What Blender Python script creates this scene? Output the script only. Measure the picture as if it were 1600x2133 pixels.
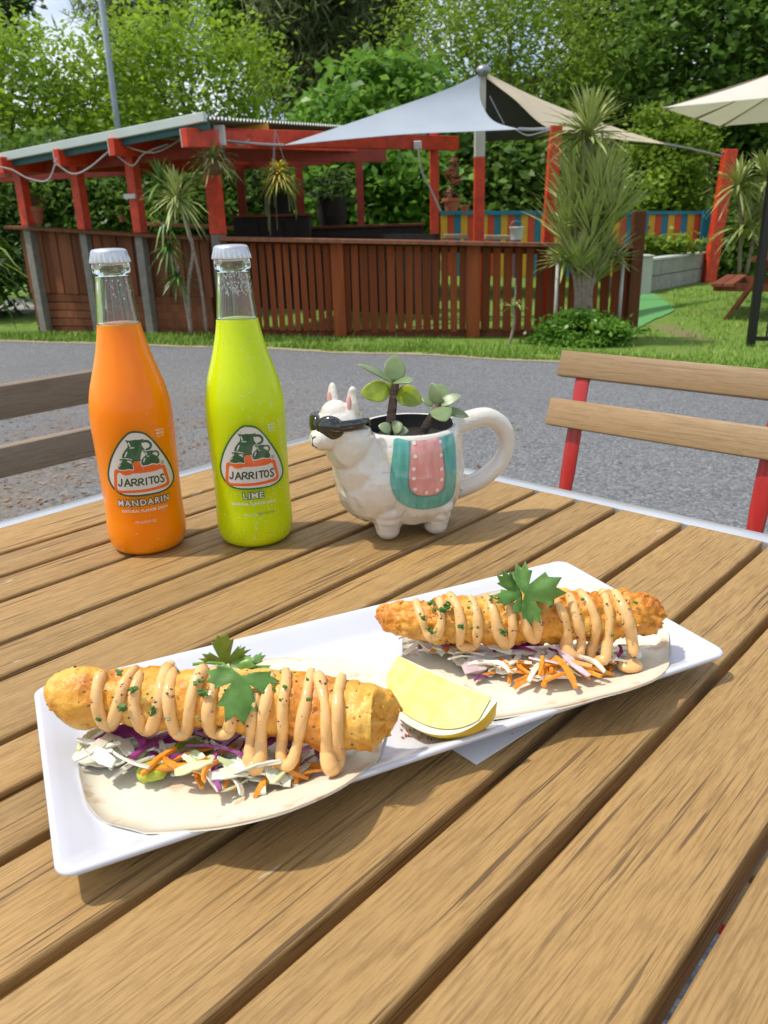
import bpy, bmesh, math, random
import numpy as np
from mathutils import Vector, Matrix, noise
from mathutils.bvhtree import BVHTree
from mathutils.geometry import delaunay_2d_cdt

for o in list(bpy.data.objects):
    bpy.data.objects.remove(o, do_unlink=True)
scene = bpy.context.scene
COL = scene.collection
R = math.radians
random.seed(7)
RNG = np.random.default_rng(7)

# ------------------------------------------------------------------ camera
FPX, PITCH, ROLL = 1652.0, R(20.09), R(-1.73)      # focal length in photo pixels (1600 x 2133)
CAMZ = 1.0
_c, _s = math.cos(PITCH), math.sin(PITCH)
FW = Vector((0, _c, -_s)); _up = Vector((0, _s, _c)); _rt = Vector((1, 0, 0))
CX = _rt * math.cos(ROLL) + _up * math.sin(ROLL)
CY = -_rt * math.sin(ROLL) + _up * math.cos(ROLL)
CAM = Vector((0, 0, CAMZ))
cd = bpy.data.cameras.new('camera')
cd.sensor_fit = 'VERTICAL'; cd.sensor_height = 24.0; cd.sensor_width = 18.0
cd.lens = 24.0 * FPX / 2133.0
cd.clip_start = 0.02; cd.clip_end = 600
cd.dof.use_dof = True; cd.dof.focus_distance = 0.50
cam = bpy.data.objects.new('camera', cd); COL.objects.link(cam)
M = Matrix((CX, CY, -FW)).transposed().to_4x4(); M.translation = CAM
cam.matrix_world = M
scene.camera = cam
# lens is in mm on a 24 mm sensor: one Blender metre of aperture = lens/1000/fstop
cd.dof.aperture_fstop = (cd.lens / 1000.0) / 0.0012

# ------------------------------------------------------------------ sky, sun, exposure
SUN_EL, SUN_AZ = R(63), R(-92)                     # azimuth from +Y towards +X: the sun stands to the left of the table
world = bpy.data.worlds.new('World'); scene.world = world; world.use_nodes = True
wn = world.node_tree.nodes; wl = world.node_tree.links
for n in list(wn): wn.remove(n)
w_out = wn.new('ShaderNodeOutputWorld'); w_bg = wn.new('ShaderNodeBackground')
sky = wn.new('ShaderNodeTexSky'); sky.sky_type = 'NISHITA'; sky.sun_disc = False
sky.sun_elevation = SUN_EL; sky.sun_rotation = SUN_AZ
sky.air_density = 1.0; sky.dust_density = 1.5; sky.ozone_density = 1.0
w_tc = wn.new('ShaderNodeTexCoord'); w_map = wn.new('ShaderNodeMapping'); w_map.inputs['Scale'].default_value = (1.0, 1.0, 2.2)
w_noise = wn.new('ShaderNodeTexNoise'); w_noise.inputs['Scale'].default_value = 2.6; w_noise.inputs['Detail'].default_value = 8; w_noise.inputs['Roughness'].default_value = 0.58
w_ramp = wn.new('ShaderNodeValToRGB'); w_ramp.color_ramp.elements[0].position = 0.40; w_ramp.color_ramp.elements[1].position = 0.62
w_mix = wn.new('ShaderNodeMixRGB'); w_mix.inputs['Color2'].default_value = (7.2, 7.45, 7.8, 1)     # cloud radiance on the sky's own scale
wl.new(w_tc.outputs['Generated'], w_map.inputs['Vector']); wl.new(w_map.outputs['Vector'], w_noise.inputs['Vector'])
wl.new(w_noise.outputs['Fac'], w_ramp.inputs['Fac']); wl.new(w_ramp.outputs['Color'], w_mix.inputs['Fac'])
wl.new(sky.outputs['Color'], w_mix.inputs['Color1']); wl.new(w_mix.outputs['Color'], w_bg.inputs['Color'])
w_bg.inputs['Strength'].default_value = 0.130
wl.new(w_bg.outputs['Background'], w_out.inputs['Surface'])

sun_d = bpy.data.lights.new('sun', 'SUN'); sun_d.energy = 2.9; sun_d.angle = R(2.2); sun_d.color = (1.0, 0.95, 0.86)
sun = bpy.data.objects.new('sun', sun_d); COL.objects.link(sun)
to_sun = Vector((math.cos(SUN_EL) * math.sin(SUN_AZ), math.cos(SUN_EL) * math.cos(SUN_AZ), math.sin(SUN_EL)))
sun.rotation_euler = to_sun.to_track_quat('Z', 'Y').to_euler()
sun.location = (0, 0, 20)
vs = scene.view_settings
vs.view_transform = 'Standard'; vs.look = 'None'; vs.exposure = 0.33; vs.gamma = 1.0; vs.use_curve_mapping = False
scene.render.engine = 'CYCLES'
scene.cycles.max_bounces = 9; scene.cycles.diffuse_bounces = 3; scene.cycles.glossy_bounces = 3; scene.cycles.transmission_bounces = 8; scene.cycles.transparent_max_bounces = 12

# ------------------------------------------------------------------ from photo pixels to places
def ray(x, y): return FW + CX * ((x - 800) / FPX) - CY * ((y - 1066.5) / FPX)
def pz(x, y, z):
    d = ray(x, y); return CAM + d * ((z - CAMZ) / d.z)
def py(x, y, Y):
    d = ray(x, y); return CAM + d * (Y / d.y)
def clamp(v, a, b): return max(a, min(b, v))
def sstep(a, b, v):
    t = clamp((v - a) / (b - a), 0, 1); return t * t * (3 - 2 * t)
def zg(x, y):                                       # height of the ground
    xc = clamp(x, -7, 3.4)
    g9 = -(0.203 + 0.034 * xc)
    z = g9 * clamp((y - 1.5) / 7.5, 0, 1)
    if y > 9: z -= 0.12 * (min(y, 12) - 9) * (1 - sstep(-1.8, 0.2, x))
    return z
def pg(x, y):                                       # pixel to ground
    d = ray(x, y); t = -CAMZ / d.z if d.z < -0.02 else 40
    for i in range(40):
        P = CAM + d * t
        t += (zg(P.x, P.y) - P.z) / d.z * 0.7
    return CAM + d * t

# ------------------------------------------------------------------ mesh builder
class MB:
    def __init__(s): s.v = []; s.f = []; s.mi = []; s.uv = None
    def add(s, vs, fs, m=0):
        n = len(s.v); s.v += [tuple(p) for p in vs]; s.f += [tuple(i + n for i in f) for f in fs]; s.mi += [m] * len(fs); return s
    def box(s, c, sz, rot=None, bev=0.0, m=0):
        hx, hy, hz = sz[0] / 2, sz[1] / 2, sz[2] / 2
        if bev <= 0:
            vs = [Vector((x, y, z)) for z in (-hz, hz) for y in (-hy, hy) for x in (-hx, hx)]
            fs = [(0, 2, 3, 1), (4, 5, 7, 6), (0, 1, 5, 4), (2, 6, 7, 3), (0, 4, 6, 2), (1, 3, 7, 5)]
        else:
            bm = bmesh.new(); bmesh.ops.create_cube(bm, size=1)
            for v in bm.verts: v.co = Vector((v.co.x * sz[0], v.co.y * sz[1], v.co.z * sz[2]))
            bmesh.ops.bevel(bm, geom=list(bm.edges), offset=bev, segments=2, affect='EDGES', profile=0.5)
            bm.verts.index_update()
            vs = [v.co.copy() for v in bm.verts]; fs = [tuple(v.index for v in f.verts) for f in bm.faces]; bm.free()
        if rot is not None: vs = [rot @ v for v in vs]
        c = Vector(c)
        return s.add([v + c for v in vs], fs, m)
    def bar(s, a, b, w, h, up=(0, 0, 1), bev=0.0, m=0):        # box from a to b, w across, h along up
        a = Vector(a); b = Vector(b); d = b - a; L = d.length; x = d.normalized()
        y = Vector(up).cross(x)
        if y.length < 1e-4: y = Vector((0, 1, 0)).cross(x)
        y.normalize(); z = x.cross(y)
        rot = Matrix((x, y, z)).transposed()
        return s.box((a + b) / 2, (L, w, h), rot, bev, m)
    def tube(s, pts, rad, n=10, caps=True, m=0, flat=1.0, updir=None):
        pts = [Vector(p) for p in pts]
        if not hasattr(rad, '__len__'): rad = [rad] * len(pts)
        vs = []; fs = []; prev = None
        for i, p in enumerate(pts):
            t = (pts[min(i + 1, len(pts) - 1)] - pts[max(i - 1, 0)]).normalized()
            if updir is not None: a = Vector(updir) - t * t.dot(Vector(updir))
            elif prev is None:
                a = Vector((0, 0, 1)) - t * t.z
                if a.length < 1e-3: a = Vector((1, 0, 0)) - t * t.x
            else: a = prev - t * t.dot(prev)
            a.normalize(); prev = a; b = t.cross(a)
            for k in range(n):
                q = 2 * math.pi * k / n
                vs.append(p + a * (math.cos(q) * rad[i] * flat) + b * (math.sin(q) * rad[i]))
        for i in range(len(pts) - 1):
            for k in range(n):
                k2 = (k + 1) % n
                fs.append((i * n + k, i * n + k2, (i + 1) * n + k2, (i + 1) * n + k))
        if caps:
            fs.append(tuple(range(n - 1, -1, -1))); e = (len(pts) - 1) * n
            fs.append(tuple(range(e, e + n)))
        return s.add(vs, fs, m)
    def lathe(s, prof, n=48, c=(0, 0, 0), capb=True, capt=True, m=0, wob=None):
        vs = []; fs = []
        for (z, r) in prof:
            for k in range(n):
                q = 2 * math.pi * k / n; rr = r * (wob(q, z) if wob else 1)
                vs.append((c[0] + rr * math.cos(q), c[1] + rr * math.sin(q), c[2] + z))
        for i in range(len(prof) - 1):
            for k in range(n):
                k2 = (k + 1) % n
                fs.append((i * n + k, i * n + k2, (i + 1) * n + k2, (i + 1) * n + k))
        if capb: fs.append(tuple(range(n - 1, -1, -1)))
        if capt: fs.append(tuple(range((len(prof) - 1) * n, len(prof) * n)))
        return s.add(vs, fs, m)
    def ell(s, c, r, rot=None, nu=20, nv=12, m=0):
        vs = []; fs = []; c = Vector(c)
        for j in range(nv + 1):
            ph = math.pi * j / nv
            for k in range(nu):
                q = 2 * math.pi * k / nu
                v = Vector((r[0] * math.sin(ph) * math.cos(q), r[1] * math.sin(ph) * math.sin(q), r[2] * math.cos(ph)))
                vs.append(c + (rot @ v if rot is not None else v))
        for j in range(nv):
            for k in range(nu):
                k2 = (k + 1) % nu
                fs.append((j * nu + k, (j + 1) * nu + k, (j + 1) * nu + k2, j * nu + k2))
        return s.add(vs, fs, m)
    def build(s, name, mat, parent=None, smooth=False, local=False):
        me = bpy.data.meshes.new(name)
        off = Vector((0, 0, 0))
        if parent is not None and not local:
            q = parent
            while q is not None: off = off + q.location; q = q.parent
        me.from_pydata([(p[0] - off.x, p[1] - off.y, p[2] - off.z) for p in s.v], [], s.f)
        mats = mat if isinstance(mat, (list, tuple)) else [mat]
        for m_ in mats: me.materials.append(m_)
        if len(mats) > 1:
            me.polygons.foreach_set('material_index', s.mi)
        if s.uv is not None:
            lay = me.uv_layers.new(name='UVMap'); li = np.empty(len(me.loops), dtype=np.int32); me.loops.foreach_get('vertex_index', li)
            lay.data.foreach_set('uv', np.asarray(s.uv, dtype=np.float32)[li].ravel())
        if smooth:
            me.polygons.foreach_set('use_smooth', [True] * len(me.polygons))
            if smooth != 'all':
                try: me.set_sharp_from_angle(angle=R(40))
                except Exception: pass
        me.update()
        o = bpy.data.objects.new(name, me); COL.objects.link(o)
        if parent is not None: o.parent = parent
        return o

def tag(o, label=None, cat=None, group=None, kind=None):
    if label: o['label'] = label
    if cat: o['category'] = cat
    if group: o['group'] = group
    if kind: o['kind'] = kind
    return o
def thing(name, loc, label, cat, group=None, rz=0.0):
    o = bpy.data.objects.new(name, None); COL.objects.link(o); o.location = loc; o.rotation_euler = (0, 0, rz)
    o.empty_display_size = 0.05
    return tag(o, label, cat, group)
def inst(src, parent, loc=(0, 0, 0), rz=None, rot=None, scale=None):
    c = src.copy(); COL.objects.link(c); c.parent = parent; c.location = loc
    if rot is not None: c.rotation_euler = rot
    elif rz is not None: c.rotation_euler = (0, 0, rz)
    if scale is not None: c.scale = scale
    return c
def catmull(pts, k=8, closed=False):
    P = [Vector(p) for p in pts]; n = len(P); out = []
    rng = range(n) if closed else range(n - 1)
    for i in rng:
        if closed: a, b, c, d = P[(i - 1) % n], P[i], P[(i + 1) % n], P[(i + 2) % n]
        else: a, b, c, d = P[max(i - 1, 0)], P[i], P[i + 1], P[min(i + 2, n - 1)]
        for j in range(k):
            t = j / k
            out.append(0.5 * ((2 * b) + (c - a) * t + (2 * a - 5 * b + 4 * c - d) * t * t + (3 * b - a - 3 * c + d) * t ** 3))
    if not closed: out.append(P[-1].copy())
    return out

# ------------------------------------------------------------------ materials
MATS = {}
class NT:
    def __init__(s, name):
        s.m = bpy.data.materials.new(name); s.m.use_nodes = True
        s.n = s.m.node_tree.nodes; s.l = s.m.node_tree.links
        s.b = s.n['Principled BSDF']; s.out = s.n['Material Output']
    def node(s, t, **kw):
        nd = s.n.new(t)
        for k, v in kw.items():
            if k in nd.inputs: nd.inputs[k].default_value = v
            else: setattr(nd, k, v)
        return nd
    def link(s, a, b): s.l.new(a, b)
    def coord(s, kind='Object', scale=(1, 1, 1), rnd=False):
        tc = s.node('ShaderNodeTexCoord'); mp = s.node('ShaderNodeMapping'); mp.inputs['Scale'].default_value = scale
        s.link(tc.outputs[kind], mp.inputs['Vector'])
        if rnd:
            oi = s.node('ShaderNodeObjectInfo'); mm = s.node('ShaderNodeMath', operation='MULTIPLY'); mm.inputs[1].default_value = 37.0
            s.link(oi.outputs['Random'], mm.inputs[0]); s.link(mm.outputs[0], mp.inputs['Location'])
        return mp.outputs['Vector']
    def noise(s, vec, scale, detail=4, rough=0.55, dist=0.0):
        nd = s.node('ShaderNodeTexNoise'); nd.inputs['Scale'].default_value = scale; nd.inputs['Detail'].default_value = detail
        nd.inputs['Roughness'].default_value = rough; nd.inputs['Distortion'].default_value = dist
        if vec is not None: s.link(vec, nd.inputs['Vector'])
        return nd.outputs['Fac']
    def ramp(s, fac, stops, interp='LINEAR'):
        nd = s.node('ShaderNodeValToRGB'); cr = nd.color_ramp; cr.interpolation = interp
        while len(cr.elements) < len(stops): cr.elements.new(0.5)
        for e, (p, c) in zip(cr.elements, stops):
            e.position = p; e.color = (c[0], c[1], c[2], 1) if hasattr(c, '__len__') else (c, c, c, 1)
        s.link(fac, nd.inputs['Fac']); return nd.outputs['Color']
    def mix(s, fac, a, b, mode='MIX'):
        nd = s.node('ShaderNodeMixRGB', blend_type=mode)
        for sock, v in ((nd.inputs['Fac'], fac), (nd.inputs['Color1'], a), (nd.inputs['Color2'], b)):
            if hasattr(v, 'is_linked') or hasattr(v, 'links'): s.link(v, sock)
            elif hasattr(v, '__len__'): sock.default_value = (v[0], v[1], v[2], 1)
            else: sock.default_value = v
        return nd.outputs['Color']
    def bump(s, h, strength=0.3, dist=0.002, normal=None):
        nd = s.node('ShaderNodeBump'); nd.inputs['Strength'].default_value = strength; nd.inputs['Distance'].default_value = dist
        s.link(h, nd.inputs['Height'])
        if normal is not None: s.link(normal, nd.inputs['Normal'])
        s.link(nd.outputs['Normal'], s.b.inputs['Normal']); return nd.outputs['Normal']
    def set(s, **kw):
        for k, v in kw.items():
            k = k.replace('_', ' ')
            if k in s.b.inputs:
                if hasattr(v, 'links'): s.link(v, s.b.inputs[k])
                elif hasattr(v, '__len__') and len(v) == 3 and k in ('Base Color', 'Specular Tint', 'Coat Tint', 'Sheen Tint', 'Emission Color'): s.b.inputs[k].default_value = (*v, 1)
                else: s.b.inputs[k].default_value = v
        return s
    def col(s, c):
        if hasattr(c, 'links'): s.link(c, s.b.inputs['Base Color'])
        else: s.b.inputs['Base Color'].default_value = (*c, 1)
        return s
def plain(name, c, rough=0.5, var=0.12, nscale=8.0, bump=0.0, bscale=60.0, metal=0.0, coat=0.0, spec=0.5, sss=0.0, sssr=(1, .5, .3), ssss=0.005, bd=0.001, **kw):
    t = NT(name); v = t.coord('Object')
    a = tuple(min(1, x * (1 + var)) for x in c); b = tuple(x * (1 - var) for x in c)
    t.col(t.ramp(t.noise(v, nscale, 5), [(0.3, b), (0.7, a)]))
    t.set(Roughness=rough, Metallic=metal, Coat_Weight=coat, Coat_Roughness=0.06)
    t.b.inputs['Specular IOR Level'].default_value = spec
    if sss:
        t.set(Subsurface_Weight=sss, Subsurface_Scale=ssss); t.b.inputs['Subsurface Radius'].default_value = sssr
    if bump: t.bump(t.noise(v, bscale, 6), bump, bd)
    return t.m
# =================================================================== TABLE
TZ = 0.744
TA = R(43.07)
DV = Vector((math.sin(TA), math.cos(TA), 0)); NV = Vector((math.cos(TA), -math.sin(TA), 0))
def nd_(p): return p.x * NV.x + p.y * NV.y, p.x * DV.x + p.y * DV.y

def wood_mat(name, light, dark, deep, fine=(45, 900, 900), lines=(9, 430, 430), rough=0.5, bumpd=0.0007, crack=0.85, var=0.12):
    t = NT(name)
    v1 = t.coord('Object', (7, 42, 42), True); v2 = t.coord('Object', fine, True); v3 = t.coord('Object', (5, 14, 14), True); v4 = t.coord('Object', lines, True); v5 = t.coord('Object', (60, 300, 300), True)
    n1 = t.noise(v1, 1.0, 6, 0.62, 0.4); n2 = t.noise(v2, 1.0, 3, 0.6, 0.3); n3 = t.noise(v3, 1.0, 4, 0.5); n4 = t.noise(v4, 1.0, 2, 0.5, 0.5); n5 = t.noise(v5, 1.0, 3, 0.6)
    c = t.ramp(n1, [(0.30, tuple(0.25 * x + 0.75 * y for x, y in zip(dark, light))), (0.50, light), (0.72, tuple(x * 1.07 for x in light))])
    c = t.mix(t.ramp(n3, [(0.35, 0.0), (0.70, 0.40)]), c, tuple(x * y for x, y in zip(light, (0.98, 0.86, 0.66))))
    c = t.mix(t.ramp(n2, [(0.30, 0.75), (0.52, 0.0)]), c, dark)
    c = t.mix(t.ramp(n5, [(0.30, 0.45), (0.50, 0.0)]), c, dark)
    gate = t.ramp(n3, [(0.42, 0.25), (0.58, 1.0)])
    cr = t.mix(1.0, t.ramp(n4, [(0.355, 1.0), (0.40, 0.0)]), gate, 'MULTIPLY')
    c = t.mix(t.mix(1.0, cr, (crack,) * 3, 'MULTIPLY'), c, deep)
    v6 = t.coord('Object', tuple(x * y for x, y in zip(lines, (0.40, 0.52, 0.52))), True); n6 = t.noise(v6, 1.0, 3, 0.5, 0.8)
    c = t.mix(t.ramp(n6, [(0.30, crack * 0.6), (0.325, 0.0)]), c, tuple(x * 0.8 for x in deep))
    n7 = t.noise(t.coord('Object', (40, 130, 130), True), 1.0, 2, 0.5); c = t.mix(t.ramp(n7, [(0.745, 0.0), (0.775, 0.55)]), c, (0.50, 0.45, 0.38))
    oi = t.node('ShaderNodeObjectInfo')
    hv = t.node('ShaderNodeHueSaturation'); t.link(c, hv.inputs['Color'])
    mr = t.node('ShaderNodeMapRange'); mr.inputs['To Min'].default_value = 1 - var; mr.inputs['To Max'].default_value = 1 + var
    t.link(oi.outputs['Random'], mr.inputs['Value']); t.link(mr.outputs['Result'], hv.inputs['Value'])
    t.col(hv.outputs['Color'])
    h = t.mix(0.45, t.ramp(n2, [(0.3, 0.0), (0.55, 1.0)]), t.ramp(n4, [(0.345, 0.0), (0.41, 1.0)]))
    t.bump(h, 0.6, bumpd)
    t.set(Roughness=t.ramp(n2, [(0.3, rough + 0.15), (0.7, rough - 0.05)]))
    t.b.inputs['Specular IOR Level'].default_value = 0.40
    return t.m
M_TABLE = wood_mat('table_timber', (0.375, 0.232, 0.088), (0.215, 0.122, 0.040), (0.095, 0.052, 0.020))
M_TFRAME = plain('frame_aluminium', (0.72, 0.74, 0.76), 0.32, 0.05, 30, 0.05, 200, metal=0.75)
M_DARKFRAME = plain('frame_underside', (0.10, 0.10, 0.10), 0.5, 0.1)

table = thing('cafe_table', (0, 0, 0), 'cafe table topped with brown timber slats inside a pale metal edge', 'table', rz=math.pi / 2 - TA)
# local x runs along the slats (DV), local y = -N
edges = [-0.7310, -0.6640, -0.6165, -0.5710, -0.5060, -0.4612, -0.3960, -0.3515, -0.3095, -0.2460, -0.1780, -0.1320, -0.0650, 0.0015, 0.0465, 0.1120]
D0, D1 = -0.262, 0.654
rs = random.Random(3)
def plank_mesh(L, W, T, r=0.0024, wav=0.0):
    prof = []
    for cx_, cz_, a0 in ((W / 2 - r, -r, 0), (-W / 2 + r, -r, 90), ):
        for k in range(4):
            a = R(a0 + 30 * k); prof.append((cx_ + r * math.cos(a), cz_ + r * math.sin(a)))
    prof += [(-W / 2, -T), (W / 2, -T)]
    n = len(prof); seg = 10; vs = []; fs = []
    for i in range(seg + 1):
        x = -L / 2 + L * i / seg
        # soften plank ends
        for (y, z) in prof:
            vs.append((x, y + rs.uniform(-1, 1) * 0.00015, z))
    for sgn, i0 in ((-1, 0), (1, seg)):
        pass
    for i in range(seg):
        for k in range(n):
            k2 = (k + 1) % n
            fs.append((i * n + k, i * n + k2, (i + 1) * n + k2, (i + 1) * n + k))
    fs.append(tuple(range(n))); fs.append(tuple(range(seg * n + n - 1, seg * n - 1, -1)))
    return vs, fs
for i in range(len(edges) - 1):
    e0, e1 = edges[i], edges[i + 1]
    gap = 0.0060
    W = (e1 - e0) - gap
    m = MB(); vs, fs = plank_mesh(D1 - D0 - 0.003, W, 0.021); m.add(vs, [f[::-1] for f in fs])
    o = m.build('slat', M_TABLE, table, smooth=True, local=True)
    o.location = ((D0 + D1) / 2, -(e0 + W / 2), TZ)
# aluminium edge angle, four mitred lengths, and under frame
def edge_rail(x0, y0, x1, y1):
    m = MB(); m.bar((x0, y0, TZ - 0.020), (x1, y1, TZ - 0.020), 0.019, 0.038, bev=0.0015); return m.build('edge_rail', M_TFRAME, table, smooth=True, local=True)
n0, n1 = edges[0] - 0.0115, edges[-1] + 0.006
da, db = D0 - 0.0115, D1 + 0.0115
edge_rail(da - 0.0095, -n0, db + 0.0095, -n0); edge_rail(da - 0.0095, -n1, db + 0.0095, -n1)
edge_rail(db, -n0 - 0.0097, db, -n1 + 0.0097); edge_rail(da, -n0 - 0.0097, da, -n1 + 0.0097)
for xx in (D0 + 0.10, (D0 + D1) / 2, D1 - 0.10):
    m = MB(); m.bar((xx, -n0 - 0.012, TZ - 0.034), (xx, -n1 + 0.012, TZ - 0.034), 0.03, 0.02); m.build('cross_bearer', M_DARKFRAME, table, local=True)
for xx in (da + 0.035, db - 0.035):
    for yy in (-n0 - 0.035, -n1 + 0.035):
        m = MB(); m.bar((xx, yy, 0.0), (xx, yy, TZ - 0.045), 0.045, 0.045, up=(1, 0, 0), bev=0.004); m.build('leg', M_TFRAME, table, smooth=True, local=True)

# =================================================================== CARD under the plate
M_CARD = plain('card_stock', (0.78, 0.78, 0.80), 0.45, 0.02)
c0, c1, c2 = pz(945, 1567, TZ), pz(992, 1595, TZ), pz(1117, 1515, TZ)
u_ = (c2 - c1).normalized(); v_ = (c0 - c1).normalized(); v_ = (v_ - u_ * v_.dot(u_)).normalized()
m = MB(); q = [c1 + v_ * 0.055, c1, c1 + u_ * 0.085, c1 + u_ * 0.085 + v_ * 0.055]
m.add([p + Vector((0, 0, 0.0004)) for p in q] + [p + Vector((0, 0, 0.0010)) for p in q], [(3, 2, 1, 0), (4, 5, 6, 7), (0, 1, 5, 4), (1, 2, 6, 5), (2, 3, 7, 6), (3, 0, 4, 7)])
tag(m.build('menu_card', M_CARD), 'small white laminated card poking out from under the plate', 'card')

# =================================================================== PLATE
PA = R(64.88); PU = Vector((math.sin(PA), math.cos(PA), 0)); PV = Vector((math.cos(PA), -math.sin(PA), 0))
PC = Vector((-0.001, 0.3912, TZ))
t = NT('plate_melamine'); vv = t.coord('Object')
t.col(t.ramp(t.noise(vv, 9, 4), [(0.3, (0.59, 0.605, 0.67)), (0.7, (0.62, 0.635, 0.70))]))
t.set(Roughness=t.ramp(t.noise(vv, 30, 4), [(0.3, 0.16), (0.7, 0.26)])); M_PLATE = t.m
def rrect(hx, hy, r, n=8):
    out = []
    for cx_, cy_, a0 in ((hx - r, hy - r, 0), (-hx + r, hy - r, 90), (-hx + r, -hy + r, 180), (hx - r, -hy + r, 270)):
        for k in range(n + 1):
            a = R(a0 + 90 * k / n); out.append((cx_ + r * math.cos(a), cy_ + r * math.sin(a)))
    return out
def plate_mesh():
    HX, HY = 0.1822, 0.0768
    rings = [  # inset, z, corner radius
        (0.040, 0.0015, 0.006), (0.030, 0.0, 0.008), (0.026, 0.0012, 0.008), (0.0015, 0.0142, 0.008), (0.0, 0.0160, 0.008), (0.0003, 0.0174, 0.008), (0.0014, 0.0180, 0.0078), (0.003, 0.0176, 0.0075),
        (0.0075, 0.0152, 0.007), (0.0165, 0.0098, 0.0065), (0.0200, 0.0080, 0.006), (0.0250, 0.0072, 0.006), (0.034, 0.0070, 0.006)]
    m = MB(); n = None; vs = []; fs = []
    for ins, z, r in rings:
        pts = rrect(HX - ins, HY - ins * 0.92, max(r, 0.003)); n = len(pts)
        for (x, y) in pts: vs.append(PC + PU * x + PV * y + Vector((0, 0, z)))
    for i in range(len(rings) - 1):
        for k in range(n):
            k2 = (k + 1) % n; fs.append((i * n + k, (i + 1) * n + k, (i + 1) * n + k2, i * n + k2))
    fs.append(tuple(range(n))); fs.append(tuple(range((len(rings) - 1) * n + n - 1, (len(rings) - 1) * n - 1, -1)))
    m.add(vs, [f for f in fs]); return m
pm = plate_mesh(); PLATE = pm.build('serving_plate', M_PLATE, smooth='all'); 
bm = bmesh.new(); bm.from_mesh(PLATE.data); bmesh.ops.recalc_face_normals(bm, faces=bm.faces); bm.to_mesh(PLATE.data); bm.free()
tag(PLATE, 'long white rectangular serving plate holding two tacos', 'plate')
PZ = TZ + 0.0072                                     # plate floor

# =================================================================== TORTILLAS
t = NT('tortilla_bread'); vv = t.coord('Object')
spots = t.ramp(t.noise(vv, 75, 3, 0.5), [(0.60, 0.0), (0.70, 1.0)])
base = t.ramp(t.noise(vv, 24, 5), [(0.3, (0.69, 0.61, 0.46)), (0.7, (0.76, 0.71, 0.58))])
t.col(t.mix(t.mix(1.0, spots, (0.6,) * 3, 'MULTIPLY'), base, (0.50, 0.30, 0.13)))
t.bump(t.noise(vv, 160, 5), 0.25, 0.0008); t.set(Roughness=0.62, Subsurface_Weight=0.25, Subsurface_Scale=0.004)
M_TORT = t.m
def tortilla(name, outline_px, cpx, label, back):
    # outline points seen in the photo lie on the plate floor; 'back' closes the far side
    def rest(x, y):
        z = PZ + 0.0018
        for it in range(8):
            q = pz(x, y, z); lx_, ly_ = abs((q - PC).dot(PU)), abs((q - PC).dot(PV))
            z = PZ + 0.0018 + max(lx_ - (0.1822 - 0.0215), ly_ - (0.0768 - 0.0200), 0) * 0.52
        return q
    pts = [rest(x, y) for x, y in outline_px] + [rest(x, y) for x, y in back]
    loop = catmull(pts, 10, True); n = len(loop); c = sum(loop, Vector()) / n
    m = MB(); vs = []; K = 10
    for zoff in (0.0016, 0.0):
        for k in range(K + 1):
            f = k / K
            for i, p in enumerate(loop):
                q = c.lerp(p, max(f, 0.001))
                w = noise.noise(Vector((q.x * 38, q.y * 38, 3))) * 0.0011 * f
                edge = 0.0005 * f ** 6 * (0.6 + 0.8 * noise.noise(Vector((i * 0.11, 2, 1))))
                # rest on the sloping side of the plate where the bread passes the flat floor
                lx, ly = abs((q - PC).dot(PU)), abs((q - PC).dot(PV))
                over = max(lx - (0.1822 - 0.0215), ly - (0.0768 - 0.0200), 0)
                vs.append(Vector((q.x, q.y, PZ + 0.0002 + over * 0.52 + max(w, -0.0003) + edge + zoff)))
    lay = (K + 1) * n
    for L in range(2):
        for k in range(K):
            for i in range(n):
                i2 = (i + 1) % n; a = L * lay
                f = (a + k * n + i, a + k * n + i2, a + (k + 1) * n + i2, a + (k + 1) * n + i)
                m.f.append(f if L else f[::-1]); m.mi.append(0)
    for i in range(n):
        i2 = (i + 1) % n; m.f.append((K * n + i, K * n + i2, lay + K * n + i2, lay + K * n + i)[::1]); m.mi.append(0)
    m.v = [tuple(p) for p in vs]
    o = m.build(name, M_TORT, smooth='all'); tag(o, label, 'tortilla', 'flour tortillas on the plate'); return o
tortilla('tortilla', [(170, 1560), (172, 1640), (205, 1700), (300, 1733), (430, 1725), (560, 1700), (690, 1650), (775, 1592), (800, 1540)], None,
         'flat flour tortilla under the left taco, nearest the plate corner', [(815, 1460), (790, 1400), (700, 1373), (560, 1372), (400, 1400), (230, 1470)])
tortilla('tortilla', [(1394, 1335), (1388, 1395), (1330, 1430), (1200, 1465), (1060, 1492), (960, 1480), (870, 1420), (840, 1370)], None,
         'flat flour tortilla under the right taco, beside the lemon wedge', [(850, 1290), (930, 1232), (1060, 1207), (1180, 1208), (1290, 1235), (1370, 1280)])

# =================================================================== FRIED FISH
t = NT('fried_batter'); vv = t.coord('Object')
n1 = t.noise(vv, 28, 6, 0.62, 0.5); n2 = t.noise(vv, 110, 5, 0.6); n3 = t.noise(vv, 420, 4, 0.6)
c = t.ramp(n1, [(0.28, (0.30, 0.065, 0.005)), (0.40, (0.60, 0.20, 0.013)), (0.53, (0.74, 0.34, 0.036)), (0.72, (0.81, 0.50, 0.11))])
c = t.mix(t.ramp(n2, [(0.52, 0.0), (0.70, 0.62)]), c, (0.38, 0.11, 0.014))
t.col(c); t.set(Roughness=t.ramp(n2, [(0.3, 0.22), (0.7, 0.42)]), Subsurface_Weight=0.22, Subsurface_Scale=0.004)
t.b.inputs['Subsurface Radius'].default_value = (1, 0.5, 0.15)
t.bump(t.mix(0.6, n2, n3), 0.9, 0.0016); M_BATTER = t.m
t = NT('fried_batter_pale'); vv = t.coord('Object')
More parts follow.
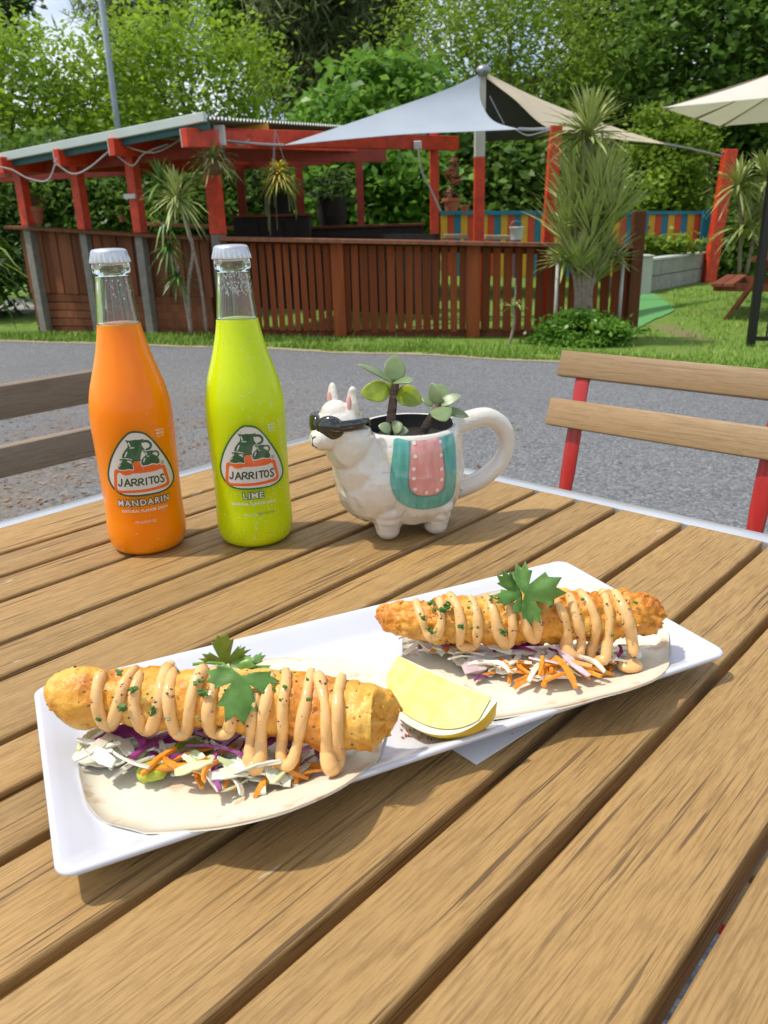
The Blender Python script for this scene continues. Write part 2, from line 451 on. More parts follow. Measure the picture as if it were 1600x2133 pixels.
n1 = t.noise(vv, 24, 6, 0.62, 0.5); n2 = t.noise(vv, 95, 5, 0.6); n3 = t.noise(vv, 380, 4, 0.6)
c = t.ramp(n1, [(0.29, (0.42, 0.115, 0.008)), (0.38, (0.66, 0.26, 0.022)), (0.50, (0.78, 0.40, 0.055)), (0.68, (0.84, 0.56, 0.15))])
c = t.mix(t.ramp(n2, [(0.54, 0.0), (0.68, 0.75)]), c, (0.40, 0.11, 0.010))
t.col(c); t.set(Roughness=t.ramp(n2, [(0.3, 0.24), (0.7, 0.44)]), Subsurface_Weight=0.22, Subsurface_Scale=0.004)
t.b.inputs['Subsurface Radius'].default_value = (1, 0.5, 0.15)
t.bump(t.mix(0.6, n2, n3), 0.8, 0.0015); M_BATTER2 = t.m

def fish(name, top_px, bot_px, zc, mat, label, seed, rough, bub=170, ncr=70):
    # top and bottom outline samples at the same stations along the fillet
    cs = []; rad = []
    for (tx, ty), (bx, by) in zip(top_px, bot_px):
        c = pz((tx + bx) / 2, (ty + by) / 2, zc); d = (c - CAM).length
        cs.append(c); rad.append(math.hypot(tx - bx, ty - by) / 2 / FPX * d)
    n = 96; cc = catmull(cs, 22); rr = [v.x for v in catmull([Vector((r, 0, 0)) for r in rad], 22)]
    N = len(cc); vs = []; m = MB(); K = 72
    for i, (c, r) in enumerate(zip(cc, rr)):
        t_ = (cc[min(i + 1, N - 1)] - cc[max(i - 1, 0)]).normalized()
        a = Vector((0, 0, 1)); b = t_.cross(a).normalized(); a = b.cross(t_)
        endf = min(i, N - 1 - i) / 9.0
        er = math.sqrt(clamp(1 - (1 - min(endf, 1)) ** 2, 0.02, 1))
        for k in range(K):
            q = 2 * math.pi * k / K
            dirv = a * math.cos(q) + b * math.sin(q)
            p = c + dirv * r
            f = noise.fractal(Vector((p.x * 55 + seed, p.y * 55, p.z * 55)), 1.0, 2.0, 4)
            f2 = noise.noise(Vector((p.x * 190 + seed, p.y * 190, p.z * 190)))
            f3 = noise.turbulence(Vector((p.x * 300 + seed, p.y * 300, p.z * 300)), 3, False)
            ragged = 0.97 + (0.20 * noise.noise(Vector((math.cos(q) * 1.2 + seed, math.sin(q) * 1.2, i * 0.012)))) * (1 - min(endf / 2.5, 1))
            vd = noise.voronoi(Vector((p.x * bub + seed, p.y * bub, p.z * bub)))[0]; rq = (r - 0.0018) * er * ragged + f * 0.0026 + f2 * rough * 1.3 + f3 * rough * 1.2 + rough * 1.3 * (0.55 - min(vd[0], 0.9)) * (0.4 + 1.2 * abs(noise.noise(Vector((p.x * 40, p.y * 40, seed)))))
            slide = t_ * (0.006 * noise.noise(Vector((math.cos(q) * 1.4 + seed, math.sin(q) * 1.4, 1))) * (1 - min(endf / 1.5, 1)))
            vs.append(c + dirv * rq + slide)
    fs = []
    for i in range(N - 1):
        for k in range(K):
            k2 = (k + 1) % K; fs.append((i * K + k, i * K + k2, (i + 1) * K + k2, (i + 1) * K + k))
    vs.append(cc[0]); vs.append(cc[-1])
    for k in range(K):
        fs.append((len(vs) - 2, (k + 1) % K, k)); fs.append((len(vs) - 1, (N - 1) * K + k, (N - 1) * K + (k + 1) % K))
    m.add(vs, fs); o = m.build(name, mat, smooth='all')
    bm = bmesh.new(); bm.from_mesh(o.data); bmesh.ops.recalc_face_normals(bm, faces=bm.faces); bm.to_mesh(o.data); bm.free()
    cr_ = MB(); rc = random.Random(int(seed))
    for k in range(ncr):
        i = rc.randrange(N) if rc.random() < 0.6 else rc.choice([rc.randrange(0, 18), rc.randrange(N - 18, N)])
        kk = rc.randrange(K); p = Vector(vs[i * K + kk]); nn = (p - cc[i]).normalized(); s_ = rc.uniform(0.0006, 0.0019)
        rot = nn.to_track_quat('Z', 'Y').to_matrix() @ Matrix.Rotation(rc.uniform(0, 6.28), 3, 'Z')
        b_ = len(cr_.v); cr_.ell(p + nn * s_ * 0.05, (s_, s_ * rc.uniform(0.5, 1.0), s_ * rc.uniform(0.25, 0.5)), rot, 7, 5)
        for q_ in range(b_, len(cr_.v)): v_ = Vector(cr_.v[q_]); cr_.v[q_] = tuple(v_ + Vector((noise.noise(v_ * 900), noise.noise(v_ * 900 + Vector((5, 0, 0))), noise.noise(v_ * 900 + Vector((0, 7, 0))))) * s_ * 0.5)
    oc = cr_.build('batter_crumb', mat, o, smooth='all'); oc['kind'] = 'stuff'
    tag(o, label, 'fried fish', 'battered fish fillets'); return o, BVHTree.FromPolygons([tuple(v) for v in vs], fs)
FZ = PZ + 0.030
FISH1, BV1 = fish('battered_fish', [(128, 1394), (160, 1387), (250, 1388), (370, 1388), (500, 1388), (620, 1392), (740, 1415), (785, 1420), (800, 1462)],
                  [(122, 1466), (158, 1512), (250, 1512), (370, 1520), (500, 1532), (620, 1548), (740, 1568), (788, 1570), (800, 1538)], FZ + 0.002, M_BATTER2,
                  'golden battered fish roll with ragged right end on the left taco', 11.0, 0.00045, 210)
FISH2, BV2 = fish('battered_fish', [(792, 1258), (818, 1243), (900, 1240), (1000, 1234), (1100, 1226), (1200, 1224), (1300, 1232), (1360, 1240), (1382, 1268)],
                  [(795, 1285), (824, 1324), (900, 1338), (1000, 1346), (1100, 1346), (1200, 1342), (1300, 1332), (1364, 1317), (1384, 1290)], FZ, M_BATTER,
                  'crisp darker battered fish roll on the right taco', 47.0, 0.0011, 260, 420)

# =================================================================== SAUCE
t = NT('chipotle_sauce'); vv = t.coord('Object')
c = t.ramp(t.noise(vv, 60, 4), [(0.3, (0.76, 0.43, 0.155)), (0.7, (0.82, 0.52, 0.22))])
sp = t.ramp(t.noise(vv, 620, 2, 0.5), [(0.70, 0.0), (0.74, 1.0)])
t.col(t.mix(t.mix(1.0, sp, (0.8,) * 3, 'MULTIPLY'), c, (0.30, 0.06, 0.02)))
t.set(Roughness=0.16, Subsurface_Weight=0.2, Subsurface_Scale=0.003); t.bump(t.noise(vv, 170, 4), 0.35, 0.0012); M_SAUCE = t.m
def surf_pts(poly_px, bv, lift, k=6, fallback_drop=True):
    P = catmull([Vector((x, y, 0)) for x, y in poly_px], k); out = []; last = None
    raw = []
    for p in P:
        d = ray(p.x, p.y); L = d.length; dn = d / L
        hit = bv.ray_cast(CAM, dn)
        if hit[0] is not None: raw.append((hit[0] + (hit[1] if hit[1].dot(dn) < 0 else -hit[1]) * lift, dn, hit[3]))
        else: raw.append((None, dn, None))
    dep = [r[2] for r in raw]
    idx = [i for i, d in enumerate(dep) if d is not None]
    for i, (h, dn, d) in enumerate(raw):
        if h is not None: out.append(h); continue
        if not idx: continue
        j = min(idx, key=lambda q: abs(q - i)); dd = dep[j]
        # hang straight: keep the distance of the nearest point on the fish, a little closer, but stay above the bread
        P3 = CAM + dn * (dd - 0.0015)
        if P3.z < PZ + 0.007: P3 = CAM + dn * ((PZ + 0.007 - CAMZ) / dn.z)
        out.append(P3)
    # smooth along the path
    for it in range(3):
        out = [out[0]] + [(out[i - 1] + out[i] * 2 + out[i + 1]) / 4 for i in range(1, len(out) - 1)] + [out[-1]]
    return out
def sauce(name, strands, bv, label, seed):
    root = thing(name, strands[0]['o'], label, 'sauce')
    for S in strands[1:]:
        pts = surf_pts(S['p'], bv, 0.0005)
        n = len(pts); ymax = max(y for x, y in S['p'])
        rad = []
        for i, p in enumerate(pts):
            f = i / (n - 1); r = 0.0026 + 0.0009 * noise.noise(Vector((i * 0.16, seed + S['p'][0][0], 0))) + 0.0003 * noise.noise(Vector((i * 0.7, seed, 3)))
            low = sstep(0.0, 1.0, 1 - abs(f - 0.5) * 2) ; r += 0.0008 * low * (0.5 + abs(noise.noise(Vector((seed, S['p'][0][0], 9)))) * 1.6) + S.get('fat', 0) * sstep(0.55, 0.95, low)
            if i < 3 or i > n - 4: r *= (0.55, 0.8, 0.95)[min(i, n - 1 - i, 2)]
            rad.append(r)
        m = MB(); m.tube(pts, rad, 14)
        m.build('drizzle_loop', M_SAUCE, root, smooth='all')
    return root
def z5(L): return [(60 + x / 2, 1300 + y / 2) for x, y in L]
def z6(L): return [(740 + x / 2, 1140 + y / 2) for x, y in L]
sauce('sauce_drizzle', [dict(o=FISH1.data.vertices[600].co.copy())] + [dict(p=z5(L), fat=f) for L, f in [
    ([(305, 200), (283, 280), (290, 360), (325, 412), (355, 400), (380, 310), (410, 230), (450, 182)], 0),
    ([(465, 200), (440, 290), (445, 370), (480, 430), (515, 425), (540, 350), (560, 240), (582, 178), (605, 182)], 0),
    ([(607, 190), (585, 280), (590, 380), (615, 450), (645, 455), (665, 400), (680, 300), (710, 220), (738, 172)], 0),
    ([(775, 180), (770, 270), (752, 350), (755, 420), (790, 455), (830, 450), (845, 390), (845, 330)], 0),
    ([(950, 290), (935, 380), (928, 460), (920, 540), (932, 590), (955, 592), (965, 520), (975, 400), (995, 300), (1012, 205)], 0.0010),
    ([(1072, 180), (1068, 260), (1058, 340), (1060, 450), (1050, 540), (1068, 588), (1098, 570), (1125, 480), (1150, 360), (1165, 270), (1180, 182)], 0),
    ([(1200, 195), (1225, 280), (1240, 370), (1245, 480), (1248, 570), (1265, 600), (1285, 560), (1290, 450), (1285, 360), (1290, 280), (1310, 205)], 0.0010)]], BV1,
    'peach coloured sauce zigzagged across the fish on the left taco', 1.0)
sauce('sauce_drizzle', [dict(o=FISH2.data.vertices[600].co.copy())] + [dict(p=z6(L), fat=f) for L, f in [
    ([(250, 215), (275, 290), (300, 355), (325, 370), (350, 345), (360, 280), (350, 212)], 0),
    ([(385, 192), (420, 240), (440, 320), (435, 400), (460, 415), (500, 405), (510, 340), (500, 260), (475, 200)], 0),
    ([(535, 195), (570, 250), (590, 330), (615, 390), (640, 395), (655, 350), (650, 270), (635, 212)], 0),
    ([(675, 210), (700, 270), (720, 350), (745, 380), (762, 345), (755, 280), (735, 228)], 0),
    ([(845, 235), (870, 290), (885, 350), (880, 410), (900, 450), (935, 445), (940, 370), (920, 290), (890, 195)], 0),
    ([(930, 182), (970, 230), (1000, 300), (1000, 380), (980, 440), (1005, 470), (1040, 465), (1050, 400), (1060, 300), (1045, 220), (1022, 178)], 0),
    ([(1075, 182), (1110, 240), (1140, 320), (1155, 400), (1162, 455)], 0)]], BV2,
    'peach coloured sauce zigzagged across the fish on the right taco', 5.0)
m = MB(); c = pz(1312, 1386, PZ + 0.006); m.ell(c, (0.0075, 0.006, 0.0036), nu=16, nv=10)
tag(m.build('sauce_drop', M_SAUCE, smooth='all'), 'small round drop of peach sauce on the right tortilla', 'sauce')

# =================================================================== SLAW
def veg(name, a, b, rough=0.35, sss=0.4):
    t = NT(name); vv = t.coord('Object'); t.col(t.ramp(t.noise(vv, 140, 4), [(0.35, a), (0.65, b)]))
    t.set(Roughness=rough, Subsurface_Weight=sss, Subsurface_Scale=0.004); t.bump(t.noise(vv, 500, 3), 0.2, 0.0004); return t.m
M_CAB = veg('white_cabbage', (0.68, 0.65, 0.52), (0.80, 0.78, 0.68)); M_CABG = veg('green_cabbage', (0.52, 0.60, 0.28), (0.68, 0.70, 0.45))
M_CAR = veg('carrot', (0.72, 0.24, 0.02), (0.85, 0.36, 0.04)); M_RED = veg('red_cabbage', (0.13, 0.012, 0.10), (0.34, 0.05, 0.26))
M_RADP = veg('pale_purple_onion', (0.62, 0.45, 0.52), (0.74, 0.66, 0.64)); M_AVO = veg('avocado', (0.36, 0.42, 0.02), (0.52, 0.56, 0.07)); M_SALSA = veg('green_salsa', (0.10, 0.16, 0.015), (0.22, 0.28, 0.04), 0.2)
def shred(root, name, mat, c, L, w, th, yaw, pitch, bend, seed):
    n = 8; m = MB(); vs = []
    d = Vector((math.cos(yaw) * math.cos(pitch), math.sin(yaw) * math.cos(pitch), math.sin(pitch)))
    s = Vector((-math.sin(yaw), math.cos(yaw), 0)); u = d.cross(s)
    roll = noise.noise(Vector((seed, 0.3, 0.7))) * 1.4
    for i in range(n + 1):
        f = i / n - 0.5
        ww = w * (0.5 + 0.5 * math.cos(f * 2.6)) * (0.85 + 0.3 * noise.noise(Vector((i * 0.9, seed, 0))))
        rl = roll + f * 1.2 * noise.noise(Vector((seed, 4, 0)))
        sd = s * math.cos(rl) + u * math.sin(rl); ud = sd.cross(d)
        p = c + d * (f * L) + s * (bend * (0.25 - f * f) * 2) + Vector((0, 0, -abs(f) * 0.002))
        p.z = max(p.z, PZ + 0.0042)
        for sg in (-1, 1): vs += [p + sd * (sg * ww / 2) - ud * (th / 2), p + sd * (sg * ww / 2) + ud * (th / 2)]
    fs = []
    for i in range(n):
        a = i * 4; b = a + 4
        fs += [(a + 1, a + 3, b + 3, b + 1), (a, b, b + 2, a + 2), (a, a + 1, b + 1, b), (a + 2, b + 2, b + 3, a + 3)]
    fs += [(0, 2, 3, 1), (n * 4, n * 4 + 1, n * 4 + 3, n * 4 + 2)]
    m.add(vs, fs); return m.build(name, mat, root, smooth=True)
def slaw(label, org, rows, seed):
    root = thing('slaw', org, label, 'slaw', 'slaw fillings'); r = random.Random(seed)
    for (name, mat, n, x0, x1, line, spread, Lr, wr, th) in rows:
        for k in range(n):
            x = r.uniform(x0, x1); y = np.interp(x, [p[0] for p in line], [p[1] for p in line]) + r.gauss(0, spread)
            z = PZ + 0.0045 + r.uniform(0, 0.012) * (1 if r.random() < 0.6 else 0.5)
            c = pz(x, y, z)
            if abs((c - PC).dot(PV)) > 0.055 or abs((c - PC).dot(PU)) > 0.160: continue
            shred(root, name, mat, c, r.uniform(*Lr), r.uniform(*wr), th * r.uniform(0.7, 1.3), r.uniform(0, math.pi), r.uniform(-0.25, 0.35), r.uniform(-0.006, 0.006), r.uniform(0, 99))
    return root
L1 = [(170, 1545), (300, 1560), (450, 1585), (600, 1600), (760, 1580)]
s1 = slaw('shredded cabbage and carrot slaw under the left battered fish', pz(450, 1580, PZ + 0.004), [
    ('cabbage_shred', M_CAB, 115, 178, 745, L1, 17, (0.009, 0.024), (0.003, 0.0085), 0.0011),
    ('green_cabbage_shred', M_CABG, 28, 180, 720, L1, 14, (0.010, 0.024), (0.003, 0.006), 0.0009),
    ('carrot_shred', M_CAR, 34, 290, 720, [(300, 1575), (700, 1612)], 13, (0.014, 0.028), (0.0024, 0.0034), 0.0017),
    ('red_cabbage_shred', M_RED, 30, 225, 720, [(225, 1528), (720, 1562)], 12, (0.010, 0.030), (0.0028, 0.006), 0.0010)], 5)
r_ = random.Random(9)
for (name, mat, x, y, L, w, yaw, z) in [('carrot_shred', M_CAR, 645, 1612, 0.026, 0.0036, 0.2, 0.007), ('carrot_shred', M_CAR, 565, 1622, 0.024, 0.0036, 1.0, 0.007), ('carrot_shred', M_CAR, 380, 1580, 0.030, 0.0034, 0.5, 0.011), ('carrot_shred', M_CAR, 390, 1600, 0.026, 0.0034, -0.1, 0.009),
        ('cabbage_shred', M_CAB, 275, 1596, 0.022, 0.012, 0.7, 0.008), ('cabbage_shred', M_CAB, 205, 1558, 0.022, 0.010, 0.2, 0.007), ('cabbage_shred', M_CAB, 500, 1608, 0.020, 0.009, 0.1, 0.008),
        ('red_cabbage_shred', M_RED, 450, 1560, 0.034, 0.006, -0.4, 0.015), ('red_cabbage_shred', M_RED, 455, 1600, 0.026, 0.0035, 1.8, 0.012), ('red_cabbage_shred', M_RED, 260, 1528, 0.028, 0.010, 0.3, 0.014), ('red_cabbage_shred', M_RED, 320, 1548, 0.026, 0.006, 0.8, 0.013)]:
    shred(s1, name, mat, pz(x, y, PZ + z), L, w, 0.0013, yaw, 0.1, 0.004, r_.uniform(0, 99))
for (x, y, rx, mat, nm) in [(318, 1606, 0.0075, M_AVO, 'avocado_piece'), (400, 1562, 0.010, M_SALSA, 'green_salsa'), (420, 1520, 0.006, M_AVO, 'avocado_piece')]:
    m = MB(); m.ell(pz(x, y, PZ + 0.008), (rx, rx * 0.7, rx * 0.5), nu=18, nv=12)
    m.v = [tuple(Vector(v) + Vector((1, 1, 1)) * 0.0022 * noise.noise(Vector(v) * 260)) for v in m.v]; m.build(nm, mat, s1, smooth='all')
L2 = [(840, 1330), (950, 1352), (1100, 1370), (1250, 1365), (1330, 1345)]
s2 = slaw('carrot and onion slaw under the right battered fish', pz(1100, 1365, PZ + 0.004), [
    ('cabbage_shred', M_CAB, 85, 860, 1325, L2, 11, (0.009, 0.022), (0.003, 0.0075), 0.0011),
    ('green_cabbage_shred', M_CABG, 10, 860, 1300, L2, 10, (0.010, 0.022), (0.003, 0.005), 0.0009),
    ('carrot_shred', M_CAR, 40, 1050, 1260, [(1060, 1388), (1160, 1385), (1260, 1375)], 12, (0.014, 0.030), (0.0024, 0.0036), 0.0017),
    ('red_cabbage_shred', M_RED, 12, 900, 1300, [(900, 1345), (1300, 1352)], 8, (0.010, 0.024), (0.002, 0.004), 0.0009),
    ('onion_slice', M_RADP, 12, 850, 1320, L2, 9, (0.014, 0.028), (0.003, 0.008), 0.0012)], 21)
for (name, mat, x, y, L, w, yaw, z) in [('carrot_shred', M_CAR, 945, 1355, 0.030, 0.0042, -0.3, 0.010), ('onion_slice', M_RADP, 1015, 1378, 0.030, 0.013, 0.3, 0.009), ('onion_slice', M_CAB, 1070, 1362, 0.036, 0.004, -0.05, 0.012),
        ('carrot_shred', M_CAR, 1110, 1412, 0.026, 0.004, 0.5, 0.008), ('cabbage_shred', M_CAB, 1130, 1385, 0.032, 0.004, 0.9, 0.012), ('carrot_shred', M_CAR, 1165, 1395, 0.034, 0.004, 0.8, 0.010), ('carrot_shred', M_CAR, 1220, 1390, 0.036, 0.0036, 0.35, 0.008),
        ('red_cabbage_shred', M_RED, 1002, 1411, 0.008, 0.005, 0.2, 0.006), ('red_cabbage_shred', M_RED, 1080, 1345, 0.030, 0.004, 0.1, 0.014)]:
    shred(s2, name, mat, pz(x, y, PZ + z), L, w, 0.0013, yaw, 0.08, 0.004, r_.uniform(0, 99))

# =================================================================== CORIANDER
t = NT('coriander_leaf'); vv = t.coord('Object'); n1 = t.noise(vv, 130, 4)
t.col(t.ramp(n1, [(0.3, (0.050, 0.14, 0.025)), (0.7, (0.115, 0.26, 0.055))])); t.b.inputs['Specular IOR Level'].default_value = 0.3; t.set(Roughness=0.55, Subsurface_Weight=0.15, Subsurface_Scale=0.002)
t.bump(t.noise(vv, 420, 3), 0.3, 0.0005); M_CORI = t.m
t = NT('coriander_young'); vv = t.coord('Object'); n1 = t.noise(vv, 130, 4)
t.col(t.ramp(n1, [(0.3, (0.075, 0.20, 0.02)), (0.7, (0.17, 0.34, 0.06))])); t.set(Roughness=0.38, Subsurface_Weight=0.2, Subsurface_Scale=0.002); M_CORY = t.m
def leaf_outline(lobes, teeth, seed):
    # fan of toothed lobes round the base; angles in degrees about the leaf axis, lengths relative to 1
    out = []; rr = random.Random(seed)
    out.append((0.0, 0.0))
    for (a0, a1, r, r_in) in lobes:
        k = teeth * 2 + 1
        for j in range(k):
            f = j / (k - 1); a = a0 + (a1 - a0) * f
            bulge = math.sin(math.pi * f) ** 0.55
            rad = r_in + (r - r_in) * bulge
            rad *= (1.0 if j % 2 else 0.80) * rr.uniform(0.96, 1.04)
            out.append((rad * math.sin(R(a)), rad * math.cos(R(a))))
    return out
def flat_leaf(outline, size, base, axis, nrm, curl, cup, step=0.08, th=0.0003):
    pts = [Vector((x, y)) for x, y in outline]; n = len(pts)
    xs = [p.x for p in pts]; ys = [p.y for p in pts]
    def inside(x, y):
        c = False; j = n - 1
        for i in range(n):
            if (ys[i] > y) != (ys[j] > y) and x < (xs[j] - xs[i]) * (y - ys[i]) / (ys[j] - ys[i]) + xs[i]: c = not c
            j = i
        return c
    extra = []
    gx = min(xs)
    while gx < max(xs):
        gy = min(ys)
        while gy < max(ys):
            if inside(gx, gy): extra.append(Vector((gx + 0.003, gy + 0.002)))
            gy += step
        gx += step
    V, E, F, _, _, _ = delaunay_2d_cdt(pts + extra, [(i, (i + 1) % n) for i in range(n)], [], 0, 1e-5)
    fs = []
    for f in F:
        cx_ = sum(V[i].x for i in f) / len(f); cy_ = sum(V[i].y for i in f) / len(f)
        if inside(cx_, cy_): fs.append(tuple(f))
    axis = Vector(axis).normalized(); nrm = Vector(nrm); nrm = (nrm - axis * nrm.dot(axis)).normalized(); side = axis.cross(nrm)
    out = []
    for v in V:
        a = math.atan2(v.x, v.y + 1e-6); rad = v.length
        z = cup * rad * rad - curl * v.y * v.y + 0.06 * math.cos(a * 6) * rad + 0.05 * noise.noise(Vector((v.x * 3, v.y * 3, size * 999)))
        out.append(Vector(base) + (side * v.x + axis * v.y + nrm * z) * size)
    k = len(out); tops = out + [p - nrm * th for p in out]
    # both skins and the rim
    ed = {}
    for f in fs:
        for i in range(3):
            e = (f[i], f[(i + 1) % 3]); ed[e] = ed.get(e, 0) + 1
    rim = [(e[1], e[0], e[0] + k, e[1] + k) for e in ed if (e[1], e[0]) not in ed]
    return tops, fs + [tuple(i + k for i in f[::-1]) for f in fs] + rim
LOB = [(-116, -50, 0.92, 0.36), (-46, 44, 1.14, 0.50), (48, 116, 0.92, 0.36)]
LOBN = [(-80, -34, 0.84, 0.36), (-31, 31, 1.10, 0.46), (34, 80, 0.84, 0.36)]
def coriander(label, org, parts, stems):
    root = thing('coriander_sprig', org, label, 'herb', 'coriander garnishes')
    for (px_, py_, bv, axis_px, size, nrm, curl, cup, lob, mat, seed, lift) in parts:
        d = ray(px_, py_).normalized(); h = bv.ray_cast(CAM, d)
        b = (h[0] if h[0] is not None else CAM + d * bv.find_nearest(pz(px_, py_, FZ))[0].__sub__(CAM).length) - d * lift
        ax = CX * axis_px[0] - CY * axis_px[1] + (-FW) * axis_px[2]
        vs, fs = flat_leaf(leaf_outline(lob, 4, seed), size, b, ax, nrm, curl, cup)
        m = MB(); m.add(vs, fs); m.build('leaf', mat, root, smooth='all')
    for pts in stems:
        m = MB(); m.tube(pts, 0.0008, 8); m.build('stem', M_CORY, root, smooth='all')
    return root
up_n = Vector((0, -0.55, 0.83))
def fp(x, y, bv, lift=0.003):
    d = ray(x, y).normalized(); h = bv.ray_cast(CAM, d)
    if h[0] is None:
        q = bv.find_nearest(pz(x, y, FZ + 0.012))[0]; return CAM + d * ((q - CAM).length - lift)
    return h[0] - d * lift
coriander('dark coriander leaf with a paler upright leaflet on the left taco', fp(480, 1400, BV1), [
    (505, 1408, BV1, (-0.12, 0.95, 0.45), 0.0195, Vector((0.1, -0.80, 0.6)), 0.06, -0.05, LOB, M_CORI, 3, 0.010),
    (470, 1384, BV1, (-0.05, -0.95, 0.3), 0.0175, Vector((0.25, -0.85, 0.4)), 0.05, 0.1, LOBN, M_CORY, 8, 0.006),
    (478, 1382, BV1, (0.95, -0.15, 0.3), 0.0135, Vector((0.1, -0.6, 0.75)), 0.1, -0.1, LOBN, M_CORY, 12, 0.006),
    (512, 1392, BV1, (0.98, 0.1, 0.2), 0.0145, Vector((0.1, -0.5, 0.8)), 0.1, -0.1, LOBN, M_CORI, 17, 0.004)],
    [[fp(402, 1384, BV1, 0.004), fp(430, 1380, BV1, 0.006), fp(465, 1382, BV1, 0.006), fp(480, 1398, BV1, 0.004)]])
coriander('dark coriander leaf pair lying across the right taco', fp(1110, 1220, BV2), [
    (1092, 1238, BV2, (0.93, -0.22, 0.15), 0.0205, Vector((0.0, -0.88, 0.48)), 0.05, -0.06, LOB, M_CORI, 21, 0.013),
    (1088, 1238, BV2, (-0.90, 0.12, 0.2), 0.0150, Vector((-0.1, -0.8, 0.5)), 0.08, -0.05, LOBN, M_CORI, 33, 0.011),
    (1078, 1236, BV2, (-0.66, -0.75, 0.2), 0.0155, Vector((-0.1, -0.85, 0.45)), 0.08, 0.05, LOBN, M_CORI, 37, 0.010)],
    [[fp(1110, 1218, BV2, 0.004), fp(1095, 1218, BV2, 0.006), fp(1082, 1226, BV2, 0.005)]])

# chopped herb and pepper on the fish, one uncountable scatter for each taco
M_HERB = plain('chopped_herb', (0.05, 0.15, 0.02), 0.5, 0.3, 200); M_PEP = plain('cracked_pepper', (0.09, 0.055, 0.05), 0.6, 0.4, 500)
M_PAPR = plain('paprika_dust', (0.42, 0.10, 0.05), 0.7, 0.2, 300)
def scatter(name, mat, label, cat, spots, size, seed):
    m = MB(); rr = random.Random(seed)
    for P in spots:
        for k in range(1):
            s = size * rr.uniform(0.5, 1.3); rot = Matrix.Rotation(rr.uniform(0, 6.28), 3, 'Z') @ Matrix.Rotation(rr.uniform(-0.7, 0.7), 3, 'X')
            m.box(P, (s, s * rr.uniform(0.5, 1), s * 0.5), rot)
    o = m.build(name, mat); return tag(o, label, cat, kind='stuff')
rr = random.Random(4)
def on_fish(bv, n, x0, x1, ytop, ybot, lift=0.0006):
    out = []
    while len(out) < n:
        x = rr.uniform(x0, x1); y = rr.uniform(ytop, ybot); d = ray(x, y).normalized(); h = bv.ray_cast(CAM, d)
        if h[0] is not None: out.append(h[0] - d * lift)
    return out
def clump(bv, list_px, n, sp, lift=0.001):
    out = []
    for (x, y) in list_px:
        for k in range(n):
            d = ray(x + rr.gauss(0, sp), y + rr.gauss(0, sp * 0.8)).normalized(); h = bv.ray_cast(CAM, d)
            if h[0] is not None: out.append(h[0] - d * (lift + rr.uniform(0, 0.0015)))
    return out
scatter('chopped_herb', M_HERB, 'flecks of chopped herb on the left taco', 'herb', clump(BV1, [(248, 1400), (278, 1437), (256, 1475), (318, 1481), (417, 1418), (420, 1442), (358, 1400), (545, 1390), (525, 1386)], 8, 4.0, 0.0050) + on_fish(BV1, 14, 200, 700, 1390, 1520, 0.005), 0.0019, 1)
scatter('chopped_herb', M_HERB, 'flecks of chopped herb on the right taco', 'herb', clump(BV2, [(900, 1252), (922, 1268), (930, 1262), (884, 1288), (896, 1312), (1048, 1318), (1022, 1245), (1195, 1223), (958, 1307), (1010, 1235)], 9, 4.0, 0.0055) + on_fish(BV2, 14, 850, 1330, 1240, 1330, 0.005), 0.0018, 2)
scatter('cracked_pepper', M_PEP, 'dark pepper specks over the left taco', 'pepper', on_fish(BV1, 70, 150, 760, 1388, 1560, 0.0052), 0.0010, 3)
scatter('cracked_pepper', M_PEP, 'dark pepper specks over the right taco', 'pepper', on_fish(BV2, 60, 830, 1350, 1240, 1340, 0.0052), 0.0010, 4)
sp = [pz(rr.uniform(830, 925), rr.uniform(1480, 1545), PZ + 0.0006) for k in range(60)] + [pz(rr.gauss(900, 150), rr.gauss(1490, 40), PZ + 0.0006) for k in range(22)]
scatter('paprika_dust', M_PAPR, 'reddish spice dust sprinkled on the plate near the lemon', 'spice', sp, 0.0009, 6)

